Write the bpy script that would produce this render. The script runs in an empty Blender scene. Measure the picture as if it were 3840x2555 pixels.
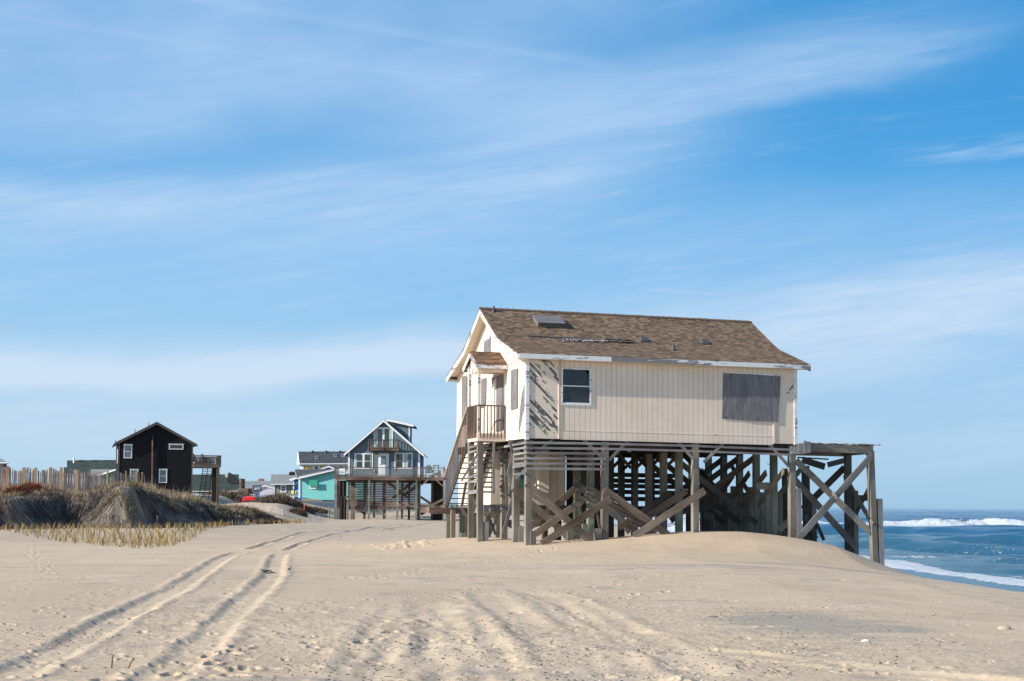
import bpy, math, random
import numpy as np
from mathutils import Vector, Matrix
R = math.radians
random.seed(7); np.random.seed(7)
SC = bpy.context.scene
COL = SC.collection
# ------------------------------------------------------------------ camera, sky, sun, exposure
FPX = 5333.0; PITCH = R(3.2); ROLL = R(0.355); CY = 1897.0 - FPX*math.tan(PITCH); EYE = Vector((0, 0, 1.6))
cam = bpy.data.cameras.new('camera'); cam_o = bpy.data.objects.new('camera', cam); COL.objects.link(cam_o)
cam.lens = 50.0; cam.sensor_width = 36.0; cam.sensor_fit = 'HORIZONTAL'
cam.shift_y = (CY-1277.5)/3840.0; cam.clip_start = 0.1; cam.clip_end = 20000
cf = Vector((0, math.cos(PITCH), math.sin(PITCH))); r0 = Vector((1, 0, 0)); u0 = Vector((0, -math.sin(PITCH), math.cos(PITCH)))
cr = r0*math.cos(ROLL)+u0*math.sin(ROLL); cu = u0*math.cos(ROLL)-r0*math.sin(ROLL)
cam_o.matrix_world = Matrix(((cr.x, cu.x, -cf.x, EYE.x), (cr.y, cu.y, -cf.y, EYE.y), (cr.z, cu.z, -cf.z, EYE.z), (0, 0, 0, 1)))
SC.camera = cam_o
SUN_AZ = 64.0; SUN_EL = 26.0          # azimuth measured from -Y towards -X
sl = bpy.data.lights.new('sun', 'SUN'); sl.energy = 4.6; sl.angle = R(0.5); sl.color = (1.0, 0.93, 0.82)
so = bpy.data.objects.new('sun', sl); COL.objects.link(so)
sd = Vector((-math.sin(R(SUN_AZ))*math.cos(R(SUN_EL)), -math.cos(R(SUN_AZ))*math.cos(R(SUN_EL)), math.sin(R(SUN_EL))))
so.rotation_euler = sd.to_track_quat('Z', 'Y').to_euler(); so.location = sd*50
SC.view_settings.view_transform = 'Standard'; SC.view_settings.look = 'None'
SC.view_settings.exposure = 0.42; SC.view_settings.gamma = 1.0; SC.view_settings.use_curve_mapping = False

class G:
    """small node-tree writer"""
    def __init__(s, nt): s.nt = nt
    def n(s, typ, ins=None, **props):
        nd = s.nt.nodes.new(typ)
        for k, v in props.items(): setattr(nd, k, v)
        for k, v in (ins or {}).items():
            sk = nd.inputs[k]
            if isinstance(v, bpy.types.NodeSocket): s.nt.links.new(v, sk)
            else: sk.default_value = v
        return nd
    def m(s, op, a, b=None, c=None, clamp=False):
        ins = {0: a}
        if b is not None: ins[1] = b
        if c is not None: ins[2] = c
        return s.n('ShaderNodeMath', ins, operation=op, use_clamp=clamp).outputs[0]
    def mix(s, f, a, b, mode='MIX'):
        nd = s.n('ShaderNodeMix', data_type='RGBA', blend_type=mode)
        for k, v in ((0, f), (6, a), (7, b)):
            if isinstance(v, bpy.types.NodeSocket): s.nt.links.new(v, nd.inputs[k])
            else: nd.inputs[k].default_value = v if k == 0 else (*v[:3], 1)
        return nd.outputs[2]
    def ramp(s, f, stops, interp='LINEAR'):
        nd = s.n('ShaderNodeValToRGB', {0: f}); cr_ = nd.color_ramp; cr_.interpolation = interp
        while len(cr_.elements) < len(stops): cr_.elements.new(0.5)
        for e, (p, c) in zip(cr_.elements, stops):
            e.position = p; e.color = (*c, 1) if not isinstance(c, (int, float)) else (c, c, c, 1)
        return nd.outputs[0]
    def noise(s, vec, scale, detail=3, rough=0.55, w=None):
        return s.n('ShaderNodeTexNoise', {'Vector': vec, 'Scale': scale, 'Detail': detail, 'Roughness': rough}).outputs[0]
    def map(s, vec, scale=(1, 1, 1), rot=(0, 0, 0), loc=(0, 0, 0)):
        return s.n('ShaderNodeMapping', {'Vector': vec, 'Scale': scale, 'Rotation': rot, 'Location': loc}).outputs[0]
    def xyz(s, vec):
        nd = s.n('ShaderNodeSeparateXYZ', {0: vec}); return nd.outputs
    def comb(s, x, y, z=0.0): return s.n('ShaderNodeCombineXYZ', {0: x, 1: y, 2: z}).outputs[0]
    def sst(s, x, a, b):   # smoothstep
        return s.n('ShaderNodeMapRange', {0: x, 1: a, 2: b, 3: 0.0, 4: 1.0}, interpolation_type='SMOOTHSTEP').outputs[0]
    def bump(s, h, strength=0.5, dist=0.02):
        return s.n('ShaderNodeBump', {'Height': h, 'Strength': strength, 'Distance': dist}).outputs[0]

w = bpy.data.worlds.new('World'); SC.world = w; w.use_nodes = True
g = G(w.node_tree); w.node_tree.nodes.clear()
sky = g.n('ShaderNodeTexSky', sky_type='NISHITA'); sky.sun_disc = False
sky.sun_elevation = R(SUN_EL); sky.sun_rotation = R(180+SUN_AZ); sky.altitude = 10; sky.air_density = 1.0; sky.dust_density = 0.3; sky.ozone_density = 2.5
D = g.xyz(g.n('ShaderNodeTexCoord').outputs['Generated'])
yy = g.m('MAXIMUM', D[1], 0.12)
U = g.m('DIVIDE', D[0], yy); V = g.m('DIVIDE', D[2], yy)
front = g.sst(D[1], 0.0, 0.3)
def quad(k, c0, c1, c2):    # c0 + c1*(u-k) + c2*(u-k)^2
    du = g.m('SUBTRACT', U, k); return g.m('ADD', g.m('ADD', g.m('MULTIPLY', du, c1), c0), g.m('MULTIPLY', g.m('MULTIPLY', du, du), c2))
cl = g.comb(g.m('MULTIPLY', U, 5.0), g.m('MULTIPLY', g.m('SUBTRACT', V, g.m('MULTIPLY', U, 0.12)), 34.0), 0.0)
warp = g.noise(g.map(g.comb(U, V), scale=(4, 8, 1)), 1.0, 3, 0.5)
wv = g.m('MULTIPLY', g.m('SUBTRACT', warp, 0.5), 0.05)
V2 = g.m('ADD', V, wv)
st = g.noise(cl, 1.0, 6, 0.62)
st2 = g.noise(g.comb(g.m('MULTIPLY', U, 14.0), g.m('MULTIPLY', g.m('SUBTRACT', V, g.m('MULTIPLY', U, 0.16)), 130.0), 3.0), 1.0, 4, 0.6)
big = g.noise(g.comb(g.m('MULTIPLY', U, 6.0), g.m('MULTIPLY', V, 14.0), 9.0), 1.0, 3, 0.5)
def band(vc, up, dn, u_a=None, u_b=None, v=None):
    d = g.m('SUBTRACT', v or V2, vc)
    a = g.m('SUBTRACT', 1.0, g.sst(d, 0.0, up)); b = g.sst(d, -dn, 0.0)
    o = g.m('MULTIPLY', a, b)
    if u_a: o = g.m('MULTIPLY', o, g.sst(U, *u_a))
    if u_b: o = g.m('MULTIPLY', o, g.m('SUBTRACT', 1.0, g.sst(U, *u_b)))
    return o
tex = g.m('ADD', 0.80, g.m('MULTIPLY', g.m('ADD', g.m('SUBTRACT', st, 0.5), g.m('MULTIPLY', g.m('SUBTRACT', st2, 0.5), 0.6)), 1.4))
acc = None
def put(mk, k):
    global acc
    x = g.m('MULTIPLY', mk, k)
    acc = x if acc is None else g.m('SUBTRACT', 1.0, g.m('MULTIPLY', g.m('SUBTRACT', 1.0, acc), g.m('SUBTRACT', 1.0, x, clamp=True), clamp=True))
put(g.m('MULTIPLY', band(quad(-0.1, 0.224, 0.10, 0.24), 0.030, 0.060, None, (0.00, 0.20)), tex), 0.80)
put(g.m('MULTIPLY', band(quad(-0.1, 0.243, 0.13, 0.20), 0.060, 0.018, (-0.16, 0.08), (0.18, 0.42)), tex), 0.70)
put(g.m('MULTIPLY', band(quad(-0.1, 0.241, 0.15, 0.3), 0.006, 0.011, (-0.25, -0.05), (0.05, 0.12), V), tex), 0.26)
put(g.m('MULTIPLY', g.m('MULTIPLY', g.sst(V2, 0.215, 0.29), g.m('SUBTRACT', 1.0, g.sst(U, -0.02, 0.24))), g.m('ADD', 0.35, g.m('MULTIPLY', g.sst(big, 0.25, 0.75), 0.65))), 0.62)
put(g.m('MULTIPLY', band(quad(-0.15, 0.315, 0.02, -0.6), 0.050, 0.050, (-0.38, -0.2), (0.0, 0.12)), tex), 0.30)
put(g.m('MULTIPLY', band(quad(0.2, 0.320, 0.15, 0.0), 0.035, 0.04, (-0.08, 0.12), (0.24, 0.40)), tex), 0.30)
put(g.m('MULTIPLY', band(quad(0.0, 0.180, 0.05, 0.0), 0.060, 0.080), g.m('ADD', 0.4, g.m('MULTIPLY', tex, 0.6))), 0.36)
put(g.m('MULTIPLY', g.sst(st2, 0.50, 0.78), g.sst(big, 0.35, 0.70)), 0.28)
put(g.m('MULTIPLY', band(quad(-0.05, 0.100, 0.05, 0.1), 0.034, 0.018, None, (0.00, 0.24)), g.m('ADD', 0.25, tex)), 1.2)
put(g.m('MULTIPLY', band(quad(-0.05, 0.108, 0.07, 0.1), 0.048, 0.078, (-0.12, 0.16), None), tex), 1.05)
put(g.m('MULTIPLY', band(quad(-0.05, 0.062, 0.0, 0.0), 0.075, 0.080), g.m('ADD', 0.45, g.m('MULTIPLY', g.sst(st, 0.30, 0.75), 0.65))), 0.55)
put(g.m('MULTIPLY', band(quad(-0.36, 0.3475, -0.158, 0.05), 0.0036, 0.0026, None, (-0.04, 0.01), V), tex), 0.16)
put(g.m('MULTIPLY', band(quad(-0.207, 0.3575, -0.172, 0.05), 0.0075, 0.0045, None, (0.02, 0.10), V), tex), 0.24)
put(g.m('MULTIPLY', band(quad(0.31, 0.2530, 0.10, 0.0), 0.013, 0.012, (0.25, 0.34), None, V), g.sst(st2, 0.30, 0.66)), 0.55)
put(g.m('MULTIPLY', band(quad(0.125, 0.1515, -0.07, 0.0), 0.0030, 0.0022, (0.08, 0.12), (0.12, 0.17), V), 1.0), 0.20)
mask = g.m('MULTIPLY', g.m('MINIMUM', g.m('MAXIMUM', acc, 0.0), 1.0), front)
skyc = g.mix(1.0, sky.outputs[0], (0.86, 1.02, 1.12), 'MULTIPLY')
hor = g.mix(g.sst(U, -0.25, 0.36), (2.75, 4.2, 5.45), (1.75, 3.35, 5.0))
mid = g.mix(g.sst(U, -0.1, 0.36), (1.15, 3.35, 5.75), (0.62, 2.85, 5.45))
top = g.mix(g.sst(U, -0.36, 0.36), (0.95, 2.60, 4.9), (0.24, 2.00, 4.5))
clear = g.mix(g.sst(V, 0.10, 0.36), g.mix(g.sst(V, 0.02, 0.22), hor, mid), top)
skyc = g.mix(g.m('MULTIPLY', g.m('MULTIPLY', front, g.m('SUBTRACT', 1.0, g.sst(V, 0.5, 1.1))), 0.9), skyc, clear)
ctop = g.mix(g.sst(V, 0.05, 0.30), (4.1, 5.0, 6.05), (3.1, 4.4, 6.05))
col = g.mix(g.m('MULTIPLY', mask, 0.95), skyc, ctop)
bg = g.n('ShaderNodeBackground', {'Color': col, 'Strength': 0.115})
g.n('ShaderNodeOutputWorld', {0: bg.outputs[0]})

# ------------------------------------------------------------------ geometry helpers
def ray(px, py):
    d = cf + cr*((px-1920)/FPX) + cu*((CY-py)/FPX); return d
def at_y(px, py, Y):
    d = ray(px, py); return EYE + d*(Y/d.y)
def at_z(px, py, z):
    d = ray(px, py); return EYE + d*((z-EYE.z)/d.z)
class Frame:
    """a building's own axes: s along its front, t into its depth, z up"""
    def __init__(s, x, y, deg):
        a = R(deg); s.o = Vector((x, y, 0)); s.d1 = Vector((math.cos(a), math.sin(a), 0)); s.d2 = Vector((-math.sin(a), math.cos(a), 0))
    def P(s, a, b, z): return s.o + s.d1*a + s.d2*b + Vector((0, 0, z))
    def fr(s, p, t=0.0):
        d = ray(*p); o = s.o+s.d2*t; k = (o-EYE).dot(s.d2)/d.dot(s.d2); q = EYE+d*k; return (q-s.o).dot(s.d1), q.z
    def gb(s, p, ss=0.0):
        d = ray(*p); o = s.o+s.d1*ss; k = (o-EYE).dot(s.d1)/d.dot(s.d1); q = EYE+d*k; return (q-s.o).dot(s.d2), q.z
    def loc(s, q): q = q-s.o; return q.dot(s.d1), q.dot(s.d2), q.z
WF = Frame(0, 0, 0)
def crop(x0, y0, k): return lambda X, Y: (x0+k*X, y0+k*Y)
Z1 = crop(1640, 1120, .3699); Z2 = crop(2340, 1120, .3699); Z3 = crop(1640, 1600, .3394); Z4 = crop(2340, 1600, .3188)
Z5 = crop(2840, 1600, .3507); ZS = crop(1660, 1580, .3189); ZB = crop(400, 1550, .2551); ZL = crop(0, 1550, .3380)
ZM = crop(850, 1650, .2232); ZH = crop(1220, 1550, .26144); ZU = crop(1220, 1780, .20365)

class MB:
    def __init__(s): s.v = []; s.f = []; s.uv = []; s.m = []; s.mi = 0
    def face(s, pts, uv=None):
        b = len(s.v); s.v += [Vector(p) for p in pts]; s.f.append(list(range(b, b+len(pts)))); s.m.append(s.mi)
        if uv is None:
            a = s.v[b+1]-s.v[b]; n = a.cross(s.v[b+2]-s.v[b+1]); a = a.normalized(); c = n.cross(a).normalized()
            uv = [((p-s.v[b]).dot(a), (p-s.v[b]).dot(c)) for p in s.v[b:]]
        s.uv.append(uv); return s
    def hexa(s, p, L=None, W=None, T=None, u0=0.0, v0=0.0):
        """p: 8 corners, i = 4*end + ring order; u runs from end 0 to end 1"""
        b = len(s.v); s.v += [Vector(q) for q in p]
        L = L or (s.v[b+4]-s.v[b]).length; W = W or (s.v[b+1]-s.v[b]).length; T = T or (s.v[b+2]-s.v[b+1]).length
        ring = [0, W, W+T, 2*W+T, 2*W+2*T]
        for i in range(4):
            j = (i+1) % 4
            s.f.append([b+i, b+j, b+4+j, b+4+i]); s.uv.append([(u0, v0+ring[i]), (u0, v0+ring[i+1]), (u0+L, v0+ring[i+1]), (u0+L, v0+ring[i])]); s.m.append(s.mi)
        s.f.append([b+3, b+2, b+1, b]); s.uv.append([(u0, v0), (u0+T, v0), (u0+T, v0+W), (u0, v0+W)]); s.m.append(s.mi)
        s.f.append([b+4, b+5, b+6, b+7]); s.uv.append([(u0, v0), (u0+T, v0), (u0+T, v0+W), (u0, v0+W)]); s.m.append(s.mi)
        return s
    def beam(s, P0, P1, w_, th, n=None, sag=0.0):
        """board from P0 to P1: w_ wide across, th thick along n"""
        P0 = Vector(P0); P1 = Vector(P1); a = (P1-P0)
        L = a.length; a = a.normalized()
        n = Vector(n) if n is not None else Vector((0, 1, 0)); n = (n-a*n.dot(a)).normalized(); c = n.cross(a).normalized()
        h = c*(w_/2); k = n*(th/2)
        s.hexa([P0-h-k, P0+h-k, P0+h+k, P0-h+k, P1-h-k, P1+h-k, P1+h+k, P1-h+k], u0=random.uniform(0, 60), v0=random.uniform(0, 60)); return s
    def box(s, F, s0, s1, t0, t1, z0, z1):
        P = F.P
        q = lambda a, b, c, d, uv: s.face([a, b, c, d], uv)
        q(P(s0, t0, z0), P(s1, t0, z0), P(s1, t0, z1), P(s0, t0, z1), [(s0, z0), (s1, z0), (s1, z1), (s0, z1)])
        q(P(s1, t1, z0), P(s0, t1, z0), P(s0, t1, z1), P(s1, t1, z1), [(s1, z0), (s0, z0), (s0, z1), (s1, z1)])
        q(P(s0, t1, z0), P(s0, t0, z0), P(s0, t0, z1), P(s0, t1, z1), [(t1, z0), (t0, z0), (t0, z1), (t1, z1)])
        q(P(s1, t0, z0), P(s1, t1, z0), P(s1, t1, z1), P(s1, t0, z1), [(t0, z0), (t1, z0), (t1, z1), (t0, z1)])
        q(P(s0, t0, z1), P(s1, t0, z1), P(s1, t1, z1), P(s0, t1, z1), [(s0, t0), (s1, t0), (s1, t1), (s0, t1)])
        q(P(s0, t1, z0), P(s1, t1, z0), P(s1, t0, z0), P(s0, t0, z0), [(s0, t1), (s1, t1), (s1, t0), (s0, t0)])
        return s
    def prism(s, A, off, uvs=None):
        """polygon A (world points) extruded by off; uvs for the front polygon"""
        A = [Vector(a) for a in A]; B = [a+Vector(off) for a in A]; n = len(A)
        s.face(A, uvs); s.face(B[::-1], uvs[::-1] if uvs else None)
        for i in range(n):
            j = (i+1) % n; L = (A[j]-A[i]).length; T = Vector(off).length
            u = random.uniform(0, 20)
            s.face([A[j], A[i], B[i], B[j]], [(u+L, 0), (u, 0), (u, T), (u+L, T)])
        return s
    def pf(s, F, pts, t0, t1):      # polygon of (s,z) on a front plane
        return s.prism([F.P(a, t0, z) for a, z in pts], F.d2*(t1-t0), [(a, z) for a, z in pts])
    def pg(s, F, pts, s0, s1):      # polygon of (t,z) on a gable plane
        return s.prism([F.P(s0, t, z) for t, z in pts], F.d1*(s1-s0), [(t, z) for t, z in pts])
    def tube(s, P0, P1, ra, rb=None, n=8):
        P0 = Vector(P0); P1 = Vector(P1); rb = ra if rb is None else rb; a = (P1-P0).normalized()
        x = a.orthogonal().normalized(); y = a.cross(x); A = []; B = []
        for i in range(n):
            t = 2*math.pi*i/n; d = x*math.cos(t)+y*math.sin(t); A.append(P0+d*ra); B.append(P1+d*rb)
        for i in range(n):
            j = (i+1) % n; s.face([A[i], A[j], B[j], B[i]])
        s.face(A[::-1]); s.face(B); return s
    def path(s, pts, r, n=6):
        for a, b in zip(pts, pts[1:]): s.tube(a, b, r, r, n)
        return s
    def build(s, name, mats, parent=None, base=None, smooth=False):
        me = bpy.data.meshes.new(name); o = bpy.data.objects.new(name, me); COL.objects.link(o)
        wl = Vector(base) if base is not None else (wloc(parent) if parent is not None else Vector((0, 0, 0)))
        me.from_pydata([tuple(v-wl) for v in s.v], [], s.f)
        ul = me.uv_layers.new(name='UVMap'); ul.data.foreach_set('uv', [c for f in s.uv for p in f for c in p])
        for m_ in (mats if isinstance(mats, (list, tuple)) else [mats]): me.materials.append(m_)
        me.polygons.foreach_set('material_index', s.m)
        if smooth: me.polygons.foreach_set('use_smooth', [True]*len(s.f))
        me.update()
        if parent is not None: o.parent = parent
        else: o.location = wl
        return o
def wloc(o):
    l = Vector(o.location); p = o.parent
    while p: l = l+Vector(p.location); p = p.parent
    return l
def tag(o, label=None, cat=None, group=None, kind=None):
    if label: o['label'] = label
    if cat: o['category'] = cat
    if group: o['group'] = group
    if kind: o['kind'] = kind
    return o
def thing(name, label, cat, loc, group=None):
    o = bpy.data.objects.new(name, None); COL.objects.link(o); o.location = loc; o.empty_display_size = 0.2
    return tag(o, label, cat, group)
def ss(a, b, x):
    t = np.clip((x-a)/(b-a), 0, 1); return t*t*(3-2*t)
# ------------------------------------------------------------------ materials
def newmat(name):
    m = bpy.data.materials.new(name); m.use_nodes = True; m.node_tree.nodes.clear(); return m, G(m.node_tree)
def fin(g, m, base, rough=0.8, nrm=None, spec=0.3, **kw):
    ins = {'Base Color': base if isinstance(base, bpy.types.NodeSocket) else (*base, 1), 'Roughness': rough, 'Specular IOR Level': spec}
    if nrm is not None: ins['Normal'] = nrm
    ins.update(kw); p = g.n('ShaderNodeBsdfPrincipled', ins); g.n('ShaderNodeOutputMaterial', {0: p.outputs[0]}); return m
def plain(name, c, rough=0.6, vary=0.12, spec=0.4, sc=3.0, **kw):
    m, g = newmat(name); ob = g.n('ShaderNodeTexCoord').outputs['Object']
    n = g.noise(ob, sc, 5, 0.6); cc = g.mix(n, [x*(1-vary) for x in c], [min(1, x*(1+vary)) for x in c])
    return fin(g, m, cc, rough, g.bump(g.noise(ob, 40, 3), 0.15, 0.01), spec, **kw)
def wood(name, dark, mid, light, contrast=1.0, rust=0.0):
    m, g = newmat(name); uv = g.n('ShaderNodeTexCoord').outputs['UV']
    wob = g.noise(g.map(uv, (0.9, 3, 1)), 1.0, 2)
    v = g.xyz(uv); vv = g.m('ADD', v[1], g.m('MULTIPLY', wob, 0.05))
    grain = g.noise(g.comb(g.m('MULTIPLY', v[0], 1.6), g.m('MULTIPLY', vv, 55)), 1.0, 6, 0.7)
    tone = g.noise(g.map(uv, (0.35, 0.9, 1)), 1.0, 3, 0.5)
    knot = g.n('ShaderNodeTexVoronoi', {'Vector': g.map(uv, (1.1, 7, 1)), 'Scale': 1.0}).outputs[0]
    f = g.m('ADD', g.m('MULTIPLY', g.m('SUBTRACT', grain, 0.5), 1.5*contrast), g.m('ADD', 0.5, g.m('MULTIPLY', g.m('SUBTRACT', tone, 0.5), 1.7)))
    c = g.ramp(f, [(0.12, dark), (0.5, mid), (0.9, light)])
    c = g.mix(g.m('SUBTRACT', 1.0, g.sst(knot, 0.03, 0.10)), c, [x*0.5 for x in dark])
    if rust: c = g.mix(g.m('MULTIPLY', g.sst(g.noise(g.map(uv, (1.2, 5, 1), loc=(7, 3, 0)), 1.0, 4), 0.60, 0.72), rust), c, (0.20, 0.085, 0.04))
    return fin(g, m, c, 0.88, g.bump(grain, 0.6, 0.008), 0.2)
WOOD_POST = wood('weathered green grey piling', (0.08, 0.072, 0.060), (0.19, 0.172, 0.145), (0.33, 0.30, 0.255), rust=0.35)
WOOD_GREEN = wood('treated green piling', (0.085, 0.09, 0.068), (0.19, 0.20, 0.155), (0.32, 0.33, 0.265))
WOOD_BRACE = wood('brown weathered board', (0.075, 0.052, 0.038), (0.19, 0.145, 0.11), (0.34, 0.27, 0.21), 1.3)
WOOD_GREY = wood('silver grey board', (0.10, 0.095, 0.095), (0.22, 0.21, 0.21), (0.40, 0.385, 0.38))
WOOD_DARK = wood('dark timber board', (0.04, 0.034, 0.028), (0.09, 0.075, 0.062), (0.17, 0.145, 0.12))  # dark brown timber colour shared by many boards and posts
WOOD_DECK = wood('brown deck timber', (0.055, 0.035, 0.028), (0.14, 0.095, 0.075), (0.27, 0.20, 0.165), 1.2)
WOOD_LATH = wood('pale fence lath', (0.22, 0.17, 0.15), (0.42, 0.345, 0.30), (0.62, 0.54, 0.48))
WOOD_NEWPOST = wood('new yellow fence post', (0.36, 0.22, 0.11), (0.55, 0.37, 0.21), (0.68, 0.50, 0.31))
def ply_mat():
    m, g = newmat('weathered plywood'); uv = g.n('ShaderNodeTexCoord').outputs['UV']
    d = g.noise(g.map(uv, (1.6, 0.7, 1)), 1.0, 3)
    v = g.xyz(uv)
    wv = g.n('ShaderNodeTexWave', {'Vector': g.comb(g.m('ADD', v[0], g.m('MULTIPLY', d, 0.5)), g.m('MULTIPLY', v[1], 0.12)), 'Scale': 2.2, 'Distortion': 14.0, 'Detail': 3.0, 'Detail Scale': 1.5}, wave_type='BANDS').outputs[1]
    fine = g.noise(g.map(uv, (28, 4, 1)), 1.0, 5)
    c = g.ramp(g.m('ADD', g.m('MULTIPLY', wv, 0.16), g.m('MULTIPLY', g.m('ADD', fine, g.noise(g.map(uv, (3, 1.2, 1)), 1.0, 4)), 0.40)), [(0.1, (0.07, 0.067, 0.072)), (0.42, (0.16, 0.153, 0.16)), (0.85, (0.33, 0.32, 0.33))])
    kn = g.n('ShaderNodeTexVoronoi', {'Vector': g.map(uv, (2.3, 1.9, 1)), 'Scale': 1.0}).outputs[0]
    c = g.mix(g.m('SUBTRACT', 1.0, g.sst(kn, 0.05, 0.09)), c, (0.03, 0.027, 0.027))
    return fin(g, m, c, 0.9, g.bump(fine, 0.5, 0.006), 0.15)
PLY = ply_mat()
def cream_siding(name, kind='vertical', peel=0.0, groove=0.203, col=(0.86, 0.725, 0.60), ang=0.0):
    """painted plywood siding with grooves, nail rust and peeling paint"""
    m, g = newmat(name); uv0 = g.n('ShaderNodeTexCoord').outputs['UV']
    uv = g.map(uv0, rot=(0, 0, ang)) if ang else uv0
    v = g.xyz(uv); k = g.m('DIVIDE', v[0], groove); fr_ = g.m('FRACT', k); cell = g.m('FLOOR', k)
    gd = g.m('MINIMUM', fr_, g.m('SUBTRACT', 1.0, fr_))
    line = g.m('SUBTRACT', 1.0, g.sst(gd, 0.012, 0.045))
    tex_ = g.noise(g.map(uv, (30, 3.5, 1)), 1.0, 5, 0.6)
    bl = g.noise(uv0, 0.8, 4, 0.6)
    cc = g.mix(g.sst(bl, 0.3, 0.75), col, [x*y for x, y in zip(col, (0.90, 0.88, 0.85))])
    wn = g.n('ShaderNodeTexWhiteNoise', {'W': cell}, noise_dimensions='1D').outputs[0]
    cc = g.mix(g.m('MULTIPLY', wn, 0.10), cc, (0.5, 0.45, 0.38))
    nails = g.n('ShaderNodeTexVoronoi', {'Vector': g.map(uv0, (4.93, 3.2, 1)), 'Scale': 1.0, 'Randomness': 0.35}).outputs[0]
    cc = g.mix(g.m('MULTIPLY', g.m('SUBTRACT', 1.0, g.sst(nails, 0.035, 0.075)), 0.55), cc, (0.28, 0.13, 0.06))
    run = g.noise(g.map(uv0, (9, 0.5, 1), loc=(3, 1, 0)), 1.0, 4)
    cc = g.mix(g.m('MULTIPLY', g.sst(run, 0.60, 0.8), 0.22), cc, (0.55, 0.36, 0.20))
    cc = g.mix(g.m('MULTIPLY', line, 0.75), cc, (0.17, 0.14, 0.10))
    h = g.m('SUBTRACT', g.m('MULTIPLY', tex_, 0.3), line)
    if peel:
        pw = g.n('ShaderNodeTexWhiteNoise', {'W': g.m('ADD', cell, 31.0)}, noise_dimensions='1D').outputs[0]
        pn = g.noise(g.comb(g.m('MULTIPLY', cell, 3.7), g.m('MULTIPLY', v[1], 0.85), g.m('MULTIPLY', v[0], 1.5)), 1.0, 5, 0.65)
        pn2 = g.noise(g.map(uv, (16, 4, 1)), 1.0, 5, 0.7)
        s_ = g.m('ADD', g.m('ADD', g.m('MULTIPLY', pn, 1.0), g.m('MULTIPLY', pw, 0.22)), g.m('MULTIPLY', pn2, 0.16))
        pk = g.sst(s_, 1.02-peel, 1.03-peel)
        und = g.mix(g.sst(g.noise(g.map(uv, (2.0, 2.5, 1), loc=(5, 5, 0)), 1.0, 3), 0.52, 0.56), (0.155, 0.145, 0.145), (0.30, 0.36, 0.35))
        und = g.mix(g.m('MULTIPLY', tex_, 0.5), und, (0.08, 0.075, 0.075))
        cc = g.mix(pk, cc, und); h = g.m('SUBTRACT', h, g.m('MULTIPLY', pk, 0.4))
    return fin(g, m, cc, 0.75, g.bump(h, 0.6, 0.012), 0.25)
CREAM = cream_siding('cream grooved siding')
CREAM_FINE = cream_siding('cream siding fine grooves', groove=0.102)
CREAM_PEEL_L = cream_siding('cream diagonal siding peeling', peel=0.27, groove=0.085, ang=R(-46))
CREAM_PEEL_R = cream_siding('cream diagonal siding', peel=0.12, groove=0.12, ang=R(42))
CREAM_PLAIN = cream_siding('cream trim board', groove=50, peel=0.16)
def chipped(name, amt, paint=(0.80, 0.81, 0.82), under=(0.15, 0.14, 0.14)):
    m, g = newmat(name); uv = g.n('ShaderNodeTexCoord').outputs['UV']
    a = g.noise(g.map(uv, (1.6, 11, 1)), 1.0, 6, 0.72); b = g.noise(g.map(uv, (0.5, 1.5, 1)), 1.0, 2)
    pk = g.sst(g.m('ADD', a, g.m('MULTIPLY', g.m('SUBTRACT', b, 0.5), 0.9)), 1.0-amt, 1.02-amt)
    gr = g.noise(g.map(uv, (2, 60, 1)), 1.0, 4)
    un = g.mix(gr, under, [x*2.0 for x in under])
    dirt = g.mix(g.m('MULTIPLY', g.noise(uv, 5, 5), 0.3), paint, (0.5, 0.46, 0.4))
    return fin(g, m, g.mix(pk, dirt, un), 0.7, g.bump(g.m('SUBTRACT', gr, pk), 0.4, 0.006), 0.3)
WHITE_OLD = chipped('flaking white paint', 0.40); WHITE_BAD = chipped('mostly bare white trim', 0.585)
CREAMPOST = chipped('flaking cream post paint', 0.42, (0.72, 0.69, 0.60))
WHITE = plain('white trim paint', (0.80, 0.81, 0.83), 0.5, 0.05)
SOFFIT = plain('cream soffit board', (0.70, 0.61, 0.48), 0.7, 0.08)
def shingles(name, cols, wdt=0.30, hgt=0.135, line=0.55):
    m, g = newmat(name); uv = g.n('ShaderNodeTexCoord').outputs['UV']; v = g.xyz(uv)
    r_ = g.m('DIVIDE', v[1], hgt); row = g.m('FLOOR', r_)
    off = g.n('ShaderNodeTexWhiteNoise', {'W': row}, noise_dimensions='1D').outputs[0]
    wob = g.noise(g.comb(g.m('MULTIPLY', v[0], 2.0), g.m('MULTIPLY', row, 5.1)), 1.0, 2)
    c_ = g.m('FLOOR', g.m('ADD', g.m('DIVIDE', v[0], wdt), g.m('ADD', g.m('MULTIPLY', off, 7.0), g.m('MULTIPLY', wob, 1.6))))
    wn = g.n('ShaderNodeTexWhiteNoise', {'Vector': g.comb(c_, row)}, noise_dimensions='2D').outputs[0]
    n = len(cols); cc = g.ramp(wn, [(i/n, c) for i, c in enumerate(cols)], 'CONSTANT')
    big_ = g.noise(uv, 0.5, 3); cc = g.mix(g.m('MULTIPLY', big_, 0.35), cc, [sum(x[i] for x in cols)/n for i in range(3)])
    grit = g.noise(uv, 90, 2); cc = g.mix(g.m('MULTIPLY', grit, 0.35), cc, [x*0.5 for x in cols[0]])
    f_ = g.m('FRACT', r_); ln = g.m('SUBTRACT', 1.0, g.sst(f_, 0.05, 0.22))
    cc = g.mix(g.m('MULTIPLY', ln, line), cc, (0.03, 0.025, 0.02))
    return fin(g, m, cc, 0.95, g.bump(g.m('ADD', g.m('MULTIPLY', wn, 0.35), f_), 0.5, 0.012), 0.15)
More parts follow.
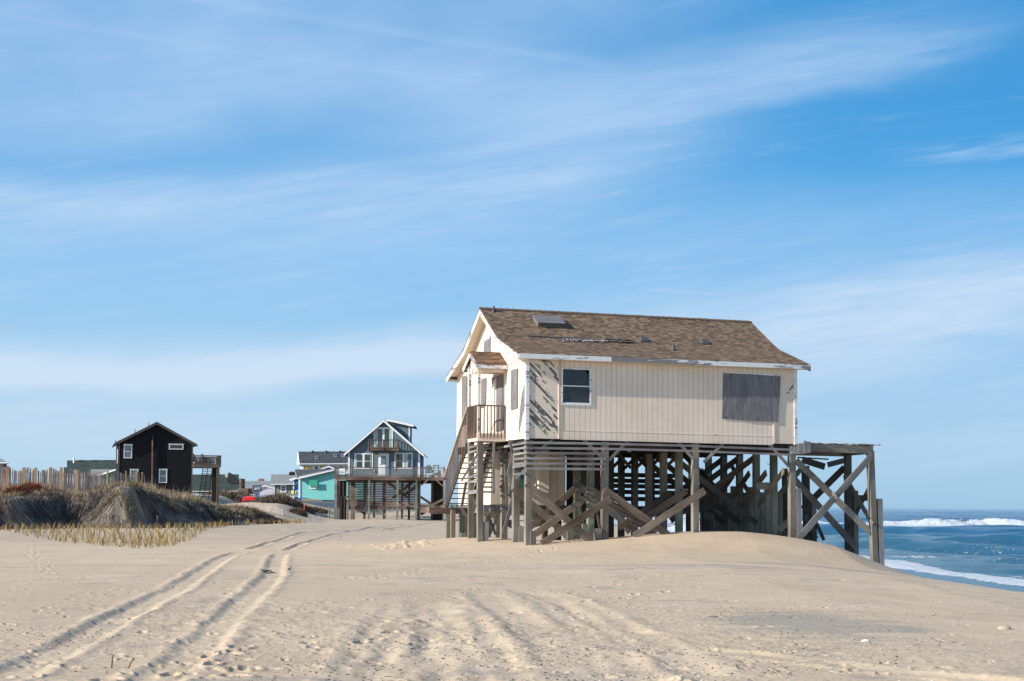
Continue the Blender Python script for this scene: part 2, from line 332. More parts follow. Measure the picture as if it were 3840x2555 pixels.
SH_BROWN = shingles('brown blend roof shingles', [(0.11, 0.076, 0.056), (0.165, 0.112, 0.075), (0.225, 0.152, 0.10), (0.28, 0.192, 0.125), (0.345, 0.24, 0.155), (0.155, 0.125, 0.095)], 0.17, 0.12)
SH_PORCH = shingles('russet porch shingles', [(0.11, 0.065, 0.045), (0.20, 0.115, 0.075), (0.28, 0.165, 0.10), (0.36, 0.22, 0.13), (0.17, 0.11, 0.085)])
SH_SLATE = shingles('slate grey shingles', [(0.055, 0.062, 0.07), (0.085, 0.092, 0.10), (0.12, 0.127, 0.137), (0.07, 0.078, 0.085)])
SH_LIGHT = shingles('pale grey shingles', [(0.24, 0.255, 0.26), (0.31, 0.325, 0.33), (0.38, 0.395, 0.40)])
SH_GREEN = shingles('dark green shingles', [(0.035, 0.052, 0.045), (0.055, 0.08, 0.068), (0.08, 0.11, 0.095)])
SH_DARK = shingles('charcoal shingles', [(0.03, 0.03, 0.034), (0.045, 0.045, 0.05), (0.065, 0.065, 0.07)])
def lap(name, col, hgt=0.18, vary=0.18, streak=0.0):
    m, g = newmat(name); uv = g.n('ShaderNodeTexCoord').outputs['UV']; v = g.xyz(uv)
    r_ = g.m('DIVIDE', v[1], hgt); f_ = g.m('FRACT', r_)
    wn = g.n('ShaderNodeTexWhiteNoise', {'W': g.m('FLOOR', r_)}, noise_dimensions='1D').outputs[0]
    cc = g.mix(g.m('MULTIPLY', g.m('ADD', wn, g.noise(g.map(uv, (0.6, 2, 1)), 1.0, 4)), vary), col, [x*0.55 for x in col])
    if streak: cc = g.mix(g.m('MULTIPLY', g.sst(g.noise(g.map(uv, (1.5, 22, 1)), 1.0, 5, 0.7), 0.45, 0.8), streak), cc, [x*3.5+0.03 for x in col])
    ln = g.m('SUBTRACT', 1.0, g.sst(f_, 0.03, 0.16)); cc = g.mix(g.m('MULTIPLY', ln, 0.6), cc, [x*0.25 for x in col])
    return fin(g, m, cc, 0.8, g.bump(g.m('SUBTRACT', 1.0, f_), 0.7, 0.02), 0.2)
LAP_BLACK = lap('black brown clapboard', (0.011, 0.0105, 0.014), 0.20, 0.2, 0.13)
LAP_BLUE = lap('slate blue clapboard', (0.135, 0.20, 0.235), 0.17)
LAP_TEAL = lap('turquoise clapboard', (0.22, 0.60, 0.59), 0.22, 0.06)
LAP_YELLOW = lap('yellow clapboard', (0.75, 0.58, 0.22), 0.18, 0.08)
LAP_TAN = lap('taupe clapboard', (0.24, 0.235, 0.195), 0.14, 0.08)
LAP_DARKWOOD = lap('dark brown boards', (0.035, 0.024, 0.018), 0.20)
PAINT_BLUE = plain('royal blue paint', (0.02, 0.12, 0.50), 0.5)
PAINT_LILAC = plain('pale lilac stucco', (0.46, 0.47, 0.56), 0.8)
PAINT_GREEN = plain('green shutter paint', (0.03, 0.36, 0.25), 0.5)
GREEN_DOOR = plain('dull green door paint', (0.06, 0.19, 0.14), 0.6)
FASCIA_DK = plain('dark fascia', (0.09, 0.075, 0.07), 0.6)
BLACKM = plain('black metal', (0.02, 0.02, 0.022), 0.5)
DKGREY = plain('dark grey plastic vent', (0.075, 0.075, 0.082), 0.5)
BRICK = plain('red brick', (0.32, 0.13, 0.08), 0.85, 0.35, sc=8)
INSUL = plain('pink insulation and splintered board', (0.62, 0.47, 0.42), 0.9, 0.4, sc=9)
RAG = plain('torn felt underlay', (0.10, 0.095, 0.095), 0.9, 0.5, sc=7)
DARKVOID = plain('painted attic shade', (0.02, 0.018, 0.016), 0.9)  # near-black colour standing for the shade inside the torn roof
GLASS = plain('dark window glass', (0.02, 0.032, 0.04), 0.08, 0.2, 0.8)
GLASS2 = plain('grey blue window glass', (0.12, 0.17, 0.19), 0.12, 0.15, 0.8)
CURTAIN = plain('pale aqua curtain', (0.42, 0.50, 0.47), 0.8, 0.25, sc=6)
LAMPC = plain('amber lamp glass', (0.62, 0.42, 0.16), 0.4)
GREYMETAL = plain('galvanised metal', (0.35, 0.35, 0.36), 0.45)
def car_red():
    m, g = newmat('red car paint'); return fin(g, m, (0.62, 0.012, 0.018), 0.25, None, 0.5, **{'Coat Weight': 0.8})
CARRED = car_red(); CHROME = plain('silver trim', (0.65, 0.66, 0.68), 0.25, 0.05, 0.7, Metallic=0.6); TYRE = plain('tyre rubber', (0.02, 0.02, 0.02), 0.8)
def clear_mat():
    m, g = newmat('clear acrylic'); t = g.n('ShaderNodeBsdfTransparent', {0: (0.85, 0.9, 0.95, 1)}); gl = g.n('ShaderNodeBsdfGlossy', {0: (1, 1, 1, 1), 'Roughness': 0.1})
    mx = g.n('ShaderNodeMixShader', {0: 0.1, 1: t.outputs[0], 2: gl.outputs[0]}); g.n('ShaderNodeOutputMaterial', {0: mx.outputs[0]}); return m
CLEAR = clear_mat()
SIGNW = plain('white sign vinyl', (0.80, 0.81, 0.83), 0.5, 0.02); SIGNB = plain('sign blue', (0.05, 0.20, 0.62), 0.5, 0.05); SIGNY = plain('sign yellow', (0.80, 0.62, 0.08), 0.5, 0.03)
SIGNK = plain('sign black', (0.03, 0.03, 0.03), 0.5); SIGNLB = plain('sign light blue', (0.35, 0.55, 0.80), 0.5, 0.05); ORANGE = plain('orange paint', (0.80, 0.10, 0.03), 0.5)
def blade_mat(name, stops, trans=0.15):
    m, g = newmat(name); a = g.n('ShaderNodeAttribute', attribute_name='tone').outputs['Fac']
    return fin(g, m, g.ramp(a, stops), 0.8, None, 0.15)
WOOD_UNDER = wood('shaded floor timber', (0.02, 0.017, 0.014), (0.05, 0.042, 0.035), (0.09, 0.075, 0.062))  # timber colour darkened to imitate the shade under the floor
GRASS = blade_mat('dune grass blades', [(0.0, (0.09, 0.065, 0.045)), (0.3, (0.20, 0.145, 0.098)), (0.55, (0.35, 0.265, 0.18)), (0.8, (0.48, 0.38, 0.26)), (0.86, (0.13, 0.14, 0.06)), (1.0, (0.20, 0.21, 0.09))])
STRAW = blade_mat('golden straw stems', [(0.0, (0.17, 0.12, 0.055)), (0.5, (0.43, 0.30, 0.13)), (1.0, (0.62, 0.46, 0.23))])
ROOTM = blade_mat('grey dead roots', [(0.0, (0.04, 0.032, 0.03)), (0.55, (0.10, 0.082, 0.075)), (1.0, (0.27, 0.235, 0.215))])
RUST = blade_mat('rust brown dead shrub', [(0.0, (0.10, 0.03, 0.018)), (0.5, (0.20, 0.06, 0.035)), (1.0, (0.32, 0.11, 0.065))])
SCRUB = blade_mat('brown scrub twigs', [(0.0, (0.055, 0.042, 0.033)), (0.5, (0.14, 0.105, 0.075)), (1.0, (0.27, 0.215, 0.15))])
def sand_mat():
    m, g = newmat('beach sand'); tc = g.n('ShaderNodeTexCoord'); P = tc.outputs['Object']; z = g.xyz(P)[2]
    tone = g.n('ShaderNodeAttribute', attribute_name='tone').outputs['Fac']
    big_ = g.noise(P, 0.22, 4, 0.55); mid_ = g.noise(g.map(P, (0.6, 1.8, 1)), 1.0, 5, 0.6); fine = g.noise(P, 60, 3, 0.7)
    c = g.mix(g.sst(big_, 0.3, 0.7), (0.60, 0.462, 0.318), (0.68, 0.532, 0.372))
    c = g.mix(g.m('MULTIPLY', g.sst(mid_, 0.42, 0.75), 0.6), c, (0.56, 0.44, 0.31))
    c = g.mix(g.m('MULTIPLY', tone, 0.85), c, (0.29, 0.275, 0.25))
    c = g.mix(g.m('MULTIPLY', g.sst(fine, 0.35, 0.75), 0.28), c, (0.40, 0.305, 0.21))
    grav = g.noise(P, 17.0, 5, 0.75); gz_ = g.sst(g.m('ADD', g.noise(g.map(P, (0.8, 0.5, 1)), 1.0, 4, 0.6), g.m('MULTIPLY', g.n('ShaderNodeAttribute', attribute_name='crumb').outputs['Fac'], 0.30)), 0.40, 0.62)
    c = g.mix(g.m('MULTIPLY', g.m('MULTIPLY', g.sst(grav, 0.50, 0.66), gz_), 0.85), c, (0.27, 0.20, 0.14))
    c = g.mix(g.m('MULTIPLY', g.m('MULTIPLY', g.sst(g.noise(P, 11.0, 4, 0.7), 0.60, 0.72), gz_), 0.6), c, (0.70, 0.60, 0.48))
    pe = g.n('ShaderNodeAttribute', attribute_name='peat_shade').outputs['Fac']; c = g.mix(pe, c, g.mix(g.noise(P, 6.0, 5, 0.7), (0.07, 0.062, 0.056), (0.25, 0.205, 0.165)))
    spk = g.n('ShaderNodeTexVoronoi', {'Vector': P, 'Scale': 28.0}); dsp = spk.outputs[0]
    dens = g.sst(g.noise(P, 0.9, 3), 0.5, 0.72)
    c = g.mix(g.m('MULTIPLY', g.m('SUBTRACT', 1.0, g.sst(dsp, 0.10, 0.16)), dens), c, g.mix(0.5, spk.outputs[1], (0.28, 0.20, 0.15)))
    wet = g.m('SUBTRACT', 1.0, g.sst(z, -2.86, -2.74))
    c = g.mix(wet, c, (0.10, 0.10, 0.12))
    rg = g.m('SUBTRACT', 0.95, g.m('MULTIPLY', wet, 0.83))
    wv = g.n('ShaderNodeTexWave', {'Vector': g.map(P, (1, 1, 1), rot=(0, 0, 0.5)), 'Scale': 4.5, 'Distortion': 5.0, 'Detail': 2.0, 'Detail Scale': 1.2}).outputs[1]
    rip = g.m('MULTIPLY', g.m('MULTIPLY', wv, g.sst(g.noise(P, 0.11, 3), 0.52, 0.64)), 0.9)
    lump = g.noise(P, 4.5, 5, 0.62)
    h = g.m('ADD', g.m('ADD', g.m('MULTIPLY', lump, 0.45), g.m('ADD', g.m('MULTIPLY', fine, 0.14), g.m('MULTIPLY', g.m('MULTIPLY', grav, gz_), 0.9))), g.m('MULTIPLY', rip, 0.4))
    dry = g.m('SUBTRACT', 1.0, g.m('MULTIPLY', wet, 0.93))
    nb = g.n('ShaderNodeBump', {'Height': h, 'Strength': g.m('MULTIPLY', dry, 0.55), 'Distance': 0.03}).outputs[0]
    return fin(g, m, c, rg, nb, 0.25)
SAND = sand_mat()
def sea_mat():
    m, g = newmat('sea water'); P = g.n('ShaderNodeTexCoord').outputs['Object']
    foam = g.n('ShaderNodeAttribute', attribute_name='tone').outputs['Fac']
    dd = g.n('ShaderNodeAttribute', attribute_name='deep').outputs['Fac']
    n1 = g.noise(g.map(P, (1.3, 1.0, 1)), 1.6, 6, 0.68); n2 = g.noise(g.map(P, (0.5, 0.35, 1)), 1.0, 5, 0.65)
    fm = g.sst(g.m('ADD', foam, g.m('ADD', g.m('MULTIPLY', g.m('SUBTRACT', n1, 0.5), 1.5), g.m('MULTIPLY', g.m('SUBTRACT', n2, 0.5), 0.9))), 0.46, 0.66)
    fm = g.m('MULTIPLY', fm, g.sst(foam, 0.04, 0.16))
    body = g.mix(dd, (0.05, 0.145, 0.20), (0.016, 0.105, 0.225))
    body = g.mix(g.m('MULTIPLY', n2, 0.35), body, (0.03, 0.13, 0.21))
    c = g.mix(fm, body, g.mix(g.sst(n1, 0.3, 0.7), (0.50, 0.57, 0.63), (0.80, 0.82, 0.84)))
    b1 = g.noise(g.map(P, (0.55, 1.5, 1)), 1.2, 6, 0.66)
    nb = g.bump(g.m('ADD', g.m('MULTIPLY', b1, 1.0), g.m('MULTIPLY', fm, 0.3)), 1.0, 0.45)
    return fin(g, m, c, g.m('ADD', 0.12, g.m('MULTIPLY', fm, 0.7)), nb, 0.5)
SEA = sea_mat()
# ------------------------------------------------------------------ ground and sea
def vnoise(x, y, f, seed=0, octv=4, gain=0.5):
    out = 0; a = 1.0; tot = 0
    for o in range(octv):
        xs = x*f+seed*17.3+o*5.7; ys = y*f+seed*9.1+o*11.3
        xi = np.floor(xs).astype(np.int64); yi = np.floor(ys).astype(np.int64); fx = xs-xi; fy = ys-yi
        fx = fx*fx*(3-2*fx); fy = fy*fy*(3-2*fy)
        def h(i, j):
            n = (i*374761393+j*668265263+seed*974711) & 0xffffffff; n = ((n ^ (n >> 13))*1274126177) & 0xffffffff
            return ((n ^ (n >> 16)) & 0xffff)/65535.0
        v = (h(xi, yi)*(1-fx)+h(xi+1, yi)*fx)*(1-fy)+(h(xi, yi+1)*(1-fx)+h(xi+1, yi+1)*fx)*fy
        out = out+a*(v-0.5); tot += a; a *= gain; f *= 2.03
    return out/tot
KS = 1.484; SEAZ = -3.0
def xw0(y):
    c = np.clip((y-70)/160, 0, 1.45)
    return 20.6-13.6*c**3-np.clip(y-302, 0, 1e9)*0.15+0.6*np.sin(y*0.07)
def xw(y): return KS*xw0(y/KS)     # shoreline
DX = np.array([-32, -27.5, -25.6, -23.6, -22.4, -22.5, -21.5, -20.4, -19.2, -18.0, -17.3, -18.8, -18.2, -17.0, -15.5, -15.3, -17.5, -21, -30]); DY = np.array([54, 60, 64.5, 68.5, 71.3, 72.6, 72.2, 71.6, 72.1, 73.3, 76.0, 79.0, 79.5, 86, 92.5, 96, 101, 104, 106.0])
def edge_dist(x, y):
    """signed distance into the dune, whose foot follows the polygon DX, DY (closed far to the left)"""
    px = np.append(DX, [-400, -400]); py = np.append(DY, [108, 54]); n = len(px)
    d = np.full(x.shape, 1e9); ins = np.zeros(x.shape, bool)
    for i in range(n):
        j = (i+1) % n; ax, ay, bx, by = px[i], py[i], px[j], py[j]
        ex, ey = bx-ax, by-ay; t = np.clip(((x-ax)*ex+(y-ay)*ey)/(ex*ex+ey*ey), 0, 1)
        d = np.minimum(d, np.hypot(x-ax-t*ex, y-ay-t*ey))
        c = ((ay > y) != (by > y)) & (x < (bx-ax)*(y-ay)/((by-ay) if by != ay else 1e-9)+ax); ins ^= c
    return np.where(ins, d, -d)
def gauss(x, y, cx, cy, sx, sy, ang=0.0):
    c, s = math.cos(ang), math.sin(ang); dx = (x-cx)*c+(y-cy)*s; dy = -(x-cx)*s+(y-cy)*c
    return np.exp(-0.5*((dx/sx)**2+(dy/sy)**2))
def gz(x, y):
    x = np.asarray(x, float); y = np.asarray(y, float); d = xw(y)-x
    z = np.interp(d, [-400, -40, -6, -1, 0, 3.2, 5.6, 10.4, 13.4, 16.6, 18.9, 22.5, 26, 40], [-10, -6, -4.0, -3.25, -3.03, -2.92, -2.70, -2.02, -1.55, -1.05, -0.52, -0.18, -0.03, 0])
    far = ss(52, 64, y)*ss(0, 9, 13-d)          # beach is lower behind the house
    # bank of blown sand the stilt house stands on
    z = z+0.70*gauss(x, y, 7.0, 53.0, 3.4, 2.1, 0.30)+0.50*gauss(x, y, 11.8, 54.4, 2.7, 2.3, 0.30)+0.18*gauss(x, y, 1.0, 52.0, 2.0, 2.6, 0.3)+0.30*gauss(x, y, -1.2, 54.3, 1.6, 1.6)+0.14*gauss(x, y, -3.5, 54.5, 1.6, 1.0)
    z = z-0.22*ss(58, 80, y)*ss(-2, 10, x)
    # low fore-swells
    z = z+0.05*vnoise(x, y, 0.12, 3, 3)*ss(8, 20, y)*2*ss(-3, 3, d-19)+0.10*gauss(x, y, 9.0, 36, 4.0, 5.0)
    # ramp in front of the left dune, dune itself
    e = edge_dist(x, y)+1.1*vnoise(x, y, 0.35, 5, 3)*2
    ramp = 0.34*ss(-9.5, -0.5, e)*ss(-80, -10, -x+0*y)*(y < 106)
    
    rat = x/np.maximum(y, 1.0); top = 2.15-0.62*ss(78, 86, y)*ss(-0.262, -0.238, rat)-0.85*ss(82, 92, y)*ss(-0.228, -0.198, rat)-0.5*ss(-0.288, -0.315, rat)*(1-ss(73, 78, y))+1.35*ss(88, 125, y)*ss(-0.205, -0.245, rat)+0.18*vnoise(x, y, 0.15, 8, 3)*2
    top = top+0.15*gauss(x, y, -21.0, 76, 2.0, 4.0)
    gul = 1-0.35*gauss(x, y, -23.0, 75.5, 0.9, 2.5, 0.2)-0.65*gauss(x, y, -18.9, 78.8, 0.9, 1.8, 0.3)
    wd_ = 2.1+1.5*gauss(x, y, -21.9, 74, 0.8, 2.0); face = ss(0, 1, e/wd_)*gul
    er = 0.16*vnoise(x*2.2, y*0.7, 1.2, 11, 4)*np.clip(face*(1-face)*4, 0, 1)*2
    z = np.maximum(z, 0*z+np.where((x < 0) & (e > -9.45), ramp+top*face*0.92+er, -9))
    # blown sand behind it, rising to the back row of houses
    b = ss(104, 121, y)*ss(-8.5-0.058*y, -13.5-0.070*y, x); b = b*(0.45+0.55*ss(-0.125, -0.165, rat))
    z = np.maximum(z, -9*(b < 0.001)+b*(1.05+0.30*ss(124, 150, y)+0.5*ss(165, 180, y)+0.16*vnoise(x, y, 0.10, 4, 3)*2)-0.95*gauss(x, y, -28.6, 160, 3.2, 4.5)+0.55*gauss(x, y, -24.5, 141, 3.6, 5)+0.35*gauss(x, y, -31.5, 134, 3.0, 5))
    q_ = 2.45*ss(98, 128, y)*ss(-27, -33, x); z = np.maximum(z, np.where(q_ > 0.001, q_, -9))
    z = z+1.0*gauss(x, y, -23.5, 166, 6, 7)+0.18*gauss(x, y, -13, 139, 3.5, 3)
    return z
# wheel ruts: polylines given where the photograph shows them on the flat sand
ZA = crop(0, 1900, .5431); ZC = crop(1280, 1950, .5431); ZD = crop(800, 1800, .3818); ZE = crop(2560, 1950, .5431)
def gp(c, pts): return [tuple(at_z(*c(*p), 0.02).xy) for p in pts]
RUTS = []   # (points, half width, depth, ridge)
RUTS.append((gp(ZA, [(-160, 1206), (90, 1130), (330, 1010), (560, 890), (780, 780), (1010, 670), (1230, 560), (1370, 470), (1450, 400), (1530, 350), (1600, 322), (1670, 302)]), 0.23, 0.038, 0.013))
RUTS.append((gp(ZD, [(345, 672), (440, 652), (600, 600), (750, 560), (850, 540), (1000, 520), (1130, 511), (1300, 507), (1480, 493), (1600, 474), (1690, 452), (1850, 436), (1905, 425)]), 0.17, 0.045, 0.018))
RUTS.append((gp(ZA, [(900, 1290), (1010, 1200), (1180, 1110), (1320, 990), (1440, 890), (1530, 800), (1620, 720), (1690, 650), (1800, 560), (1880, 480), (1900, 400), (1915, 345), (1950, 308)]), 0.23, 0.040, 0.014))
RUTS.append((gp(ZD, [(700, 690), (800, 655), (900, 614), (1030, 578), (1130, 549), (1250, 524), (1380, 504), (1500, 492), (1700, 487), (1800, 474), (1905, 442), (2020, 436), (2150, 420), (2290, 408)]), 0.17, 0.042, 0.018))
RUTS.append((gp(ZD, [(1650, 500), (1760, 490), (1850, 470), (1930, 452), (2040, 440), (2160, 424)]), 0.15, 0.04, 0.02))
for pts in ([(840, 1180), (800, 1080), (750, 950), (715, 830), (690, 700), (660, 600)], [(560, 1180), (560, 1050), (610, 900), (640, 760), (650, 650), (690, 560)], [(240, 1180), (330, 1020), (430, 900), (520, 780), (560, 650), (600, 540)],
            [(1640, 1130), (1560, 960), (1440, 830), (1250, 690), (1060, 560), (960, 480)], [(2200, 1180), (1960, 1000), (1780, 820), (1640, 680), (1480, 560), (1240, 460)], [(2500, 1060), (2250, 900), (2000, 750), (1760, 640), (1600, 560), (1330, 470)],
            [(1200, 1200), (1130, 1060), (1010, 900), (900, 760), (800, 620)], [(60, 1180), (160, 1000), (240, 850), (330, 700), (470, 560)]):
    RUTS.append((gp(ZC, pts), 0.30, 0.030, 0.012))
RUTS.append((gp(ZE, [(-100, 840), (300, 880), (700, 930), (1200, 990), (1800, 1050), (2400, 1110)]), 0.20, 0.03, 0.02))
def grid(angs, rs):
    A, Rr = np.meshgrid(np.radians(angs), rs); return Rr*np.sin(A), Rr*np.cos(A)
def sheet(name, X, Y, Z, mat, attrs, wrap=True):
    nr, na = X.shape; me = bpy.data.meshes.new(name); o = bpy.data.objects.new(name, me); COL.objects.link(o)
    i = np.arange(nr-1)[:, None]*na; j = np.arange(na if wrap else na-1)[None, :]; j2 = (j+1) % na
    F = np.stack([i+j, i+j2, i+na+j2, i+na+j], -1).reshape(-1, 4)[:, ::-1]
    co = np.stack([X, Y, Z], -1).reshape(-1, 3)
    me.vertices.add(len(co)); me.vertices.foreach_set('co', co.ravel().astype(np.float32))
    me.loops.add(F.size); me.loops.foreach_set('vertex_index', F.ravel().astype(np.int32))
    me.polygons.add(len(F)); me.polygons.foreach_set('loop_start', (np.arange(len(F))*4).astype(np.int32)); me.polygons.foreach_set('loop_total', np.full(len(F), 4, np.int32))
    me.polygons.foreach_set('use_smooth', np.ones(len(F), bool)); me.update(calc_edges=True); me.validate()
    for k, v in attrs.items():
        a = me.attributes.new(k, 'FLOAT', 'POINT'); a.data.foreach_set('value', v.ravel().astype(np.float32))
    me.materials.append(mat); return o
angs = np.concatenate([np.arange(-180, -26, 4.0), np.linspace(-25, 25, 1001), np.arange(29, 180, 4.0)])
rs = np.concatenate([np.geomspace(0.4, 9.5, 14)[:-1], np.geomspace(9.5, 300, 900)[:-1], np.geomspace(300, 9000, 40)])
X, Y = grid(angs, rs); Z = gz(X, Y)
tone = np.zeros_like(X)
act = (Y > 9) & (Y < 135) & (np.abs(X) < 40); ax_, ay_ = X[act], Y[act]; dz = np.zeros(ax_.shape); rutm = np.zeros(ax_.shape)
wob = vnoise(ax_, ay_, 1.1, 21, 3)
for k, (pts, hw, dep, rid) in enumerate(RUTS):
    d = np.full(ax_.shape, 1e9); sg = np.zeros(ax_.shape); tt = np.zeros(ax_.shape)
    for i, ((x0, y0), (x1, y1)) in enumerate(zip(pts, pts[1:])):
        ex, ey = x1-x0, y1-y0; t = np.clip(((ax_-x0)*ex+(ay_-y0)*ey)/(ex*ex+ey*ey), 0, 1); dd = np.hypot(ax_-x0-t*ex, ay_-y0-t*ey)
        c = dd < d; d[c] = dd[c]; sg[c] = np.sign((ax_-x0)*ey-(ay_-y0)*ex)[c]; tt[c] = (i+t[c])/(len(pts)-1)
    dd = d+wob*0.10*(1 if k < 5 else 2.0); amp = ss(0, 0.03, tt)*(1-ss(0.95, 1, tt))*(1 if k < 5 else (0.8+1.4*wob))
    dz += amp*(-dep*(0.45+0.75*np.clip(0.5+1.6*vnoise(ax_, ay_, 0.5, 46, 3), 0, 1))*(1-ss(hw*0.5, hw*1.3, dd))+rid*np.exp(-((dd-hw*1.45)/(hw*0.42))**2)*(1.0+1.3*vnoise(ax_, ay_, 2.6, 30+k, 3)*2))
    rutm = np.maximum(rutm, amp*(1-ss(hw, hw*2, dd)))
near = 1-ss(30, 60, ay_)
dz += 0.4*rutm*0.02*vnoise(ax_, ay_, 9.0, 44, 3)*2*near
crumb = (1-ss(17, 27, ay_+0.5*ax_))*(1-0.75*ss(3, 6, ax_))*ss(-0.25, 0.25, vnoise(ax_, ay_, 0.3, 47, 2)*2+0.1); dz += 0.010*near*vnoise(ax_, ay_, 0.8, 40, 3)*2+0.026*crumb*(1-0.8*rutm)*vnoise(ax_, ay_, 2.2, 48, 4)*2+0.014*crumb*vnoise(ax_, ay_, 9.0, 41, 3)*2
Z[act] += dz
cr_at = np.zeros_like(X); cr_at[act] = np.clip(crumb*0.8+0.6*(1-rutm)*(1-ss(26, 40, ay_))*(1-ss(4, 7, ax_))-0.8*rutm, 0, 1)
# footprints and pocks
rng = np.random.RandomState(3)
def dent(cx, cy, a, b, ang, dep, rim=0.35):
    r_ = math.hypot(cx, cy); th = math.degrees(math.atan2(cx, cy)); w_ = 3*max(a, b)
    i0, i1 = np.searchsorted(rs, [r_-w_, r_+w_]); da = math.degrees(w_/r_); j0, j1 = np.searchsorted(angs, [th-da, th+da])
    if i1 <= i0 or j1 <= j0: return
    xs, ys = X[i0:i1, j0:j1], Y[i0:i1, j0:j1]; c, s = math.cos(ang), math.sin(ang); u = ((xs-cx)*c+(ys-cy)*s)/a; v = (-(xs-cx)*s+(ys-cy)*c)/b; q = np.sqrt(u*u+v*v)
    Z[i0:i1, j0:j1] += dep*(-(1-ss(0.55, 1.05, q))+rim*np.exp(-((q-1.3)/0.3)**2))
def trail(c, pts, step=0.72, dep=0.035):
    P = gp(c, pts); k = 0
    for (x0, y0), (x1, y1) in zip(P, P[1:]):
        L = math.hypot(x1-x0, y1-y0); n = max(1, int(L/step)); a = math.atan2(y1-y0, x1-x0)
        for i in range(n):
            t = i/n; k += 1; o = 0.12*(1 if k % 2 else -1)
            dent(x0+(x1-x0)*t-math.sin(a)*o+rng.normal(0, .05), y0+(y1-y0)*t+math.cos(a)*o+rng.normal(0, .05), 0.16, 0.075, a+rng.normal(0, .2), dep*rng.uniform(0.6, 1.3))
trail(ZC, [(60, 400), (300, 370), (620, 320), (900, 290), (1200, 250), (1500, 215), (1900, 190)], 0.8)
trail(ZC, [(560, 700), (920, 680), (1270, 620), (1460, 590), (1730, 545), (2080, 505), (2320, 465)], 0.95, 0.05)
trail(ZC, [(620, 345), (350, 380), (120, 405)], 0.7)
trail(ZC, [(1640, 495), (1800, 455), (2100, 390), (2350, 365)], 0.9)
trail(ZA, [(230, 260), (220, 330), (300, 400), (350, 470)], 0.6, 0.03)
trail(ZA, [(1100, 350), (1700, 230), (2200, 130)], 0.7, 0.02)
trail(ZC, [(180, 830), (240, 800), (600, 725)], 0.7, 0.045)
trail(ZA, [(1640, 960), (1570, 1010), (1390, 1070), (1090, 1190)], 0.6, 0.05)
for (u_, v_) in [(1640, 1100), (1730, 1100), (1620, 1150), (740, 1180), (1640, 965), (1570, 1000)]:
    x_, y_ = gp(ZA, [(u_, v_)])[0]; dent(x_, y_, 0.15, 0.10, rng.uniform(0, 3), 0.06)
for k in range(520):
    y_ = 12.5+rng.exponential(11); x_ = rng.uniform(-0.38, 0.34)*y_
    if y_ < 46 and not (x_ > 4 and rng.rand() < 0.75): dent(x_, y_, rng.uniform(0.04, 0.13), rng.uniform(0.03, 0.07), rng.uniform(-0.6, 0.6), rng.uniform(0.010, 0.035), 0.5)
for k in range(60):
    x_ = rng.uniform(-0.02, 0.33)*40; y_ = rng.uniform(30, 47); dent(x_, y_, 0.2, 0.09, rng.uniform(-.4, .4), rng.uniform(0.01, 0.03))
# clods by the landing and a greyer mineral patch on the right
for k in range(50): dent(rng.normal(-4.2, 0.8), rng.normal(53.2, 0.6), rng.uniform(.08, .22), rng.uniform(.06, .14), rng.uniform(0, 3), -rng.uniform(.02, .07), 0)
pa = gp(ZE, [(760, 690)])[0]
tone += ss(0.15, 0.75, gauss(X, Y, pa[0]+0.2, pa[1], 0.85, 1.8, 0.2)*(1+1.3*vnoise(X*0.5, Y*2.0, 1.5, 50, 5)*2))*0.8
tone += 0.7*ss(0.10, 0.5, vnoise(X*0.35, Y*1.3, 0.35, 52, 4)*2)*ss(28, 40, Y)*(Y < 53)*ss(-2, 6, X)
tone += 0.5*ss(0.25, 0.6, vnoise(X, Y, 1.2, 53, 4)*2)*(Y < 40)
tone += 0.25*ss(40, 75, Y)*(X < 0)
ed_ = np.full(X.shape, -20.0); mk_ = (Y > 45) & (Y < 112) & (X < -8) & (X > -60); ed_[mk_] = edge_dist(X[mk_], Y[mk_]); peat_shade = ss(-0.5, 0.5, ed_)*(1-ss(4.5, 7, ed_))*np.clip(0.85+1.1*vnoise(X*1.6, Y*1.6, 0.7, 55, 4), 0, 1)  # dark root-laden sand on the dune face, strengthened to imitate shade on the hump
sand = sheet('beach_sand', X, Y, Z, SAND, {'tone': np.clip(tone, 0, 1), 'peat_shade': peat_shade, 'crumb': cr_at}); tag(sand, kind='structure')
c_ = MB(); ring = [Vector((0.42*math.sin(R(a)), 0.42*math.cos(R(a)), 0)) for a in range(0, 360, 20)]
# sea: one sheet with swell, breakers and surf
sang = np.concatenate([np.arange(-40, -13, 2.0), np.linspace(-12, 22, 860), np.arange(24, 178, 5.0)]); srs = np.concatenate([np.geomspace(16, 44, 16)[:-1], np.geomspace(44, 1200, 800)[:-1], np.geomspace(1200, 14000, 50)])
X, Y = grid(sang, srs); dsea = X-xw0(Y)
rng = np.random.RandomState(5); Z = np.zeros_like(X); RR = np.hypot(X, Y)
sx, sy = X+1.5*vnoise(X, Y, 0.10, 60, 3)*2, Y+2.5*vnoise(X, Y, 0.08, 61, 3)*2
for k in range(34):
    lam = 1.6*1.14**k; an = rng.normal(1.25, 0.55); ph = rng.uniform(0, 6.28); cell = RR*0.006
    amp = 0.021*lam*rng.uniform(0.5, 1.2)/(1+0.13*lam)*np.clip(lam/(cell*7), 0, 1)**2*(0.55+1.2*np.clip(vnoise(X, Y, 0.03, 80+k, 2)*2+0.35, 0, 1))
    p = (sx*math.cos(an)+sy*math.sin(an))*2*math.pi/lam+ph; Z += amp*(np.sin(p)+0.25*np.sin(2*p+1.2))
Z *= np.clip(0.04+ss(0.5, 12, dsea), 0, 1)*0.9
foam = np.zeros_like(X)
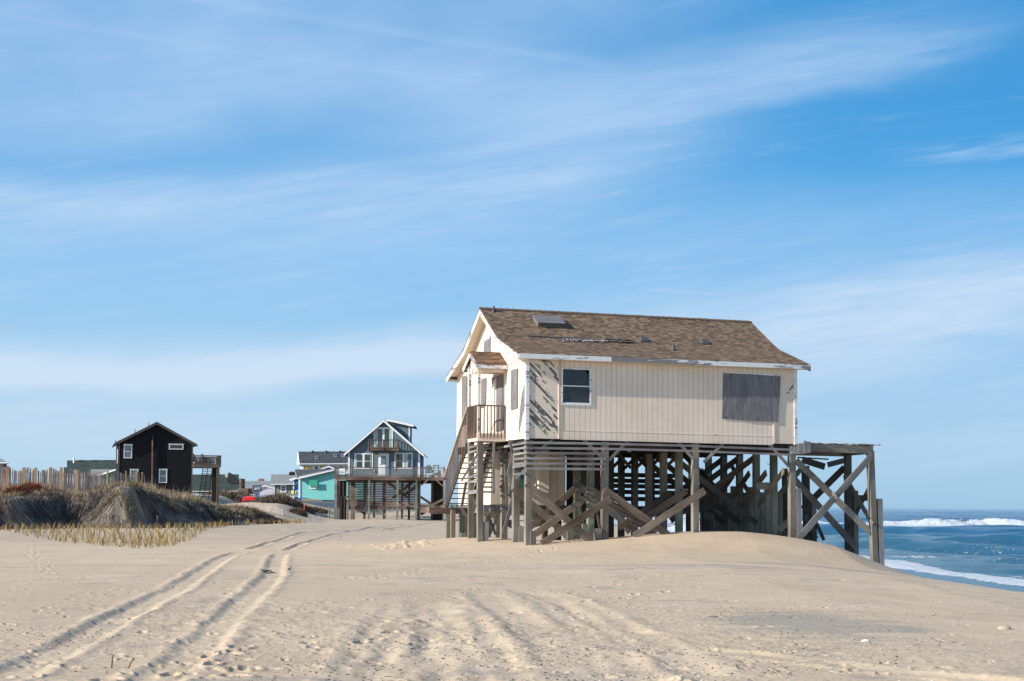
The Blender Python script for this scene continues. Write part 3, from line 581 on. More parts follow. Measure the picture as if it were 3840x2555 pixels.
def breaker(pts, hgt, wid, tail, seed, dens=1.0):
    """a breaking wave whose crest runs through pts (x, y, height factor)"""
    global Z, foam
    P = np.array(pts); cy = np.interp(X, P[:, 0], P[:, 1]); hf = np.interp(X, P[:, 0], P[:, 2], left=0, right=0)
    cy = cy+6*vnoise(X, Y*0, 0.05, seed, 3)*2; q = Y-cy; n = vnoise(X, Y, 0.25, seed+1, 5)*2; lump = 1+0.55*n
    prof = np.where(q < 0, np.exp(-(q/wid)**2), np.exp(-(q/(wid*2.2))**2)); Z += hgt*hf*prof*lump+0.25*hf*prof*vnoise(X, Y, 0.9, seed+2, 4)*2
    fr_ = np.where(q < 0, np.exp(-(q/tail)**2), np.exp(-(q/(wid*0.9))**2)); foam = np.maximum(foam, dens*hf**0.4*fr_*(0.95+0.45*n))
breaker([(8, 236, 0.4), (22, 240, 0.8), (34, 242, 0.5), (50, 244, 0.55), (60, 244, 0.65), (70, 242, 0.95), (76, 240, 1.15), (84, 240, 0.9), (98, 238, 0.6), (130, 236, 0.6), (200, 230, 0.2)], 1.7, 4.0, 13, 90, 1.0)
breaker([(-10, 330, 0.4), (10, 330, 0.6), (40, 335, 0.5), (56, 340, 0.1)], 1.1, 5.0, 18, 94, 1.2)
breaker([(14, 178, 0.7), (22, 176, 0.8), (30, 172, 0.5), (38, 168, 0.2), (46, 168, 0.0)], 0.8, 2.2, 8, 97, 1.4)
breaker([(22, 112, 0.35), (28, 108, 0.5), (36, 104, 0.2), (44, 102, 0.0)], 0.25, 1.5, 4, 99, 0.9)
wf = vnoise(X, Y, 0.16, 70, 5)*2
edge = 2.6+0.5*vnoise(X*0, Y, 0.06, 71, 4)*2
foam = np.maximum(foam, 1.25*ss(-0.4, 0.5, dsea+0.5*vnoise(X, Y, 0.5, 72, 4)*2)*(1-ss(edge*0.6, edge*1.25, dsea)))
foam = np.maximum(foam, (0.34+0.7*wf)*ss(2, 3.5, dsea)*(1-ss(5.5, 12, dsea)))
foam = np.maximum(foam, (0.10+0.52*vnoise(X*0.4, Y*0.6, 0.12, 74, 4)*2)*ss(8, 14, dsea)*(1-0.5*ss(140, 260, Y))*(Y < 260))
foam = np.maximum(foam, 0.55*ss(0.30, 0.62, vnoise(X*0.5, Y*1.1, 0.06, 75, 4)*2)*(Y > 250))
Z = SEAZ+KS*(Z+0.04*np.exp(-((dsea-0.9)/0.7)**2))
deep = ss(4, 40, dsea)
sea = sheet('sea', X*KS, Y*KS, Z, SEA, {'tone': np.clip(foam, 0, 1.3), 'deep': deep}, wrap=False); tag(sea, kind='structure')
def hz(x, y): return float(gz(np.array([x]), np.array([y]))[0])
# ------------------------------------------------------------------ the stilt house
H = Frame(0.51, 50.5, 17.7)
ZF, ZT, ZR = 4.0, 6.95, 9.25
LEN, DEP = 10.77, 9.13
base = Vector((H.P(5.4, 4.5, 0).x, H.P(5.4, 4.5, 0).y, 0.1))
house = thing('stilt_beach_house', 'derelict cream beach house on tall wooden pilings at the water edge, brown shingled roof', 'house', base)
UP, KK, EV = (4.565, 9.24), (2.30, 7.87), (-0.33, 7.0)     # roof profile (t, z): ridge, kink, eave
def zroof(t):
    t = min(t, 2*UP[0]-t); a, b = (UP, KK) if t > KK[0] else (KK, EV); return b[1]+(a[1]-b[1])*(t-b[0])/(a[0]-b[0])
# walls: front wall is pieced round the window opening
wx0, wz1 = H.fr(Z1(1256, 700)); wx1, wz0 = H.fr(Z1(1558, 1087)); wx1b = wx1
s_l0 = 0.11; s_l1 = H.fr(Z1(1228, 1000))[0]; s_r0 = H.fr(Z2(1528, 1200))[0]; s_r1 = LEN-0.11
mb = MB()
for a, b, c, d in ((s_l1+.09, wx0, ZF, ZT), (wx0, wx1, ZF, wz0), (wx0, wx1, wz1, ZT), (wx1, s_r0-.08, ZF, ZT)):
    mb.pf(H, [(a, c), (b, c), (b, d), (a, d)], 0, 0.12)
mb.build('front_wall', CREAM, house)
MB().pf(H, [(s_l0, ZF), (s_l1, ZF), (s_l1, ZT), (s_l0, ZT)], 0.004, 0.12).build('corner_panel', CREAM_PEEL_L, house)['label'] = 'diagonal siding with long strips of paint gone'
MB().pf(H, [(s_r0, ZF), (s_r1, ZF), (s_r1, ZT), (s_r0, ZT)], 0.004, 0.12).build('corner_panel', CREAM_PEEL_R, house)['label'] = 'diagonal siding with mostly sound paint'
mb = MB()
for a, b in ((s_l1, s_l1+.09), (s_r0-.08, s_r0)): mb.pf(H, [(a, ZF), (b, ZF), (b, ZT), (a, ZT)], -.025, .1)
zb_l = H.fr(Z1(1260, 1338))[1]; mb.pf(H, [(s_l1+.09, zb_l-.012), (s_r0-.08, zb_l-.05), (s_r0-.08, zb_l-.02), (s_l1+.09, zb_l+.018)], -.02, .01)
mb.build('wall_batten', CREAM_PLAIN, house)
mb = MB().pf(H, [(s_l1+.09, ZF-.02), (s_r0-.08, ZF-.06), (s_r0-.08, zb_l-.055), (s_l1+.09, zb_l-.015)], -.012, .01); mb.build('skirt_panel', CREAM, house)
gable = [(0, ZF)]+[(DEP, ZF)]+[(t, zroof(t)-.14) for t in (DEP, DEP-KK[0], UP[0], KK[0], 0.0)]
gu, gl = [p for p in gable], None
lo = [(0.11, ZF), (DEP, ZF), (DEP, ZT-.14), (0.11, ZT-.14)]; up_ = [(0.0, ZT-.14), (DEP, ZT-.14), (DEP, zroof(DEP)-.14), (DEP-KK[0], zroof(KK[0])-.14), (UP[0], UP[1]-.16), (KK[0], zroof(KK[0])-.14), (0.0, zroof(0)-.14)]
gp1 = H.gb(Z1(825, 1000))[0]
MB().pg(H, [(gp1, ZF), (DEP, ZF), (DEP, ZT-.15), (gp1, ZT-.15)], 0.0, 0.12).build('gable_wall', CREAM_FINE, house)
MB().pg(H, [(0.11, ZF), (gp1-.01, ZF), (gp1-.01, ZT-.15), (0.11, ZT-.15)], 0.0, 0.12).build('corner_panel', CREAM_PEEL_R, house)
MB().pg(H, up_, -0.025, 0.12).build('gable_peak', CREAM_FINE, house)
mb = MB(); mb.pg(H, [(0, ZF), (DEP, ZF), (DEP, zroof(DEP)-.14), (DEP-KK[0], KK[1]-.16), (UP[0], UP[1]-.16), (KK[0], KK[1]-.16), (0, zroof(0)-.14)], LEN-.12, LEN); mb.box(H, .12, LEN-.12, DEP-.12, DEP, ZF, ZT)
mb.build('rear_wall', CREAM, house)
mb = MB(); mb.box(H, .12, LEN-.12, .13, DEP-.13, ZF-.02, ZF+.04); mb.build('floor', WOOD_DARK, house)
mb = MB(); mb.box(H, .13, LEN-.13, .13, DEP-.13, ZT-.14, ZT-.06); mb.build('ceiling', plain('dim interior ceiling', (0.35, 0.33, 0.3)), house)
mb = MB(); mb.box(H, .13, LEN-.13, 3.2, 3.3, ZF+.05, ZT-.15); mb.build('partition', plain('dim interior wall', (0.22, 0.22, 0.22)), house)
mb = MB()
for (s0, t0) in ((-.03, -.03), (LEN-.10, -.03), (-.03, DEP-.10)):
    MB().box(H, s0, s0+.13, t0, t0+.13, ZF-.05, ZT).build('corner_trim', WHITE_OLD, house)
# roof: bent slopes
S0, S1 = -.42, LEN+.44
def slope(mb, a, b, th=.07):
    (ta, za), (tb, zb) = a, b; L = math.hypot(tb-ta, zb-za); return L
mb = MB()
for side in (0, 1):
    fl = (lambda t: t) if side == 0 else (lambda t: 2*UP[0]-t)
    prof = [EV, (KK[0]-.25, KK[1]-.075), (KK[0]+.22, KK[1]+.16), UP]; v = 0
    for (ta, za), (tb, zb) in zip(prof, prof[1:]):
        L = math.hypot(tb-ta, zb-za); a, b, c, d = H.P(S0, fl(ta), za), H.P(S1, fl(ta), za), H.P(S1, fl(tb), zb), H.P(S0, fl(tb), zb)
        uv = [(S0, v), (S1, v), (S1, v+L), (S0, v+L)]
        mb.face([a, b, c, d] if side == 0 else [b, a, d, c], uv if side == 0 else [uv[1], uv[0], uv[3], uv[2]])
        lo_ = [p-Vector((0, 0, .06)) for p in (a, b, c, d)]; mb.face([lo_[0], lo_[3], lo_[2], lo_[1]]); mb.face([a, d, lo_[3], lo_[0]]); mb.face([b, lo_[1], lo_[2], c])
        if ta == EV[0]: mb.face([a, lo_[0], lo_[1], b], [(S0, 0), (S0, .06), (S1, .06), (S1, 0)])
        v += L
roof = mb.build('roof', SH_BROWN, house)
mb = MB()
nseg = 44
for i in range(nseg):       # ridge caps
    a = S0+(S1-S0)*i/nseg; b = a+(S1-S0)/nseg*1.12; dz_ = random.uniform(0, .012)
    for sgn in (-1, 1):
        mb.face([H.P(a, UP[0], UP[1]+.035+dz_), H.P(b, UP[0], UP[1]+.02), H.P(b, UP[0]+sgn*.15, UP[1]-.07), H.P(a, UP[0]+sgn*.15, UP[1]-.055+dz_)][::sgn])
mb.build('ridge_cap', SH_BROWN, roof)
# barge boards on both gable ends, fascia, soffits
def rake(s0, s1, name, m, par, hh=.20):
    mb = MB()
    for side in (0, 1):
        fl = (lambda t: t) if side == 0 else (lambda t: 2*UP[0]-t)
        P_ = [EV, KK, UP]
        for (ta, za), (tb, zb) in zip(P_, P_[1:]):
            pts = [(fl(ta), za-.062), (fl(tb), zb-.062), (fl(tb), zb-.062-hh), (fl(ta), za-.062-hh)]
            if side == 0: pts = pts[::-1]
            mb.pg(H, pts, s0, s1)
    return mb.build(name, m, par)
rake(S0-.002, S0+.03, 'barge_board', WHITE_OLD, roof); rake(S1-.03, S1+.002, 'barge_board', WHITE_BAD, roof)
zf0 = EV[1]-.075
for a, b, m in ((S0+.03, 3.1, WHITE_OLD), (3.11, 6.75, WHITE_BAD), (6.76, S1-.03, chipped('patchy white fascia', 0.46))):
    mb = MB(); mb.beam(H.P(a, EV[0]-.02, zf0-.025), H.P(b, EV[0]-.02, zf0-.025), .17, .035, -H.d2); mb.build('fascia', m, roof)
mb = MB(); mb.beam(H.P(S0+.03, 2*UP[0]-EV[0]-.02, zf0-.06), H.P(S1-.03, 2*UP[0]-EV[0]-.02, zf0-.06), .17, .035, H.d2); mb.build('fascia', WHITE_OLD, roof)
mb = MB()
mb.box(H, S0+.03, S1-.03, EV[0]+.04, -.03, zf0-.105, zf0-.09); mb.box(H, S0+.03, S1-.03, DEP+.03, 2*UP[0]-EV[0]-.04, zf0-.105, zf0-.09)
for side in (0, 1):
    fl = (lambda t: t) if side == 0 else (lambda t: 2*UP[0]-t)
    P_ = [(0, zroof(0)), KK, UP]
    for (ta, za), (tb, zb) in zip(P_, P_[1:]):
        A = [H.P(S0+.03, fl(ta), za-.15), H.P(-.03, fl(ta), za-.15), H.P(-.03, fl(tb), zb-.15), H.P(S0+.03, fl(tb), zb-.15)]
        mb.face(A[::-1] if side == 0 else A)
mb.build('soffit', SOFFIT, roof)
# roof damage, hatch, pipes and vents
def rf(p):      # pixel -> (s, t) on the front slopes
    for (ta, za), (tb, zb), lo_, hi in ((EV, KK, EV[0]-1, KK[0]), (KK, UP, KK[0], 99)):
        n = (H.d2*(-(zb-za))+Vector((0, 0, 1))*(tb-ta)).normalized(); o = H.P(0, ta, za); d = ray(*p); k = (o-EYE).dot(n)/d.dot(n); q = H.loc(EYE+d*k)
        if lo_ <= q[1] <= hi: return q[0], q[1]
    return q[0], q[1]
def on(s_, t_, h=0.0):
    a, b = (UP, KK) if t_ > KK[0] else (KK, EV); n = (H.d2*(-(a[1]-b[1]))+Vector((0, 0, 1))*(a[0]-b[0])).normalized(); return H.P(s_, t_, zroof(t_))+n*h
hole = [(1040, 398), (1130, 402), (1230, 404), (1330, 400), (1450, 408), (1560, 410), (1700, 420), (1790, 425), (1690, 440), (1560, 445), (1430, 445), (1330, 438), (1240, 430), (1120, 412)]
mb = MB(); mb.face([on(*rf(Z1(*p)), .012) for p in hole][::-1]); mb.build('roof_hole_shade', DARKVOID, roof)  # dark face laid on the roof paints the shade inside the hole
for X_ in (1330, 1432, 1535, 1640):
    mb = MB()
    a, b = rf(Z1(X_, 418)), rf(Z1(X_+36, 444)); mb.face([on(a[0], a[1], .03), on(a[0]+.02, b[1], .03), on(b[0]+.08, b[1], .03), on(a[0]+.10, a[1]-.02, .03)]); mb.build('exposed_rafter', INSUL, roof)
mb = MB()
for k in range(26):
    X_ = random.uniform(1250, 1800); Y_ = random.uniform(418, 441); a = rf(Z1(X_, Y_)); s_ = random.uniform(.05, .16)
    mb.face([on(a[0], a[1], .035), on(a[0]+s_, a[1]-.02, .03), on(a[0]+s_*.9, a[1]+.05, .055), on(a[0]+.02, a[1]+.06, .05)])
mb.build('insulation_scrap', plain('silver insulation', (0.34, 0.33, 0.34), 0.6, 0.5, sc=20), roof)['kind'] = 'stuff'
mb = MB()
for k in range(150):
    X_ = random.choice([random.uniform(905, 1250), random.uniform(1040, 1950), random.uniform(1650, 1950)]); yb = 390+(X_-905)*.045; Y_ = yb+random.choice([random.uniform(-4, 8), random.uniform(14, 26) if X_ > 1250 else 6])
    a = rf(Z1(X_, Y_)); s_ = random.uniform(.12, .34); t_ = random.uniform(.05, .13); r1, r2 = random.uniform(.02, .08), random.uniform(.02, .07)
    mb.face([on(a[0], a[1], r1), on(a[0]+s_, a[1]+random.uniform(-.04, .04), r2), on(a[0]+s_*.85, a[1]+t_, .03), on(a[0]+random.uniform(0, .05), a[1]+t_*.9, .03)])
mb.build('torn_felt', RAG, roof)
a, b, c, d = [rf(Z1(*p)) for p in ((1018, 292), (1278, 300), (1236, 222), (992, 214))]
mb = MB(); q = [(a[0], a[1]), (b[0], b[1]), (b[0], c[1]), (a[0], d[1])]; q = [on(*x, .0) for x in q]; n_ = (on(a[0], a[1], 1)-on(a[0], a[1], 0))
mb.hexa([q[0], q[1], q[1]+n_*.16, q[0]+n_*.16, q[3], q[2], q[2]+n_*.16, q[3]+n_*.16]); hb = mb.build('roof_hatch', WOOD_POST, roof)
mb = MB(); e = [q[0]-H.d1*.05+n_*.163-H.d2*.05, q[1]+H.d1*.05+n_*.163-H.d2*.05, q[2]+H.d1*.05+n_*.163+H.d2*.04, q[3]-H.d1*.05+n_*.163+H.d2*.04]; mb.prism(e, n_*.03, [(0, 0), (.0, 1.2), (.8, 1.2), (.8, 0)]); mb.build('plywood_lid', PLY, hb)
for p_, bq, r_ in (((571, 78), (572, 138), .035), ((0, 0), (0, 0), .05)):
    if r_ == .05: top, bt = Z2(497, 452), Z2(499, 522)
    else: top, bt = Z1(571, 76), Z1(573, 132)
    s_, t_ = rf(bt); P0 = on(s_, t_, -.02); zt_ = H.fr(top, t_)[1]; mb = MB(); mb.tube(P0, Vector((P0.x, P0.y, zt_)), r_, r_*.92, 10); mb.tube(P0+Vector((0, 0, .0)), P0+Vector((0, 0, .16)), r_*2.4, r_*1.05, 10)
    mb.build('vent_pipe', BLACKM if r_ < .05 else DKGREY, roof, smooth=False)
for cc in ((213, 452), (828, 476)):
    s_, t_ = rf(Z2(*cc)); mb = MB(); b0 = [on(s_-.17, t_-.02), on(s_+.17, t_-.02), on(s_+.17, t_+.28), on(s_-.17, t_+.28)]; n_ = on(s_, t_, 1)-on(s_, t_)
    t0_ = [b0[0]+n_*.13+H.d1*.05+H.d2*.05, b0[1]+n_*.13-H.d1*.05+H.d2*.05, b0[2]+n_*.11-H.d1*.05-H.d2*.07, b0[3]+n_*.11+H.d1*.05-H.d2*.07]
    m_ = [b0[0]+n_*.07-H.d1*.02, b0[1]+n_*.07+H.d1*.02, b0[2]+n_*.06+H.d1*.02, b0[3]+n_*.06-H.d1*.02]
    for A, B in ((b0, m_), (m_, t0_)):
        for i in range(4): mb.face([A[i], A[(i+1) % 4], B[(i+1) % 4], B[i]])
    mb.face(t0_); mb.build('roof_vent', DKGREY, roof)
# window with broken panes
mb = MB()
fw = .055; fr4 = [(wx0, wz0, wx1, wz0+fw), (wx0, wz1-fw, wx1, wz1), (wx0, wz0+fw, wx0+fw, wz1-fw), (wx1-fw, wz0+fw, wx1, wz1-fw)]
zm = (wz0+wz1)/2+.02
for a, b, c, d in fr4: mb.pf(H, [(a, b), (c, b), (c, d), (a, d)], -.035, .10)
win = mb.build('window', WHITE_OLD, house)
mb = MB().pf(H, [(wx0+fw, zm-.02), (wx1-fw, zm-.02), (wx1-fw, zm+.02), (wx0+fw, zm+.02)], -.02, .05); mb.build('sash_bar', WHITE_OLD, win); mb = MB(); mb.pf(H, [(wx0+fw, wz0+fw+.0), (wx1-fw, wz0+fw), (wx1-fw, wz0+fw+.04), (wx0+fw, wz0+fw+.04)], -.015, .04); mb.build('sash_bar', WHITE_OLD, win)
mb = MB(); x0, x1 = wx0+fw, wx1-fw
gl1 = [(x0, zm+.02), (x1-.02, zm+.02), (x1-.02, zm+.20), (x1-.09, zm+.30), (x1-.06, zm+.42), (x1-.12, zm+.52), (x1-.22, wz1-fw-.03), (x1-.30, wz1-fw), (x0, wz1-fw)]
gl2 = [(x0, wz0+fw+.10), (x0+.05, wz0+fw+.06), (x0+.16, wz0+fw+.05), (x1-.14, wz0+fw+.05), (x1-.02, wz0+fw+.12), (x1-.01, zm-.14), (x1-.05, zm-.02), (x0, zm-.02)]
mb.pf(H, gl1, .02, .026); mb.pf(H, gl2, .02, .026); mb.build('broken_glass', plain('dusty dark glass', (0.035, 0.042, 0.05), 0.35, 0.4, 0.5, 1.5), win)
for a, b in ((zm+.14, zm+.36), (zm-.18, zm-.02)): pass
mb = MB().box(H, wx0+.02, wx1-.02, .9, .95, zm-.16, zm+.34); mb.build('blind', plain('grey sagging blind', (0.30, 0.32, 0.34)), win)
# plywood sheets
for pts, tl in (([(1007, 755), (1258, 765), (1247, 1237), (990, 1218)], -.03), ([(1260, 767), (1583, 790), (1557, 1252), (1249, 1239)], -.045)):
    q = [H.fr(Z2(*p)) for p in pts][::-1]; MB().prism([H.P(a, tl, z) for a, z in q], H.d2*.02, [(a, z) for a, z in q]).build('plywood_sheet', PLY, house)
q = [H.fr(Z2(*p)) for p in ((1028, 745), (1268, 755), (1515, 770), (1515, 788), (1268, 776), (1028, 763))][::-1]; MB().pf(H, q, -.028, .0).build('window_head', WHITE, house)
for pts, nm, m in (([(757, 726), (822, 709), (818, 1112), (752, 1129)], 'plywood_sheet', PLY), ([(608, 785), (672, 768), (672, 1330), (604, 1352)], 'boarded_door', PLY), ([(453, 820), (478, 810), (474, 1100), (450, 1112)], 'plywood_sheet', PLY), ([(479, 812), (502, 804), (497, 1068), (477, 1080)], 'plywood_sheet', PLY), ([(257, 790), (307, 780), (305, 1270), (256, 1290)], 'plywood_sheet', PLY)):
    q = [H.gb(Z1(*p)) for p in pts]; MB().prism([H.P(-.012, a, z) for a, z in q], H.d1*-.03, [(a, z) for a, z in q]).build(nm, m, house)
q = [H.gb(Z1(*p), -.025) for p in ((472, 440), (500, 420), (528, 408), (530, 392), (541, 374), (545, 395), (543, 520), (551, 545), (552, 600), (472, 600))]; MB().prism([H.P(-.03, a, z) for a, z in q], H.d1*-.008, [(a, z) for a, z in q]).build('bare_plywood_patch', PLY, house)
q = [H.gb(Z1(*p)) for p in ((903, 800), (860, 960), (842, 1100), (826, 1300), (828, 1385), (848, 1280), (872, 1160), (903, 1060))]; MB().prism([H.P(-.006, a, z) for a, z in q], H.d1*-.006, [(a, z) for a, z in q]).build('bare_plywood_patch', PLY, house)
q = H.gb(Z1(588, 830)); mb = MB(); mb.tube(H.P(-.01, q[0], q[1]+.1), H.P(-.12, q[0], q[1]+.06), .06, .05, 8); mb.tube(H.P(-.11, q[0], q[1]+.08), H.P(-.11, q[0], q[1]-.14), .05, .03, 8); mb.build('wall_lantern', GREYMETAL, house)
# porch
T0, T1, SP = 2.46, 3.80, -1.08
mb = MB(); mb.box(H, SP, -.03, T0, T1, 4.17, 4.24); por = mb.build('porch', WOOD_GREY, house)
mb = MB(); mb.box(H, SP-.02, -.03, T0-.02, T0, 3.98, 4.27); mb.box(H, SP-.02, SP, T0, T1, 3.98, 4.27); mb.box(H, SP, -.03, T1, T1+.02, 3.98, 4.27); mb.build('porch_skirt', cream_siding('cream porch skirt', groove=.12, peel=.2), por)
RT = 5.33
for (a, t, z1) in ((SP+.05, T0+.05, 6.62), (SP+.05, T1-.05, 6.62)):
    MB().box(H, a-.05, a+.05, t-.05, t+.05, 4.2, z1).build('porch_post', CREAMPOST, por)
mb = MB(); mb.box(H, SP-.01, -.03, T0-.02, T0+.05, RT-.05, RT); mb.box(H, SP-.01, SP+.06, T0+.05, T1, RT-.05, RT+.001); mb.build('porch_rail', WOOD_DARK, por)
mb = MB()
for i in range(8): s_ = SP+.10+i*.135; mb.beam(H.P(s_, T0-.03, 4.10), H.P(s_, T0-.03, RT-.02), .038, .038, H.d2)
mb.build('baluster_row', WOOD_DECK, por)
mb = MB()
for i in range(10): t_ = T0+.08+i*.135; mb.beam(H.P(SP-.035, t_, 4.10), H.P(SP-.035, t_, RT-.02), .038, .038, H.d1)
mb.build('baluster_row', WOOD_DECK, por)
tc = (T0+T1)/2; PRZ = 7.38; PEZ = 6.86; HW = .92
mb = MB()
for sg in (-1, 1):
    A = [H.P(SP-.12, tc+sg*HW, PEZ), H.P(-.03, tc+sg*HW, PEZ), H.P(-.03, tc, PRZ), H.P(SP-.12, tc, PRZ)]; L = math.hypot(HW, PRZ-PEZ); uv = [(0, 0), (1.1, 0), (1.1, L), (0, L)]
    if sg > 0: A = A[::-1]; uv = uv[::-1]
    mb.face(A, uv); B = [p-Vector((0, 0, .05)) for p in A]; mb.face(B[::-1])
    for i in range(4): mb.face([A[i], B[i], B[(i+1) % 4], A[(i+1) % 4]])
pr = mb.build('porch_roof', SH_PORCH, por)
mb = MB(); mb.beam(H.P(SP-.12, tc-HW+.02, PEZ-.12), H.P(-.03, tc-HW+.02, PEZ-.12), .15, .03, -H.d2); mb.beam(H.P(SP-.12, tc+HW-.02, PEZ-.12), H.P(-.03, tc+HW-.02, PEZ-.12), .15, .03, -H.d2)
for sg in (-1, 1): mb.beam(H.P(SP-.135, tc+sg*HW, PEZ-.13), H.P(SP-.135, tc, PRZ-.13), .15, .03, -H.d1)
mb.build('porch_fascia', chipped('patchy porch fascia', .50), pr)
mb = MB(); mb.pg(H, [(tc-.78, 6.75), (tc+.78, 6.75), (tc, PRZ-.10)], SP-.02, SP); mb.box(H, SP-.025, -.03, T0-.03, T0+.03, 6.55, 6.76); mb.box(H, SP-.024, SP+.03, T0+.03, T1, 6.55, 6.75); mb.build('porch_header', cream_siding('cream porch header', groove=.13, peel=.3), pr)
mb = MB(); mb.box(H, SP+.03, -.03, T0+.03, T1, 6.60, 6.62); mb.build('porch_ceiling', SOFFIT, pr)
# stair down from the porch to a landing
ST0, ST1, SZ0, SZ1 = T1, T1+3.15, 4.15, 1.62
stair = MB()
for s_ in (SP+.04, -.10): stair.beam(H.P(s_, ST0, SZ0-.12), H.P(s_, ST1, SZ1-.08), .24, .05, H.d1)
stair = stair.build('staircase', WOOD_DARK, house)
NT = 13
for i in range(NT):
    f_ = (i+.7)/NT; t_ = ST0+(ST1-ST0)*f_; z_ = SZ0+(SZ1-SZ0)*f_; MB().box(H, SP+.02, -.08, t_-.12, t_+.13, z_-.02, z_+.02).build('tread', WOOD_DECK, stair)
mb = MB(); mb.beam(H.P(SP-.02, ST0-.05, RT-.02), H.P(SP-.02, ST1+.10, SZ1+1.12), .09, .05, Vector((0, 0, 1))); mb.build('stair_rail', WOOD_LATH, stair)
mb = MB()
for i in range(19):
    f_ = (i+.5)/19; t_ = ST0+(ST1-ST0)*f_; z_ = SZ0+(SZ1-SZ0)*f_; lean = .12*f_; mb.beam(H.P(SP-.02, t_+lean*.6, z_-.30), H.P(SP-.02, t_-lean*.3+.05*f_, z_+1.10), .03, .03, H.d1)
mb.build('baluster_row', WOOD_DECK, stair)
mb = MB(); mb.box(H, -1.75, .05, ST1-.15, ST1+1.25, 1.44, 1.50); mb.box(H, -1.76, .05, ST1-.19, ST1-.15, 1.26, 1.50); mb.box(H, -1.80, -1.76, ST1-.19, ST1+1.2, 1.30, 1.52); ld = mb.build('stair_landing', WOOD_DECK, house)
for (c0, w_, t_, top) in (((122, 1250), .20, ST1-.1, 1.26), ((170, 1255), .17, ST1-.35, 1.42), ((270, 1262), .21, ST1-.2, 1.30)):
    s_, z_ = H.fr(Z3(*c0), t_); MB().beam(H.P(s_, t_, -.6), H.P(s_, t_, top), w_, .17, -H.d2).build('landing_post', WOOD_GREEN if w_ > .18 else WOOD_BRACE, ld)
s_, z_ = H.fr(Z3(283, 1262), ST1-.5); MB().beam(H.P(s_, ST1-.5, -.4), H.P(s_, ST1-.5, .52), .20, .16, -H.d2).build('landing_post', WOOD_GREEN, ld)
# --- framing under the floor
rows = [0.02, 1.45, 2.90, 4.35, 5.80, 7.25, 8.95]
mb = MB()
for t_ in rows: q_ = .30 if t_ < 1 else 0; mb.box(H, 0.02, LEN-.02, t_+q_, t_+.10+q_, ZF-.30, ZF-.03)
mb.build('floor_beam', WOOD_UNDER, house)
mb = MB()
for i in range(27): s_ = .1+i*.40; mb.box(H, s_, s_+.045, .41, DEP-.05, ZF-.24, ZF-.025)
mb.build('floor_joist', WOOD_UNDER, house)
def post(P0, ztop, w_=.235, m=None, name='piling', lean=(0, 0), d=.22, zb=None):
    z0 = (hz(P0.x, P0.y)-.5) if zb is None else zb; a = Vector((P0.x, P0.y, z0)); b = Vector((P0.x+lean[0], P0.y+lean[1], ztop))
    return MB().beam(a, b, w_, d, -H.d2).build(name, m or WOOD_POST, house)
cols = [0.02, 2.93, 6.52, 10.53]
for j, t_ in enumerate(rows):
    for i, s_ in enumerate(cols):
        if 3 <= j and i == 0: s_ = .25
        if j >= 3 and i == 1: continue
        post(H.P(s_+.11, t_+.12, 0), ZF-.06 if j == 0 else ZF-.3, m=WOOD_GREEN if j in (1, 2) and i > 0 else WOOD_POST)
for j, t_ in enumerate(rows[3:]):
    for s_ in (4.1, 5.3): post(H.P(s_, t_+.9, 0), ZF-.3, m=WOOD_DARK)
for (c0, t_, w_, zt) in (((1062, 1290), -.02, .20, .72), ((925, 1245), 1.45, .2, .85), ((1785, 1240), .0, .24, .8), ((1470, 1205), 1.2, .22, .75), ((1635, 1190), 1.5, .2, .95)):
    s_, z_ = H.fr(Z3(*c0), t_); post(H.P(s_, t_+.1, 0), zt, w_, WOOD_GREEN if t_ > 1 else WOOD_POST, 'piling_stub')
# sistered pilings along the sea side
for j, t_ in enumerate(rows[1:6]):
    post(H.P(cols[3]-.14, t_+.12, 0), 2.35+.05*j, .22, WOOD_POST, 'piling_sister'); post(H.P(cols[3]+.36, t_+.14, 0), 2.2, .2, WOOD_GREEN, 'piling_sister')
post(H.P(cols[3]+.35, .12, 0), 2.32, .19, WOOD_GREY, 'piling_sister')
# porch posts
for c0, c1, t_ in (((472, 1230), (472, 160), T0+.1), ((370, 1243), (372, 185), T1-.1)):
    s_, _ = H.fr(Z3(*c0), t_); s1_, _ = H.fr(Z3(*c1), t_); a = H.P(s_, t_, hz(*H.P(s_, t_, 0).xy)-.4); MB().beam(a, H.P(s1_, t_, 4.0), .21, .2, -H.d2).build('porch_piling', WOOD_POST, house)
for c0, t_, zt in (((420, 1225), T1-.1, 1.25), ((533, 1225), T0+.1, 1.0)):
    s_, _ = H.fr(Z3(*c0), t_); post(H.P(s_, t_+.02, 0), zt, .18, WOOD_GREY, 'piling_stub')
# boards placed on planes of constant t:   c, p0, p1, t, width
def fb(c, p0, p1, t_, w_, m, name='brace', th=.045, c2=None, t2=None):
    a = H.fr(c(*p0), t_); b = H.fr((c2 or c)(*p1), t_ if t2 is None else t2)
    return MB().beam(H.P(a[0], t_, a[1]), H.P(b[0], t_ if t2 is None else t2, b[1]), w_, th, -H.d2).build(name, m, house)
fb(Z3, (985, 625), (1705, 1275), -.13, .255, WOOD_BRACE); fb(Z3, (1915, 800), (1150, 1300), -.19, .255, WOOD_BRACE)
fb(Z3, (1848, 700), (520, 1275), -.13, .255, WOOD_BRACE, c2=Z4); fb(Z4, (950, 755), (120, 1290), -.19, .255, WOOD_BRACE)
fb(Z3, (842, 680), (1450, 1215), 1.32, .25, WOOD_BRACE); fb(Z3, (1745, 715), (1080, 1190), 1.27, .25, WOOD_BRACE); fb(Z3, (1655, 665), (370, 1270), 1.30, .25, WOOD_BRACE, c2=Z4); fb(Z4, (735, 755), (20, 1235), 1.25, .25, WOOD_BRACE)
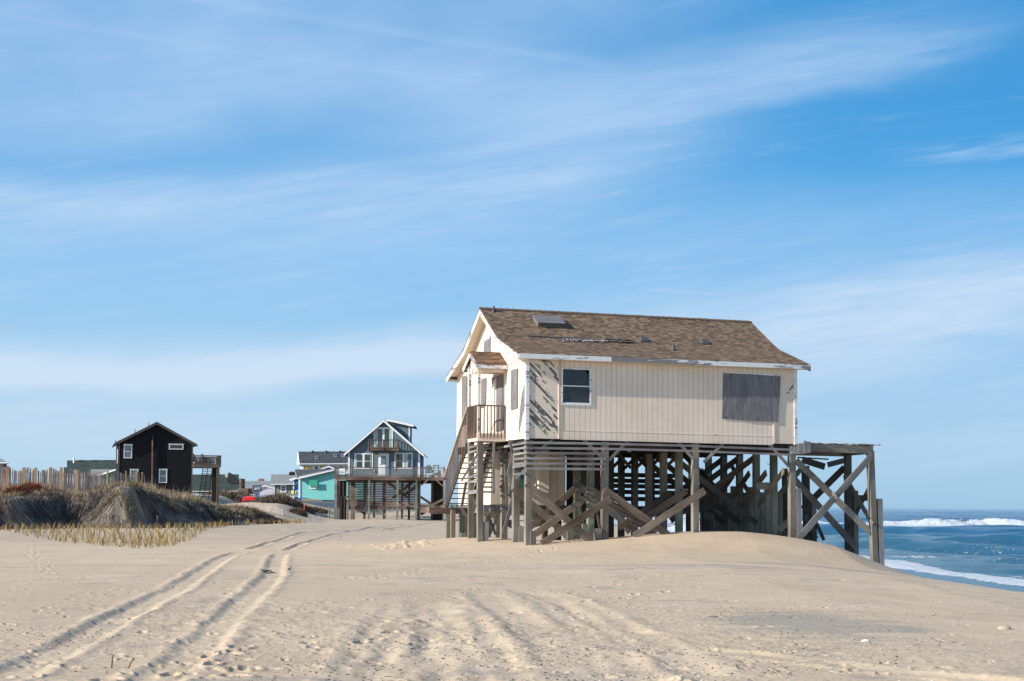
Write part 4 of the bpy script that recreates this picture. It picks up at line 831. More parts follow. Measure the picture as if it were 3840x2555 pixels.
fb(Z3, (705, 640), (1200, 1120), 2.78, .25, WOOD_BRACE); fb(Z3, (1590, 630), (1000, 1130), 2.72, .25, WOOD_BRACE); fb(Z3, (1510, 610), (2230, 1190), 2.78, .25, WOOD_GREY); fb(Z4, (550, 780), (-60, 1190), 2.72, .25, WOOD_BRACE); fb(Z3, (570, 950), (960, 1160), 3.2, .26, WOOD_BRACE)
fb(Z3, (1010, 1110), (1290, 1010), 4.2, .2, WOOD_BRACE); fb(Z4, (0, 1170), (380, 1020), 4.4, .22, WOOD_GREY)
for p0, p1, c in (((1050, 330), (1285, 130), Z3), ((1610, 140), (1822, 340), Z3), ((1895, 370), (2120, 150), Z3), ((615, 160), (862, 430), Z4), ((940, 420), (1180, 185), Z4), ((1705, 205), (1940, 470), Z4)):
    fb(c, p0, p1, .07, .095, WOOD_GREY, 'knee_brace', .09)
for p0, p1, c, t_ in (((1170, 260), (1060, 150), Z3, 1.5), ((1290, 190), (1520, 390), Z3, 2.9), ((1420, 150), (1680, 400), Z3, 1.5), ((1720, 390), (1850, 280), Z3, 1.5), ((1560, 380), (1650, 300), Z3, 2.9), ((1960, 260), (2140, 460), Z3, 4.4), ((1900, 490), (2060, 330), Z3, 5.8), ((2130, 270), (2330, 460), Z3, 4.4), ((2050, 480), (2230, 300), Z3, 5.8), ((90, 290), (265, 470), Z4, 4.4), ((140, 490), (265, 370), Z4, 5.8), ((340, 450), (460, 330), Z4, 4.4), ((520, 450), (655, 320), Z4, 2.9)):
    fb(c, p0, p1, t_, .12, WOOD_DARK, 'knee_brace', .06)
# horizontal slats
ys = [(178, 190), (238, 245), (292, 300), (350, 358), (408, 415), (464, 472)]
for k, (ya, yb) in enumerate(ys): fb(Z3, (990, ya), (1862, yb), -.14, .082, WOOD_GREY, 'slat', .03)
for (p0, p1) in (((1870, 190), (905*.9393+2062, 0)),): pass
fb(Z3, (1868, 190), (902, 230), -.14, .078, WOOD_GREY, 'slat', .03, c2=Z4); fb(Z3, (1868, 247), (908, 290), -.14, .078, WOOD_GREY, 'slat', .03, c2=Z4)
fb(Z4, (905, 232), (1980, 274), -.14, .078, WOOD_GREY, 'slat', .03); fb(Z4, (910, 292), (1975, 334), -.14, .078, WOOD_GREY, 'slat', .03)
def gbm(c, p0, p1, s_, w_, m, name='slat', th=.03, s2=None):
    a = H.gb(c(*p0), s_); b = H.gb(c(*p1), s_ if s2 is None else s2)
    return MB().beam(H.P(s_, a[0], a[1]), H.P(s_ if s2 is None else s2, b[0], b[1]), w_, th, -H.d1).build(name, m, house)
for p0, p1 in (((985, 178), (655, 240)), ((985, 232), (842, 250)), ((985, 290), (842, 308)), ((985, 348), (845, 362)), ((985, 404), (840, 417)), ((982, 430), (835, 448)), ((982, 515), (842, 530))):
    gbm(Z3, p0, p1, -.03, .078, WOOD_GREY)
fb(Z3, (985, 455), (868, 575), -.1, .07, WOOD_GREY, 'loose_slat', .03)
for p0, p1 in (((445, 210), (340, 238)), ((443, 262), (335, 293)), ((445, 385), (340, 398)), ((440, 435), (375, 455)), ((445, 545), (333, 560)), ((445, 600), (330, 618)), ((445, 715), (328, 735))):
    gbm(Z3, p0, p1, SP+.02, .085 if p0[1] < 700 else .14, WOOD_GREY)
for y_ in (240, 295, 345, 400, 455, 510, 560, 615, 668, 722): fb(Z3, (508, y_), (612, y_+2), T0-.02, .06, WOOD_DARK, 'slat', .03)
fb(Z3, (625, 170), (622, 740), T0-.05, .085, WOOD_GREY, 'slat_stile', .03)
fb(Z3, (445, 305), (268, 600), T0-.25, .075, WOOD_GREY, 'loose_slat', .03)
# struts by the porch
for p0, p1, t_, w_, m in (((705, 400), (680, 235), 2.8, .1, WOOD_GREY), ((715, 400), (765, 230), 2.8, .1, WOOD_GREY), ((840, 250), (775, 540), 1.6, .08, WOOD_GREY), ((795, 150), (835, 300), 1.5, .1, WOOD_GREY), ((935, 130), (985, 330), .9, .09, WOOD_GREY), ((745, 420), (765, 850), 2.1, .06, WOOD_POST), ((832, 290), (780, 610), 1.7, .05, WOOD_GREY), ((835, 420), (790, 740), 1.7, .07, WOOD_GREY),
                        ((835, 800), (728, 1190), 1.9, .13, WOOD_GREY), ((700, 915), (580, 1190), 2.6, .10, WOOD_BRACE), ((565, 985), (645, 1195), 2.6, .09, WOOD_POST), ((540, 1010), (600, 930), 2.8, .10, WOOD_BRACE), ((1575, 875), (1640, 1130), 2.6, .09, WOOD_BRACE), ((1735, 800), (1800, 1150), 1.9, .08, WOOD_BRACE), ((320, 610), (270, 880), ST0+1.0, .1, WOOD_DARK), ((255, 890), (330, 1000), ST1-.6, .10, WOOD_BRACE), ((840, 470), (900, 525), 1.3, .08, WOOD_GREY)):
    fb(Z3, p0, p1, t_, w_, m, 'loose_strut', .04)
# enclosed store room under the rear left corner
RM0, RM1, RS1 = 4.30, 8.9, 3.04
mb = MB(); mb.box(H, .0, RS1, RM0, RM1, 1.62, ZF-.31); room = mb.build('store_room', cream_siding('cream store room boards', groove=.30), house)
q0, q1 = H.fr(Z3(905, 690), RM0), H.fr(Z3(968, 440), RM0); MB().box(H, q0[0], q1[0], RM0-.03, RM0+.01, q0[1], q1[1]).build('green_shutter', GREEN_DOOR, room)
q0 = H.fr(Z3(1075, 700), RM0); q1 = H.fr(Z3(1190, 250), RM0); MB().box(H, q0[0], q1[0], RM0-.5, RM0-.003, q0[1]-.1, q1[1]).build('meter_box', cream_siding('cream box', groove=9), room)
q0 = H.fr(Z3(905, 700), RM0-.3); q1 = H.fr(Z3(1130, 660), RM0-.3); MB().box(H, q0[0], q1[0], RM0-.45, RM0-.02, q0[1], q0[1]+.05).build('counter_shelf', WOOD_POST, room)
mb = MB()
for y0, y1, x0, x1, tt_ in ((862, 960, 575, 700, RM0-.3), (870, 980, 510, 1410, RM0-.06)):
    q0, q1 = H.fr(Z3(x0, y1), tt_), H.fr(Z3(x1, y0), tt_); mb.box(H, q0[0], q1[0], tt_-.05, tt_+.02, q0[1], q1[1])
mb.box(H, .0, RS1, RM0, RM1, 1.30, 1.60); mb.build('store_room_sill', WOOD_GREY, room)
# lower deck, screens and dark braces toward the sea
mb = MB(); mb.box(H, RS1+.02, 8.6, 6.6, 9.1, 1.50, 1.60); mb.box(H, RS1+.02, 8.6, 6.55, 6.60, 1.22, 1.62); mb.box(H, RS1+.02, 8.6, 9.1, 9.15, 1.22, 1.62); mb.build('lower_deck', WOOD_DARK, house)
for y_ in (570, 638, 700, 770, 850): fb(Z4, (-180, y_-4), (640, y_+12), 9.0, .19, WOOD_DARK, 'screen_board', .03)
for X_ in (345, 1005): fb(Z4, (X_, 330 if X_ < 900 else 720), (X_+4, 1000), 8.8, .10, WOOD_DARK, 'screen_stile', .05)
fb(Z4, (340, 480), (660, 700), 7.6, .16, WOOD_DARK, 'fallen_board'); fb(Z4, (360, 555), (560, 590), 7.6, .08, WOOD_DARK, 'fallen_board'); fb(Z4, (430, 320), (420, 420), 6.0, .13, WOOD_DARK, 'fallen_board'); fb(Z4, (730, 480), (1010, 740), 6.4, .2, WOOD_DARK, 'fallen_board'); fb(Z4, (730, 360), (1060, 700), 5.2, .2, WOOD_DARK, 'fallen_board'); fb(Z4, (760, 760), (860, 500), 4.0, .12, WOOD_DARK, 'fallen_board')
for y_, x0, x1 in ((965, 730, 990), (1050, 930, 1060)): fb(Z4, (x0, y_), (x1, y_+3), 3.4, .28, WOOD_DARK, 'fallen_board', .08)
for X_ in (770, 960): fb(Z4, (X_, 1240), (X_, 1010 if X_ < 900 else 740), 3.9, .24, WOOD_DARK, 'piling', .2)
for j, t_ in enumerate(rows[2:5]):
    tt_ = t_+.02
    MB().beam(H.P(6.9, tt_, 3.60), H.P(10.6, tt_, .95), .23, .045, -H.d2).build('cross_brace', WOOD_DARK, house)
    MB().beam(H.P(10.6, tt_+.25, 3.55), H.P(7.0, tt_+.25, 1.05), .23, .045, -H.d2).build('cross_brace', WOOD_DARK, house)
for (ta, za, tb, zb, s_, w_) in ((.15, 3.0, 2.3, 1.65, 10.32, .20), (1.5, 2.95, 3.8, 1.55, 10.28, .24), (2.9, 2.95, 5.2, 1.5, 10.28, .24), (4.3, 2.9, 6.6, 1.45, 10.28, .24), (8.6, 3.2, 5.0, .8, 10.9, .22), (5.8, 3.3, 2.0, .6, 10.95, .22), (4.0, 1.9, 1.2, .45, 11.0, .22)):
    MB().beam(H.P(s_, ta, za), H.P(s_, tb, zb), w_, .05, H.d1).build('side_brace', WOOD_BRACE if s_ < 10.33 else WOOD_POST, house)
MB().box(H, 9.75, 10.45, 1.3, 1.42, 2.28, 2.56).build('ledger_board', WOOD_POST, house)
q = H.fr(Z3(2100, 245), .8); mb = MB(); mb.tube(H.P(q[0]-.15, .8, q[1]+.1), H.P(q[0], .7, q[1]), .07, .09, 10); mb.tube(H.P(q[0]+.08, .8, q[1]+.08), H.P(q[0]+.02, .66, q[1]-.06), .06, .09, 10); mb.build('floodlight', plain('weathered plastic', (0.34, 0.31, 0.27)), house)
mb = MB()
for c, pts, t_ in ((Z3, [(1690, 430), (1675, 560), (1660, 700), (1658, 880)], .1), (Z3, [(1385, 1205), (1410, 1240), (1450, 1258), (1500, 1235), (1540, 1205)], .2), (Z4, [(1080, 1040), (1120, 1090), (1170, 1130), (1190, 1150)], 3.0), (Z4, [(1680, 440), (1720, 445), (1760, 420), (1790, 390)], 1.2)):
    q = [H.fr(c(*p), t_) for p in pts]; mb.path([H.P(a, t_, z) for a, z in q], .012, 5)
mb.build('hanging_cable', BLACKM, house)
# deck on the sea side
DS = 14.06
dk = MB(); dk.beam(H.P(11.25, -.02, 3.87), H.P(DS, -.02, 3.83), .30, .05, -H.d2); dk.beam(H.P(DS-.03, 0.01, 3.82), H.P(DS-.03, 2.1, 3.80), .28, .05, H.d1)
dk.beam(H.P(10.8, 2.1, 3.80), H.P(DS, 2.1, 3.78), .28, .05, -H.d2); dk = dk.build('sea_deck', WOOD_POST, house)
mb = MB()
for (a, b, z0, z1, off) in ((10.80, 10.98, 3.72, 4.02, 0), (11.0, 11.13, 3.66, 4.12, -.03), (11.15, 11.30, 3.67, 4.09, -.03), (10.5, 11.15, 3.62, 3.90, .04)): mb.box(H, a, b, -.10+off, -.05+off, z0, z1)
mb.build('end_block', WOOD_GREY, dk)
mb = MB()
x_ = 11.3
while x_ < DS+.15:
    w_ = random.uniform(.13, .15); mb.box(H, x_, x_+w_, -.12+random.uniform(-.04, .04), 2.15+random.uniform(-.3, .2), 4.00+random.uniform(0, .03), 4.035+random.uniform(0, .03)); x_ += w_+(.01 if random.random() < .7 else .14)
mb.box(H, 11.3, DS+.3, 1.2, 1.35, 3.975, 3.998); mb.build('deck_boards', WOOD_GREY, dk)
fb(Z5, (480, 355), (720, 430), 3.6, .27, WOOD_DARK, 'broken_joist'); fb(Z5, (752, 410), (925, 365), 3.4, .22, WOOD_DARK, 'broken_joist'); fb(Z5, (430, 330), (760, 350), 4.4, .06, WOOD_DARK, 'broken_joist')
def dpost(c0, c1, t_, w_, m, nm='deck_post', d=.22, zb=None, zt=None):
    a = H.fr(Z5(*c0), t_); b = H.fr(Z5(*c1), t_); P0 = H.P(a[0], t_, a[1]); g_ = hz(P0.x, P0.y)
    P1 = H.P(b[0], t_, b[1]); dv = (P0-P1); P0 = P1+dv*((P1.z-(min(g_, P0.z)-.7))/(-dv.z)); MB().beam(P0, P1, w_, d, -H.d2).build(nm, m, house)
dpost((1250, 1410), (1205, 262), .12, .235, WOOD_POST); dpost((1318, 1440), (1298, 772), .12, .20, WOOD_GREY, 'piling_sister')
dpost((975, 1330), (965, 300), 2.0, .235, WOOD_DARK); dpost((1045, 1340), (1040, 685), 2.0, .20, WOOD_POST, 'piling_sister')
dpost((535, 1230), (512, 420), 5.2, .27, WOOD_DARK); dpost((600, 1235), (592, 820), 5.2, .22, WOOD_POST, 'piling_sister'); dpost((310, 1200), (305, 450), 4.2, .27, WOOD_DARK)
fb(Z5, (1232, 300), (425, 1215), -.05, .25, WOOD_GREY, 'cross_brace'); fb(Z5, (415, 365), (1205, 1130), .10, .25, WOOD_POST, 'cross_brace'); fb(Z5, (400, 570), (1050, 1285), 1.75, .26, WOOD_POST, 'cross_brace')
fb(Z5, (930, 440), (485, 885), 2.2, .26, WOOD_DARK, 'cross_brace'); fb(Z5, (500, 950), (625, 1200), 5.0, .22, WOOD_DARK, 'cross_brace'); fb(Z5, (625, 1015), (712, 1215), 5.0, .14, WOOD_DARK, 'cross_brace'); fb(Z5, (480, 440), (240, 720), 3.2, .2, WOOD_POST, 'cross_brace')
fb(Z5, (228, 1110), (350, 1000), .8, .24, WOOD_POST, 'cross_brace')
a = H.fr(Z5(935, 520), 2.0); b = H.fr(Z5(1218, 1050), .0); MB().beam(H.P(DS-.05, 2.0, a[1]), H.P(DS-.02, .0, b[1]), .20, .05, H.d1).build('side_brace', WOOD_POST, house)
a = H.fr(Z5(1182, 640), .3); b = H.fr(Z5(1078, 1110), 2.0); MB().beam(H.P(DS+.06, .3, a[1]), H.P(DS+.06, 2.0, b[1]), .18, .05, H.d1).build('side_brace', WOOD_DARK, house)
a = H.fr(Z5(1070, 760), 1.2); MB().box(H, a[0], a[0]+.75, 1.1, 1.2, a[1]-.13, a[1]+.10).build('ledger_board', WOOD_DARK, house)
a = H.fr(Z5(805, 735), -.09); MB().beam(H.P(a[0], -.09, a[1]+.12), H.P(a[0]+.2, -.09, a[1]-.12), .09, .04, -H.d2).build('cleat', WOOD_LATH, house)
mb = MB()
for c, p in ((Z5, (845, 752)), (Z5, (1222, 310)), (Z5, (1210, 380)), (Z5, (470, 1140)), (Z5, (472, 1172)), (Z3, (1017, 662)), (Z3, (1017, 690)), (Z3, (870, 705)), (Z3, (870, 742)), (Z3, (1858, 712)), (Z3, (1858, 740)), (Z3, (1858, 822)), (Z3, (1858, 852)), (Z4, (905, 770)), (Z4, (905, 805))):
    a = H.fr(c(*p), -.2); mb.tube(H.P(a[0], -.12, a[1]), H.P(a[0], -.24, a[1]), .018, .016, 8)
mb.build('bolt', plain('rusty bolt', (0.16, 0.075, 0.045)), house)
# ------------------------------------------------------------------ buildings behind
def win(F, x0, x1, z0, z1, par, t=-.02, fw=.07, mull=(), rail=True, m=None, glass=None, curtain=None, head=False, sill=True, name='window'):
    m = m or WHITE; mb = MB()
    for a, b, c, d in ((x0, z0, x1, z0+fw), (x0, z1-fw, x1, z1), (x0, z0+fw, x0+fw, z1-fw), (x1-fw, z0+fw, x1, z1-fw)): mb.pf(F, [(a, b), (c, b), (c, d), (a, d)], t-.03, t+.02)
    for q in mull: mb.pf(F, [(q-fw*.9, z0+fw), (q+fw*.9, z0+fw), (q+fw*.9, z1-fw), (q-fw*.9, z1-fw)], t-.028, t+.02)
    if head: mb.pf(F, [(x0-.06, z1), (x1+.06, z1), (x1+.06, z1+.04), (x0-.06, z1+.04)], t-.05, t+.02)
    w_ = mb.build(name, m, par)
    if rail: zm_ = (z0+z1)/2; MB().pf(F, [(x0+fw, zm_-.025), (x1-fw, zm_-.025), (x1-fw, zm_+.025), (x0+fw, zm_+.025)], t-.022, t+.02).build('sash_bar', m, w_)
    MB().pf(F, [(x0+fw, z0+fw), (x1-fw, z0+fw), (x1-fw, z1-fw), (x0+fw, z1-fw)], t+.0, t+.012).build('pane', glass or GLASS, w_)
    if curtain:
        for a, b in curtain: MB().pf(F, [(a, z0+fw), (b, z0+fw), (b-.0, z1-fw), (a, z1-fw)], t-.006, t-.002).build('curtain', CURTAIN, w_)
    return w_
def roofsheet(mb, A, th=.10):
    """A: eave-left, eave-right, ridge-right, ridge-left (world); shingles run along the eave"""
    A = [Vector(a) for a in A]; e = (A[1]-A[0]).normalized(); n = (A[1]-A[0]).cross(A[-1]-A[0]).normalized(); n = n if n.z > 0 else -n; c = n.cross(e)
    uv = [((p-A[0]).dot(e), (p-A[0]).dot(c)) for p in A]; B = [p-Vector((0, 0, th)) for p in A]
    mb.face(A, uv); mb.face(B[::-1])
    for i in range(len(A)): mb.face([A[i], B[i], B[(i+1) % len(A)], A[(i+1) % len(A)]])
    return mb
def gablehouse(F, s0, s1, t0, t1, zb, ze, zr, sr, wall, roofm, par, ov=.3, ovt=.4, trim=None, th=.10):
    """gable end faces the viewer: walls as one mesh, roof as a part, barge boards as sub-parts"""
    mb = MB(); mb.pf(F, [(s0, zb), (s1, zb), (s1, ze), (sr, zr), (s0, ze)], t0, t1); mb.build('wall', wall, par)
    mb = MB(); kl = (zr-ze)/(sr-s0); kr = (zr-ze)/(s1-sr)
    roofsheet(mb, [F.P(s0-ov, t1+ovt, ze-ov*kl+.06), F.P(s0-ov, t0-ovt, ze-ov*kl+.06), F.P(sr, t0-ovt, zr+.08), F.P(sr, t1+ovt, zr+.08)], th)
    roofsheet(mb, [F.P(s1+ov, t0-ovt, ze-ov*kr+.06), F.P(s1+ov, t1+ovt, ze-ov*kr+.06), F.P(sr, t1+ovt, zr+.08), F.P(sr, t0-ovt, zr+.08)], th)
    rf_ = mb.build('roof', roofm, par)
    if trim:
        mb = MB(); h = .24
        for a, b, c, d in ((s0-ov, ze-ov*kl, sr, zr), (sr, zr, s1+ov, ze-ov*kr)):
            mb.pf(F, [(a, b-h+.03), (c, d-h+.03), (c, d+.03), (a, b+.03)], t0-ovt-.03, t0-ovt+.0)
        mb.build('barge_board', trim, rf_)
    return rf_
# ---- black two-storey house
B = Frame(*at_y(*ZB(168, 900), 140).xy, 17.0)
def bf(X_, Y_, t=0.0): return B.fr(ZB(X_, Y_), t)
s1b = bf(1262, 800)[0]; zeL = bf(172, 425)[1]; zeR = bf(1265, 425)[1]; ridge = bf(735, 140)
bh = thing('two_storey_house', 'black-brown two-storey gabled house with a raised side balcony, behind the dune', 'house', (B.P(4, 4, 0).x, B.P(4, 4, 0).y, 2.4))
ze = (zeL+zeR)/2
rb = gablehouse(B, 0, s1b, 0, 9.5, 2.0, ze, ridge[1], ridge[0], LAP_BLACK, SH_DARK, bh, .42, .35, FASCIA_DK)
for X0, X1, Y0, Y1, rail in ((250, 376, 462, 662, True), (915, 1128, 458, 532, False), (342, 467, 828, 1030, True), (765, 890, 825, 1024, True)):
    a = bf(X0, Y1); b = bf(X1, Y0); win(B, a[0], b[0], a[1], b[1], bh, rail=rail, head=True, glass=GLASS2 if rail else GLASS, fw=.08)
mb = MB()
for p_ in (s1b,): mb.box(B, s1b-.10, s1b+.02, -.03, .06, 2.0, ze+.1); mb.box(B, -.02, .10, -.03, .06, 2.0, ze+.1)
mb.build('corner_board', FASCIA_DK, bh)
a = B.gb(ZB(118, 600), 0)
mb = MB(); mb.box(B, -.05, -.01, 2.0, 2.9, ze-2.1, ze-.7); mb.build('side_window', WHITE, bh)
for X_, Y0, Y1, tt_ in ((614, 136, 170, 1.0), (415, 232, 268, 1.0), (130, 392, 408, 2.5)):
    a = B.fr(ZB(X_, Y1), tt_); b = B.fr(ZB(X_, Y0), tt_); mb = MB(); mb.tube(B.P(a[0], tt_, a[1]-.25), B.P(a[0], tt_, b[1]), .06, .06, 8); mb.build('vent_pipe', GREYMETAL, rb)
a = bf(672, 1180, -.15); b = bf(676, 400, -.15); c = bf(703, 285, -.15)
mb = MB(); mb.tube(B.P(a[0], -.15, a[1]-.4), B.P(b[0], -.15, b[1]), .085, .075, 8); mb.tube(B.P(b[0], -.15, b[1]), B.P(b[0]+.05, -.12, b[1]+.5), .05, .05, 6); mb.build('service_mast', WOOD_DECK, bh)
# balcony on its right side
s2 = bf(1685, 700)[0]; zfl = bf(1500, 790)[1]; ztop = bf(1500, 618)[1]; zbm = bf(1500, 800)[1]
mb = MB(); mb.box(B, s1b, s2-.15, 0, 5.5, zfl-.02, zfl+.10); mb.box(B, s1b, s2-.15, -.05, 0, zbm, zbm+.35); bal = mb.build('balcony', WOOD_BRACE, bh)
mb = MB(); mb.box(B, s1b, s2, -.12, -.02, ztop-.08, ztop); mb.box(B, s2-.1, s2, -.02, 5.5, ztop-.08, ztop); mb.box(B, s1b, s2, 5.4, 5.5, ztop-.08, ztop); mb.build('balcony_rail', WOOD_BRACE, bal)
mb = MB()
for i in range(25): s_ = s1b+.12+i*(s2-s1b-.2)/25; mb.box(B, s_, s_+.05, -.11, -.06, zfl-.02, ztop-.04)
for i in range(24): t_ = .1+i*.22; mb.box(B, s2-.05, s2, t_, t_+.05, zfl, ztop-.04)
for i in range(25): s_ = s1b+.12+i*(s2-s1b-.2)/25; mb.box(B, s_, s_+.05, 5.42, 5.46, zfl, ztop-.04)
mb.build('baluster_row', WOOD_BRACE, bal)
mb = MB(); mb.box(B, s2-.42, s2-.15, -.04, .2, 1.5, zbm); mb.build('balcony_post', WOOD_DARK, bal)
mb = MB(); mb.box(B, s2-.4, s2-.2, 5.3, 5.5, 1.5, zbm); mb.build('balcony_post', WOOD_DARK, bal)
a = bf(1555, 1000)[0]; MB().box(B, a, s2-.42, .25, .32, 1.6, zbm).build('board_screen', LAP_DARKWOOD, bal)
mb = MB(); sL, sR = bf(1385, 1000, 3)[0], bf(1525, 1000, 3)[0]; z0_ = 2.3
for s_ in (sL, sR, (sL+sR)/2): mb.beam(B.P(s_-.3, 1.0, z0_), B.P(s_+.35, 5.0, zfl), .3, .06, B.d1)
st2 = mb.build('outdoor_stair', WOOD_DARK, bal)
mb = MB()
for i in range(15): f_ = i/15; mb.box(B, sL-.3+.6*f_, sR-.3+.6*f_, 1.0+4*f_-.14, 1.0+4*f_+.14, z0_+(zfl-z0_)*f_, z0_+(zfl-z0_)*f_+.05)
mb.build('tread_row', WOOD_DARK, st2)
def deckchair(name, label, F, s_, t_, z_, col, facing, group, k=1.0):
    """slanted fan-back garden chair; facing = direction the sitter looks (unit vector)"""
    o = F.P(s_, t_, z_); f_ = Vector(facing).normalized(); r_ = Vector((0, 0, 1)).cross(f_)
    c = thing(name, label, 'chair', o, group); mb = MB()
    for i in range(7):
        a = (i-3)*.085*k; top = 1.02-.035*(i-3)**2*.6; mb.beam(o+r_*a*.8+Vector((0, 0, .32*k))-f_*.02, o+r_*a*1.25-f_*.38*k+Vector((0, 0, top*k)), .065*k, .02, f_)
    mb.beam(o-r_*.28*k-f_*.22*k+Vector((0, 0, .70*k)), o+r_*.28*k-f_*.22*k+Vector((0, 0, .70*k)), .06, .03, f_); mb.build('backrest', col, c)
    mb = MB()
    for i in range(5): mb.beam(o-r_*.26*k+f_*(.02+i*.11)*k+Vector((0, 0, (.32+.02*i)*k)), o+r_*.26*k+f_*(.02+i*.11)*k+Vector((0, 0, (.32+.02*i)*k)), .09*k, .02, Vector((0, 0, 1)))
    mb.build('seat', col, c)
    for sg in (-1, 1):
        MB().beam(o+r_*sg*.32*k-f_*.25*k+Vector((0, 0, .55*k)), o+r_*sg*.32*k+f_*.55*k+Vector((0, 0, .58*k)), .10*k, .025, Vector((0, 0, 1))).build('armrest', col, c)
        MB().beam(o+r_*sg*.28*k+f_*.48*k, o+r_*sg*.28*k+f_*.48*k+Vector((0, 0, .56*k)), .08*k, .03, r_).build('leg', col, c)
        MB().beam(o+r_*sg*.28*k-f_*.35*k, o+r_*sg*.28*k+f_*.5*k+Vector((0, 0, .38*k)), .10*k, .03, r_).build('leg', col, c)
    return c
for X_, t_, lb in ((1305, 2.0, 'black reclining chair at the house end of the dark balcony'), (1332, 1.2, 'nearest black reclining chair on the balcony of the black house'), (1467, 2.2, 'lone black chair in the middle of the balcony of the black house')):
    deckchair('balcony_chair', lb, B, bf(X_, 700, t_)[0], t_, zfl+.10, BLACKM, (.9, -.2, 0), 'chairs on the dark balcony', 1.28)
# ---- slate blue house on pilings
Q = Frame(*at_y(*ZH(320, 1500), 150).xy, 1.0)
def qf(X_, Y_, t=0.0): return Q.fr(ZH(X_, Y_), t)
sq1 = qf(1352, 900)[0]; zdk = qf(700, 900)[1]; zeq = qf(330, 560)[1]+.15; rq = qf(840, 100)
qh = thing('stilt_beach_house', 'slate blue gabled house with white trim and a railed deck, raised on pilings', 'house', (Q.P(4, 4, 0).x, Q.P(4, 4, 0).y, 0.1))
DQ = 9.5
rq_ = gablehouse(Q, 0, sq1, 0, DQ, zdk-.1, zeq, rq[1], rq[0], LAP_BLUE, SH_SLATE, qh, .45, .45, WHITE)
mb = MB()
for a in (-.03, sq1-.16): mb.box(Q, a, a+.19, -.04, .12, zdk-.05, zeq)
mb.build('corner_board', WHITE, qh)
# dormer on the right slope
sa, za = qf(880, 95, .5); sb_, zb_ = qf(1200, 165, .5); z3 = qf(1200, 380, .5)[1]; kk = (rq[1]-zeq)/(sq1-rq[0])
rs_ = lambda s_: rq[1]-(s_-rq[0])*kk
dm = MB(); dm.pf(Q, [(sa+.1, rs_(sa+.1)), (sb_, rs_(sb_)-.1), (sb_, zb_-.12), (sa+.2, za-.02)], .35, 6.5); dmo = dm.build('dormer', LAP_BLUE, rq_)
mb = MB(); roofsheet(mb, [Q.P(sb_+.55, -.05, zb_-.03), Q.P(sb_+.55, 6.9, zb_-.03), Q.P(sa-.1, 6.9, za+.12), Q.P(sa-.1, -.05, za+.12)], .12); mb.build('dormer_roof', SH_SLATE, rq_)
mb = MB(); mb.pf(Q, [(sb_+.55, zb_-.26), (sb_+.55, zb_-.04), (sa-.05, za+.09), (sa-.05, za-.12)][::-1], -.09, -.05); mb.pf(Q, [(sb_-.02, rs_(sb_)-.1), (sb_+.12, rs_(sb_)-.15), (sb_+.12, zb_-.12), (sb_-.02, zb_-.10)], .31, .42); mb.build('dormer_trim', WHITE, rq_)
# gable glazing, balcony door
a, b = qf(695, 505), qf(972, 212); win(Q, a[0], b[0], a[1], b[1], qh, fw=.12, mull=((a[0]+b[0])/2,), rail=False, curtain=((a[0]+.13, a[0]+.42), (b[0]-.40, b[0]-.13)), name='balcony_door')
mb = MB(); p_ = [qf(735, 212), qf(948, 212), qf(842, 108)]; h_ = .10
mb.pf(Q, [(p_[0][0]-.1, p_[0][1]-.05), (p_[1][0]+.1, p_[1][1]-.05), (p_[1][0]+.1, p_[1][1]+.08), (p_[0][0]-.1, p_[0][1]+.08)], -.06, .0); mb.build('gable_trim', WHITE, qh)
wq = []
for X0, X1, Y0, Y1, xm in ((416, 684, 577, 800, 548), (990, 1254, 570, 797, 1122)):
    a, b = qf(X0, Y1), qf(X1, Y0); m_ = qf(xm, 700)[0]; win(Q, a[0], b[0], a[1], b[1], qh, fw=.11, mull=(m_,), curtain=((a[0]+.12, a[0]+.24),) if X0 < 500 else ((m_+.12, m_+.48),))
a, b = qf(758, 900), qf(914, 578); MB().pf(Q, [(a[0], a[1]), (b[0], a[1]), (b[0], b[1]), (a[0], b[1])], -.05, .0).build('door_frame', WHITE, qh)
a, b = qf(778, 890), qf(896, 594); dr = MB().pf(Q, [(a[0], a[1]), (b[0], a[1]), (b[0], b[1]), (a[0], b[1])], -.085, -.052).build('door', WHITE, qh)
a, b = qf(798, 737), qf(872, 612); MB().pf(Q, [(a[0], a[1]), (b[0], a[1]), (b[0], b[1]), (a[0], b[1])], -.10, -.088).build('door_pane', GLASS2, dr)
a = qf(781, 735); mb = MB(); mb.tube(Q.P(a[0], -.09, a[1]), Q.P(a[0], -.16, a[1]), .035, .035, 8); mb.build('door_knob', BLACKM, dr)
for X_, Y_ in ((683, 285), (745, 607), (705, 832), (1018, 460)):
    a = qf(X_, Y_); mb = MB(); mb.box(Q, a[0]-.06, a[0]+.06, -.14, -.003, a[1]-.11, a[1]+.11); mb.tube(Q.P(a[0], -.09, a[1]+.11), Q.P(a[0], -.05, a[1]+.17), .07, .02, 6); mb.build('wall_lamp', LAMPC, qh)
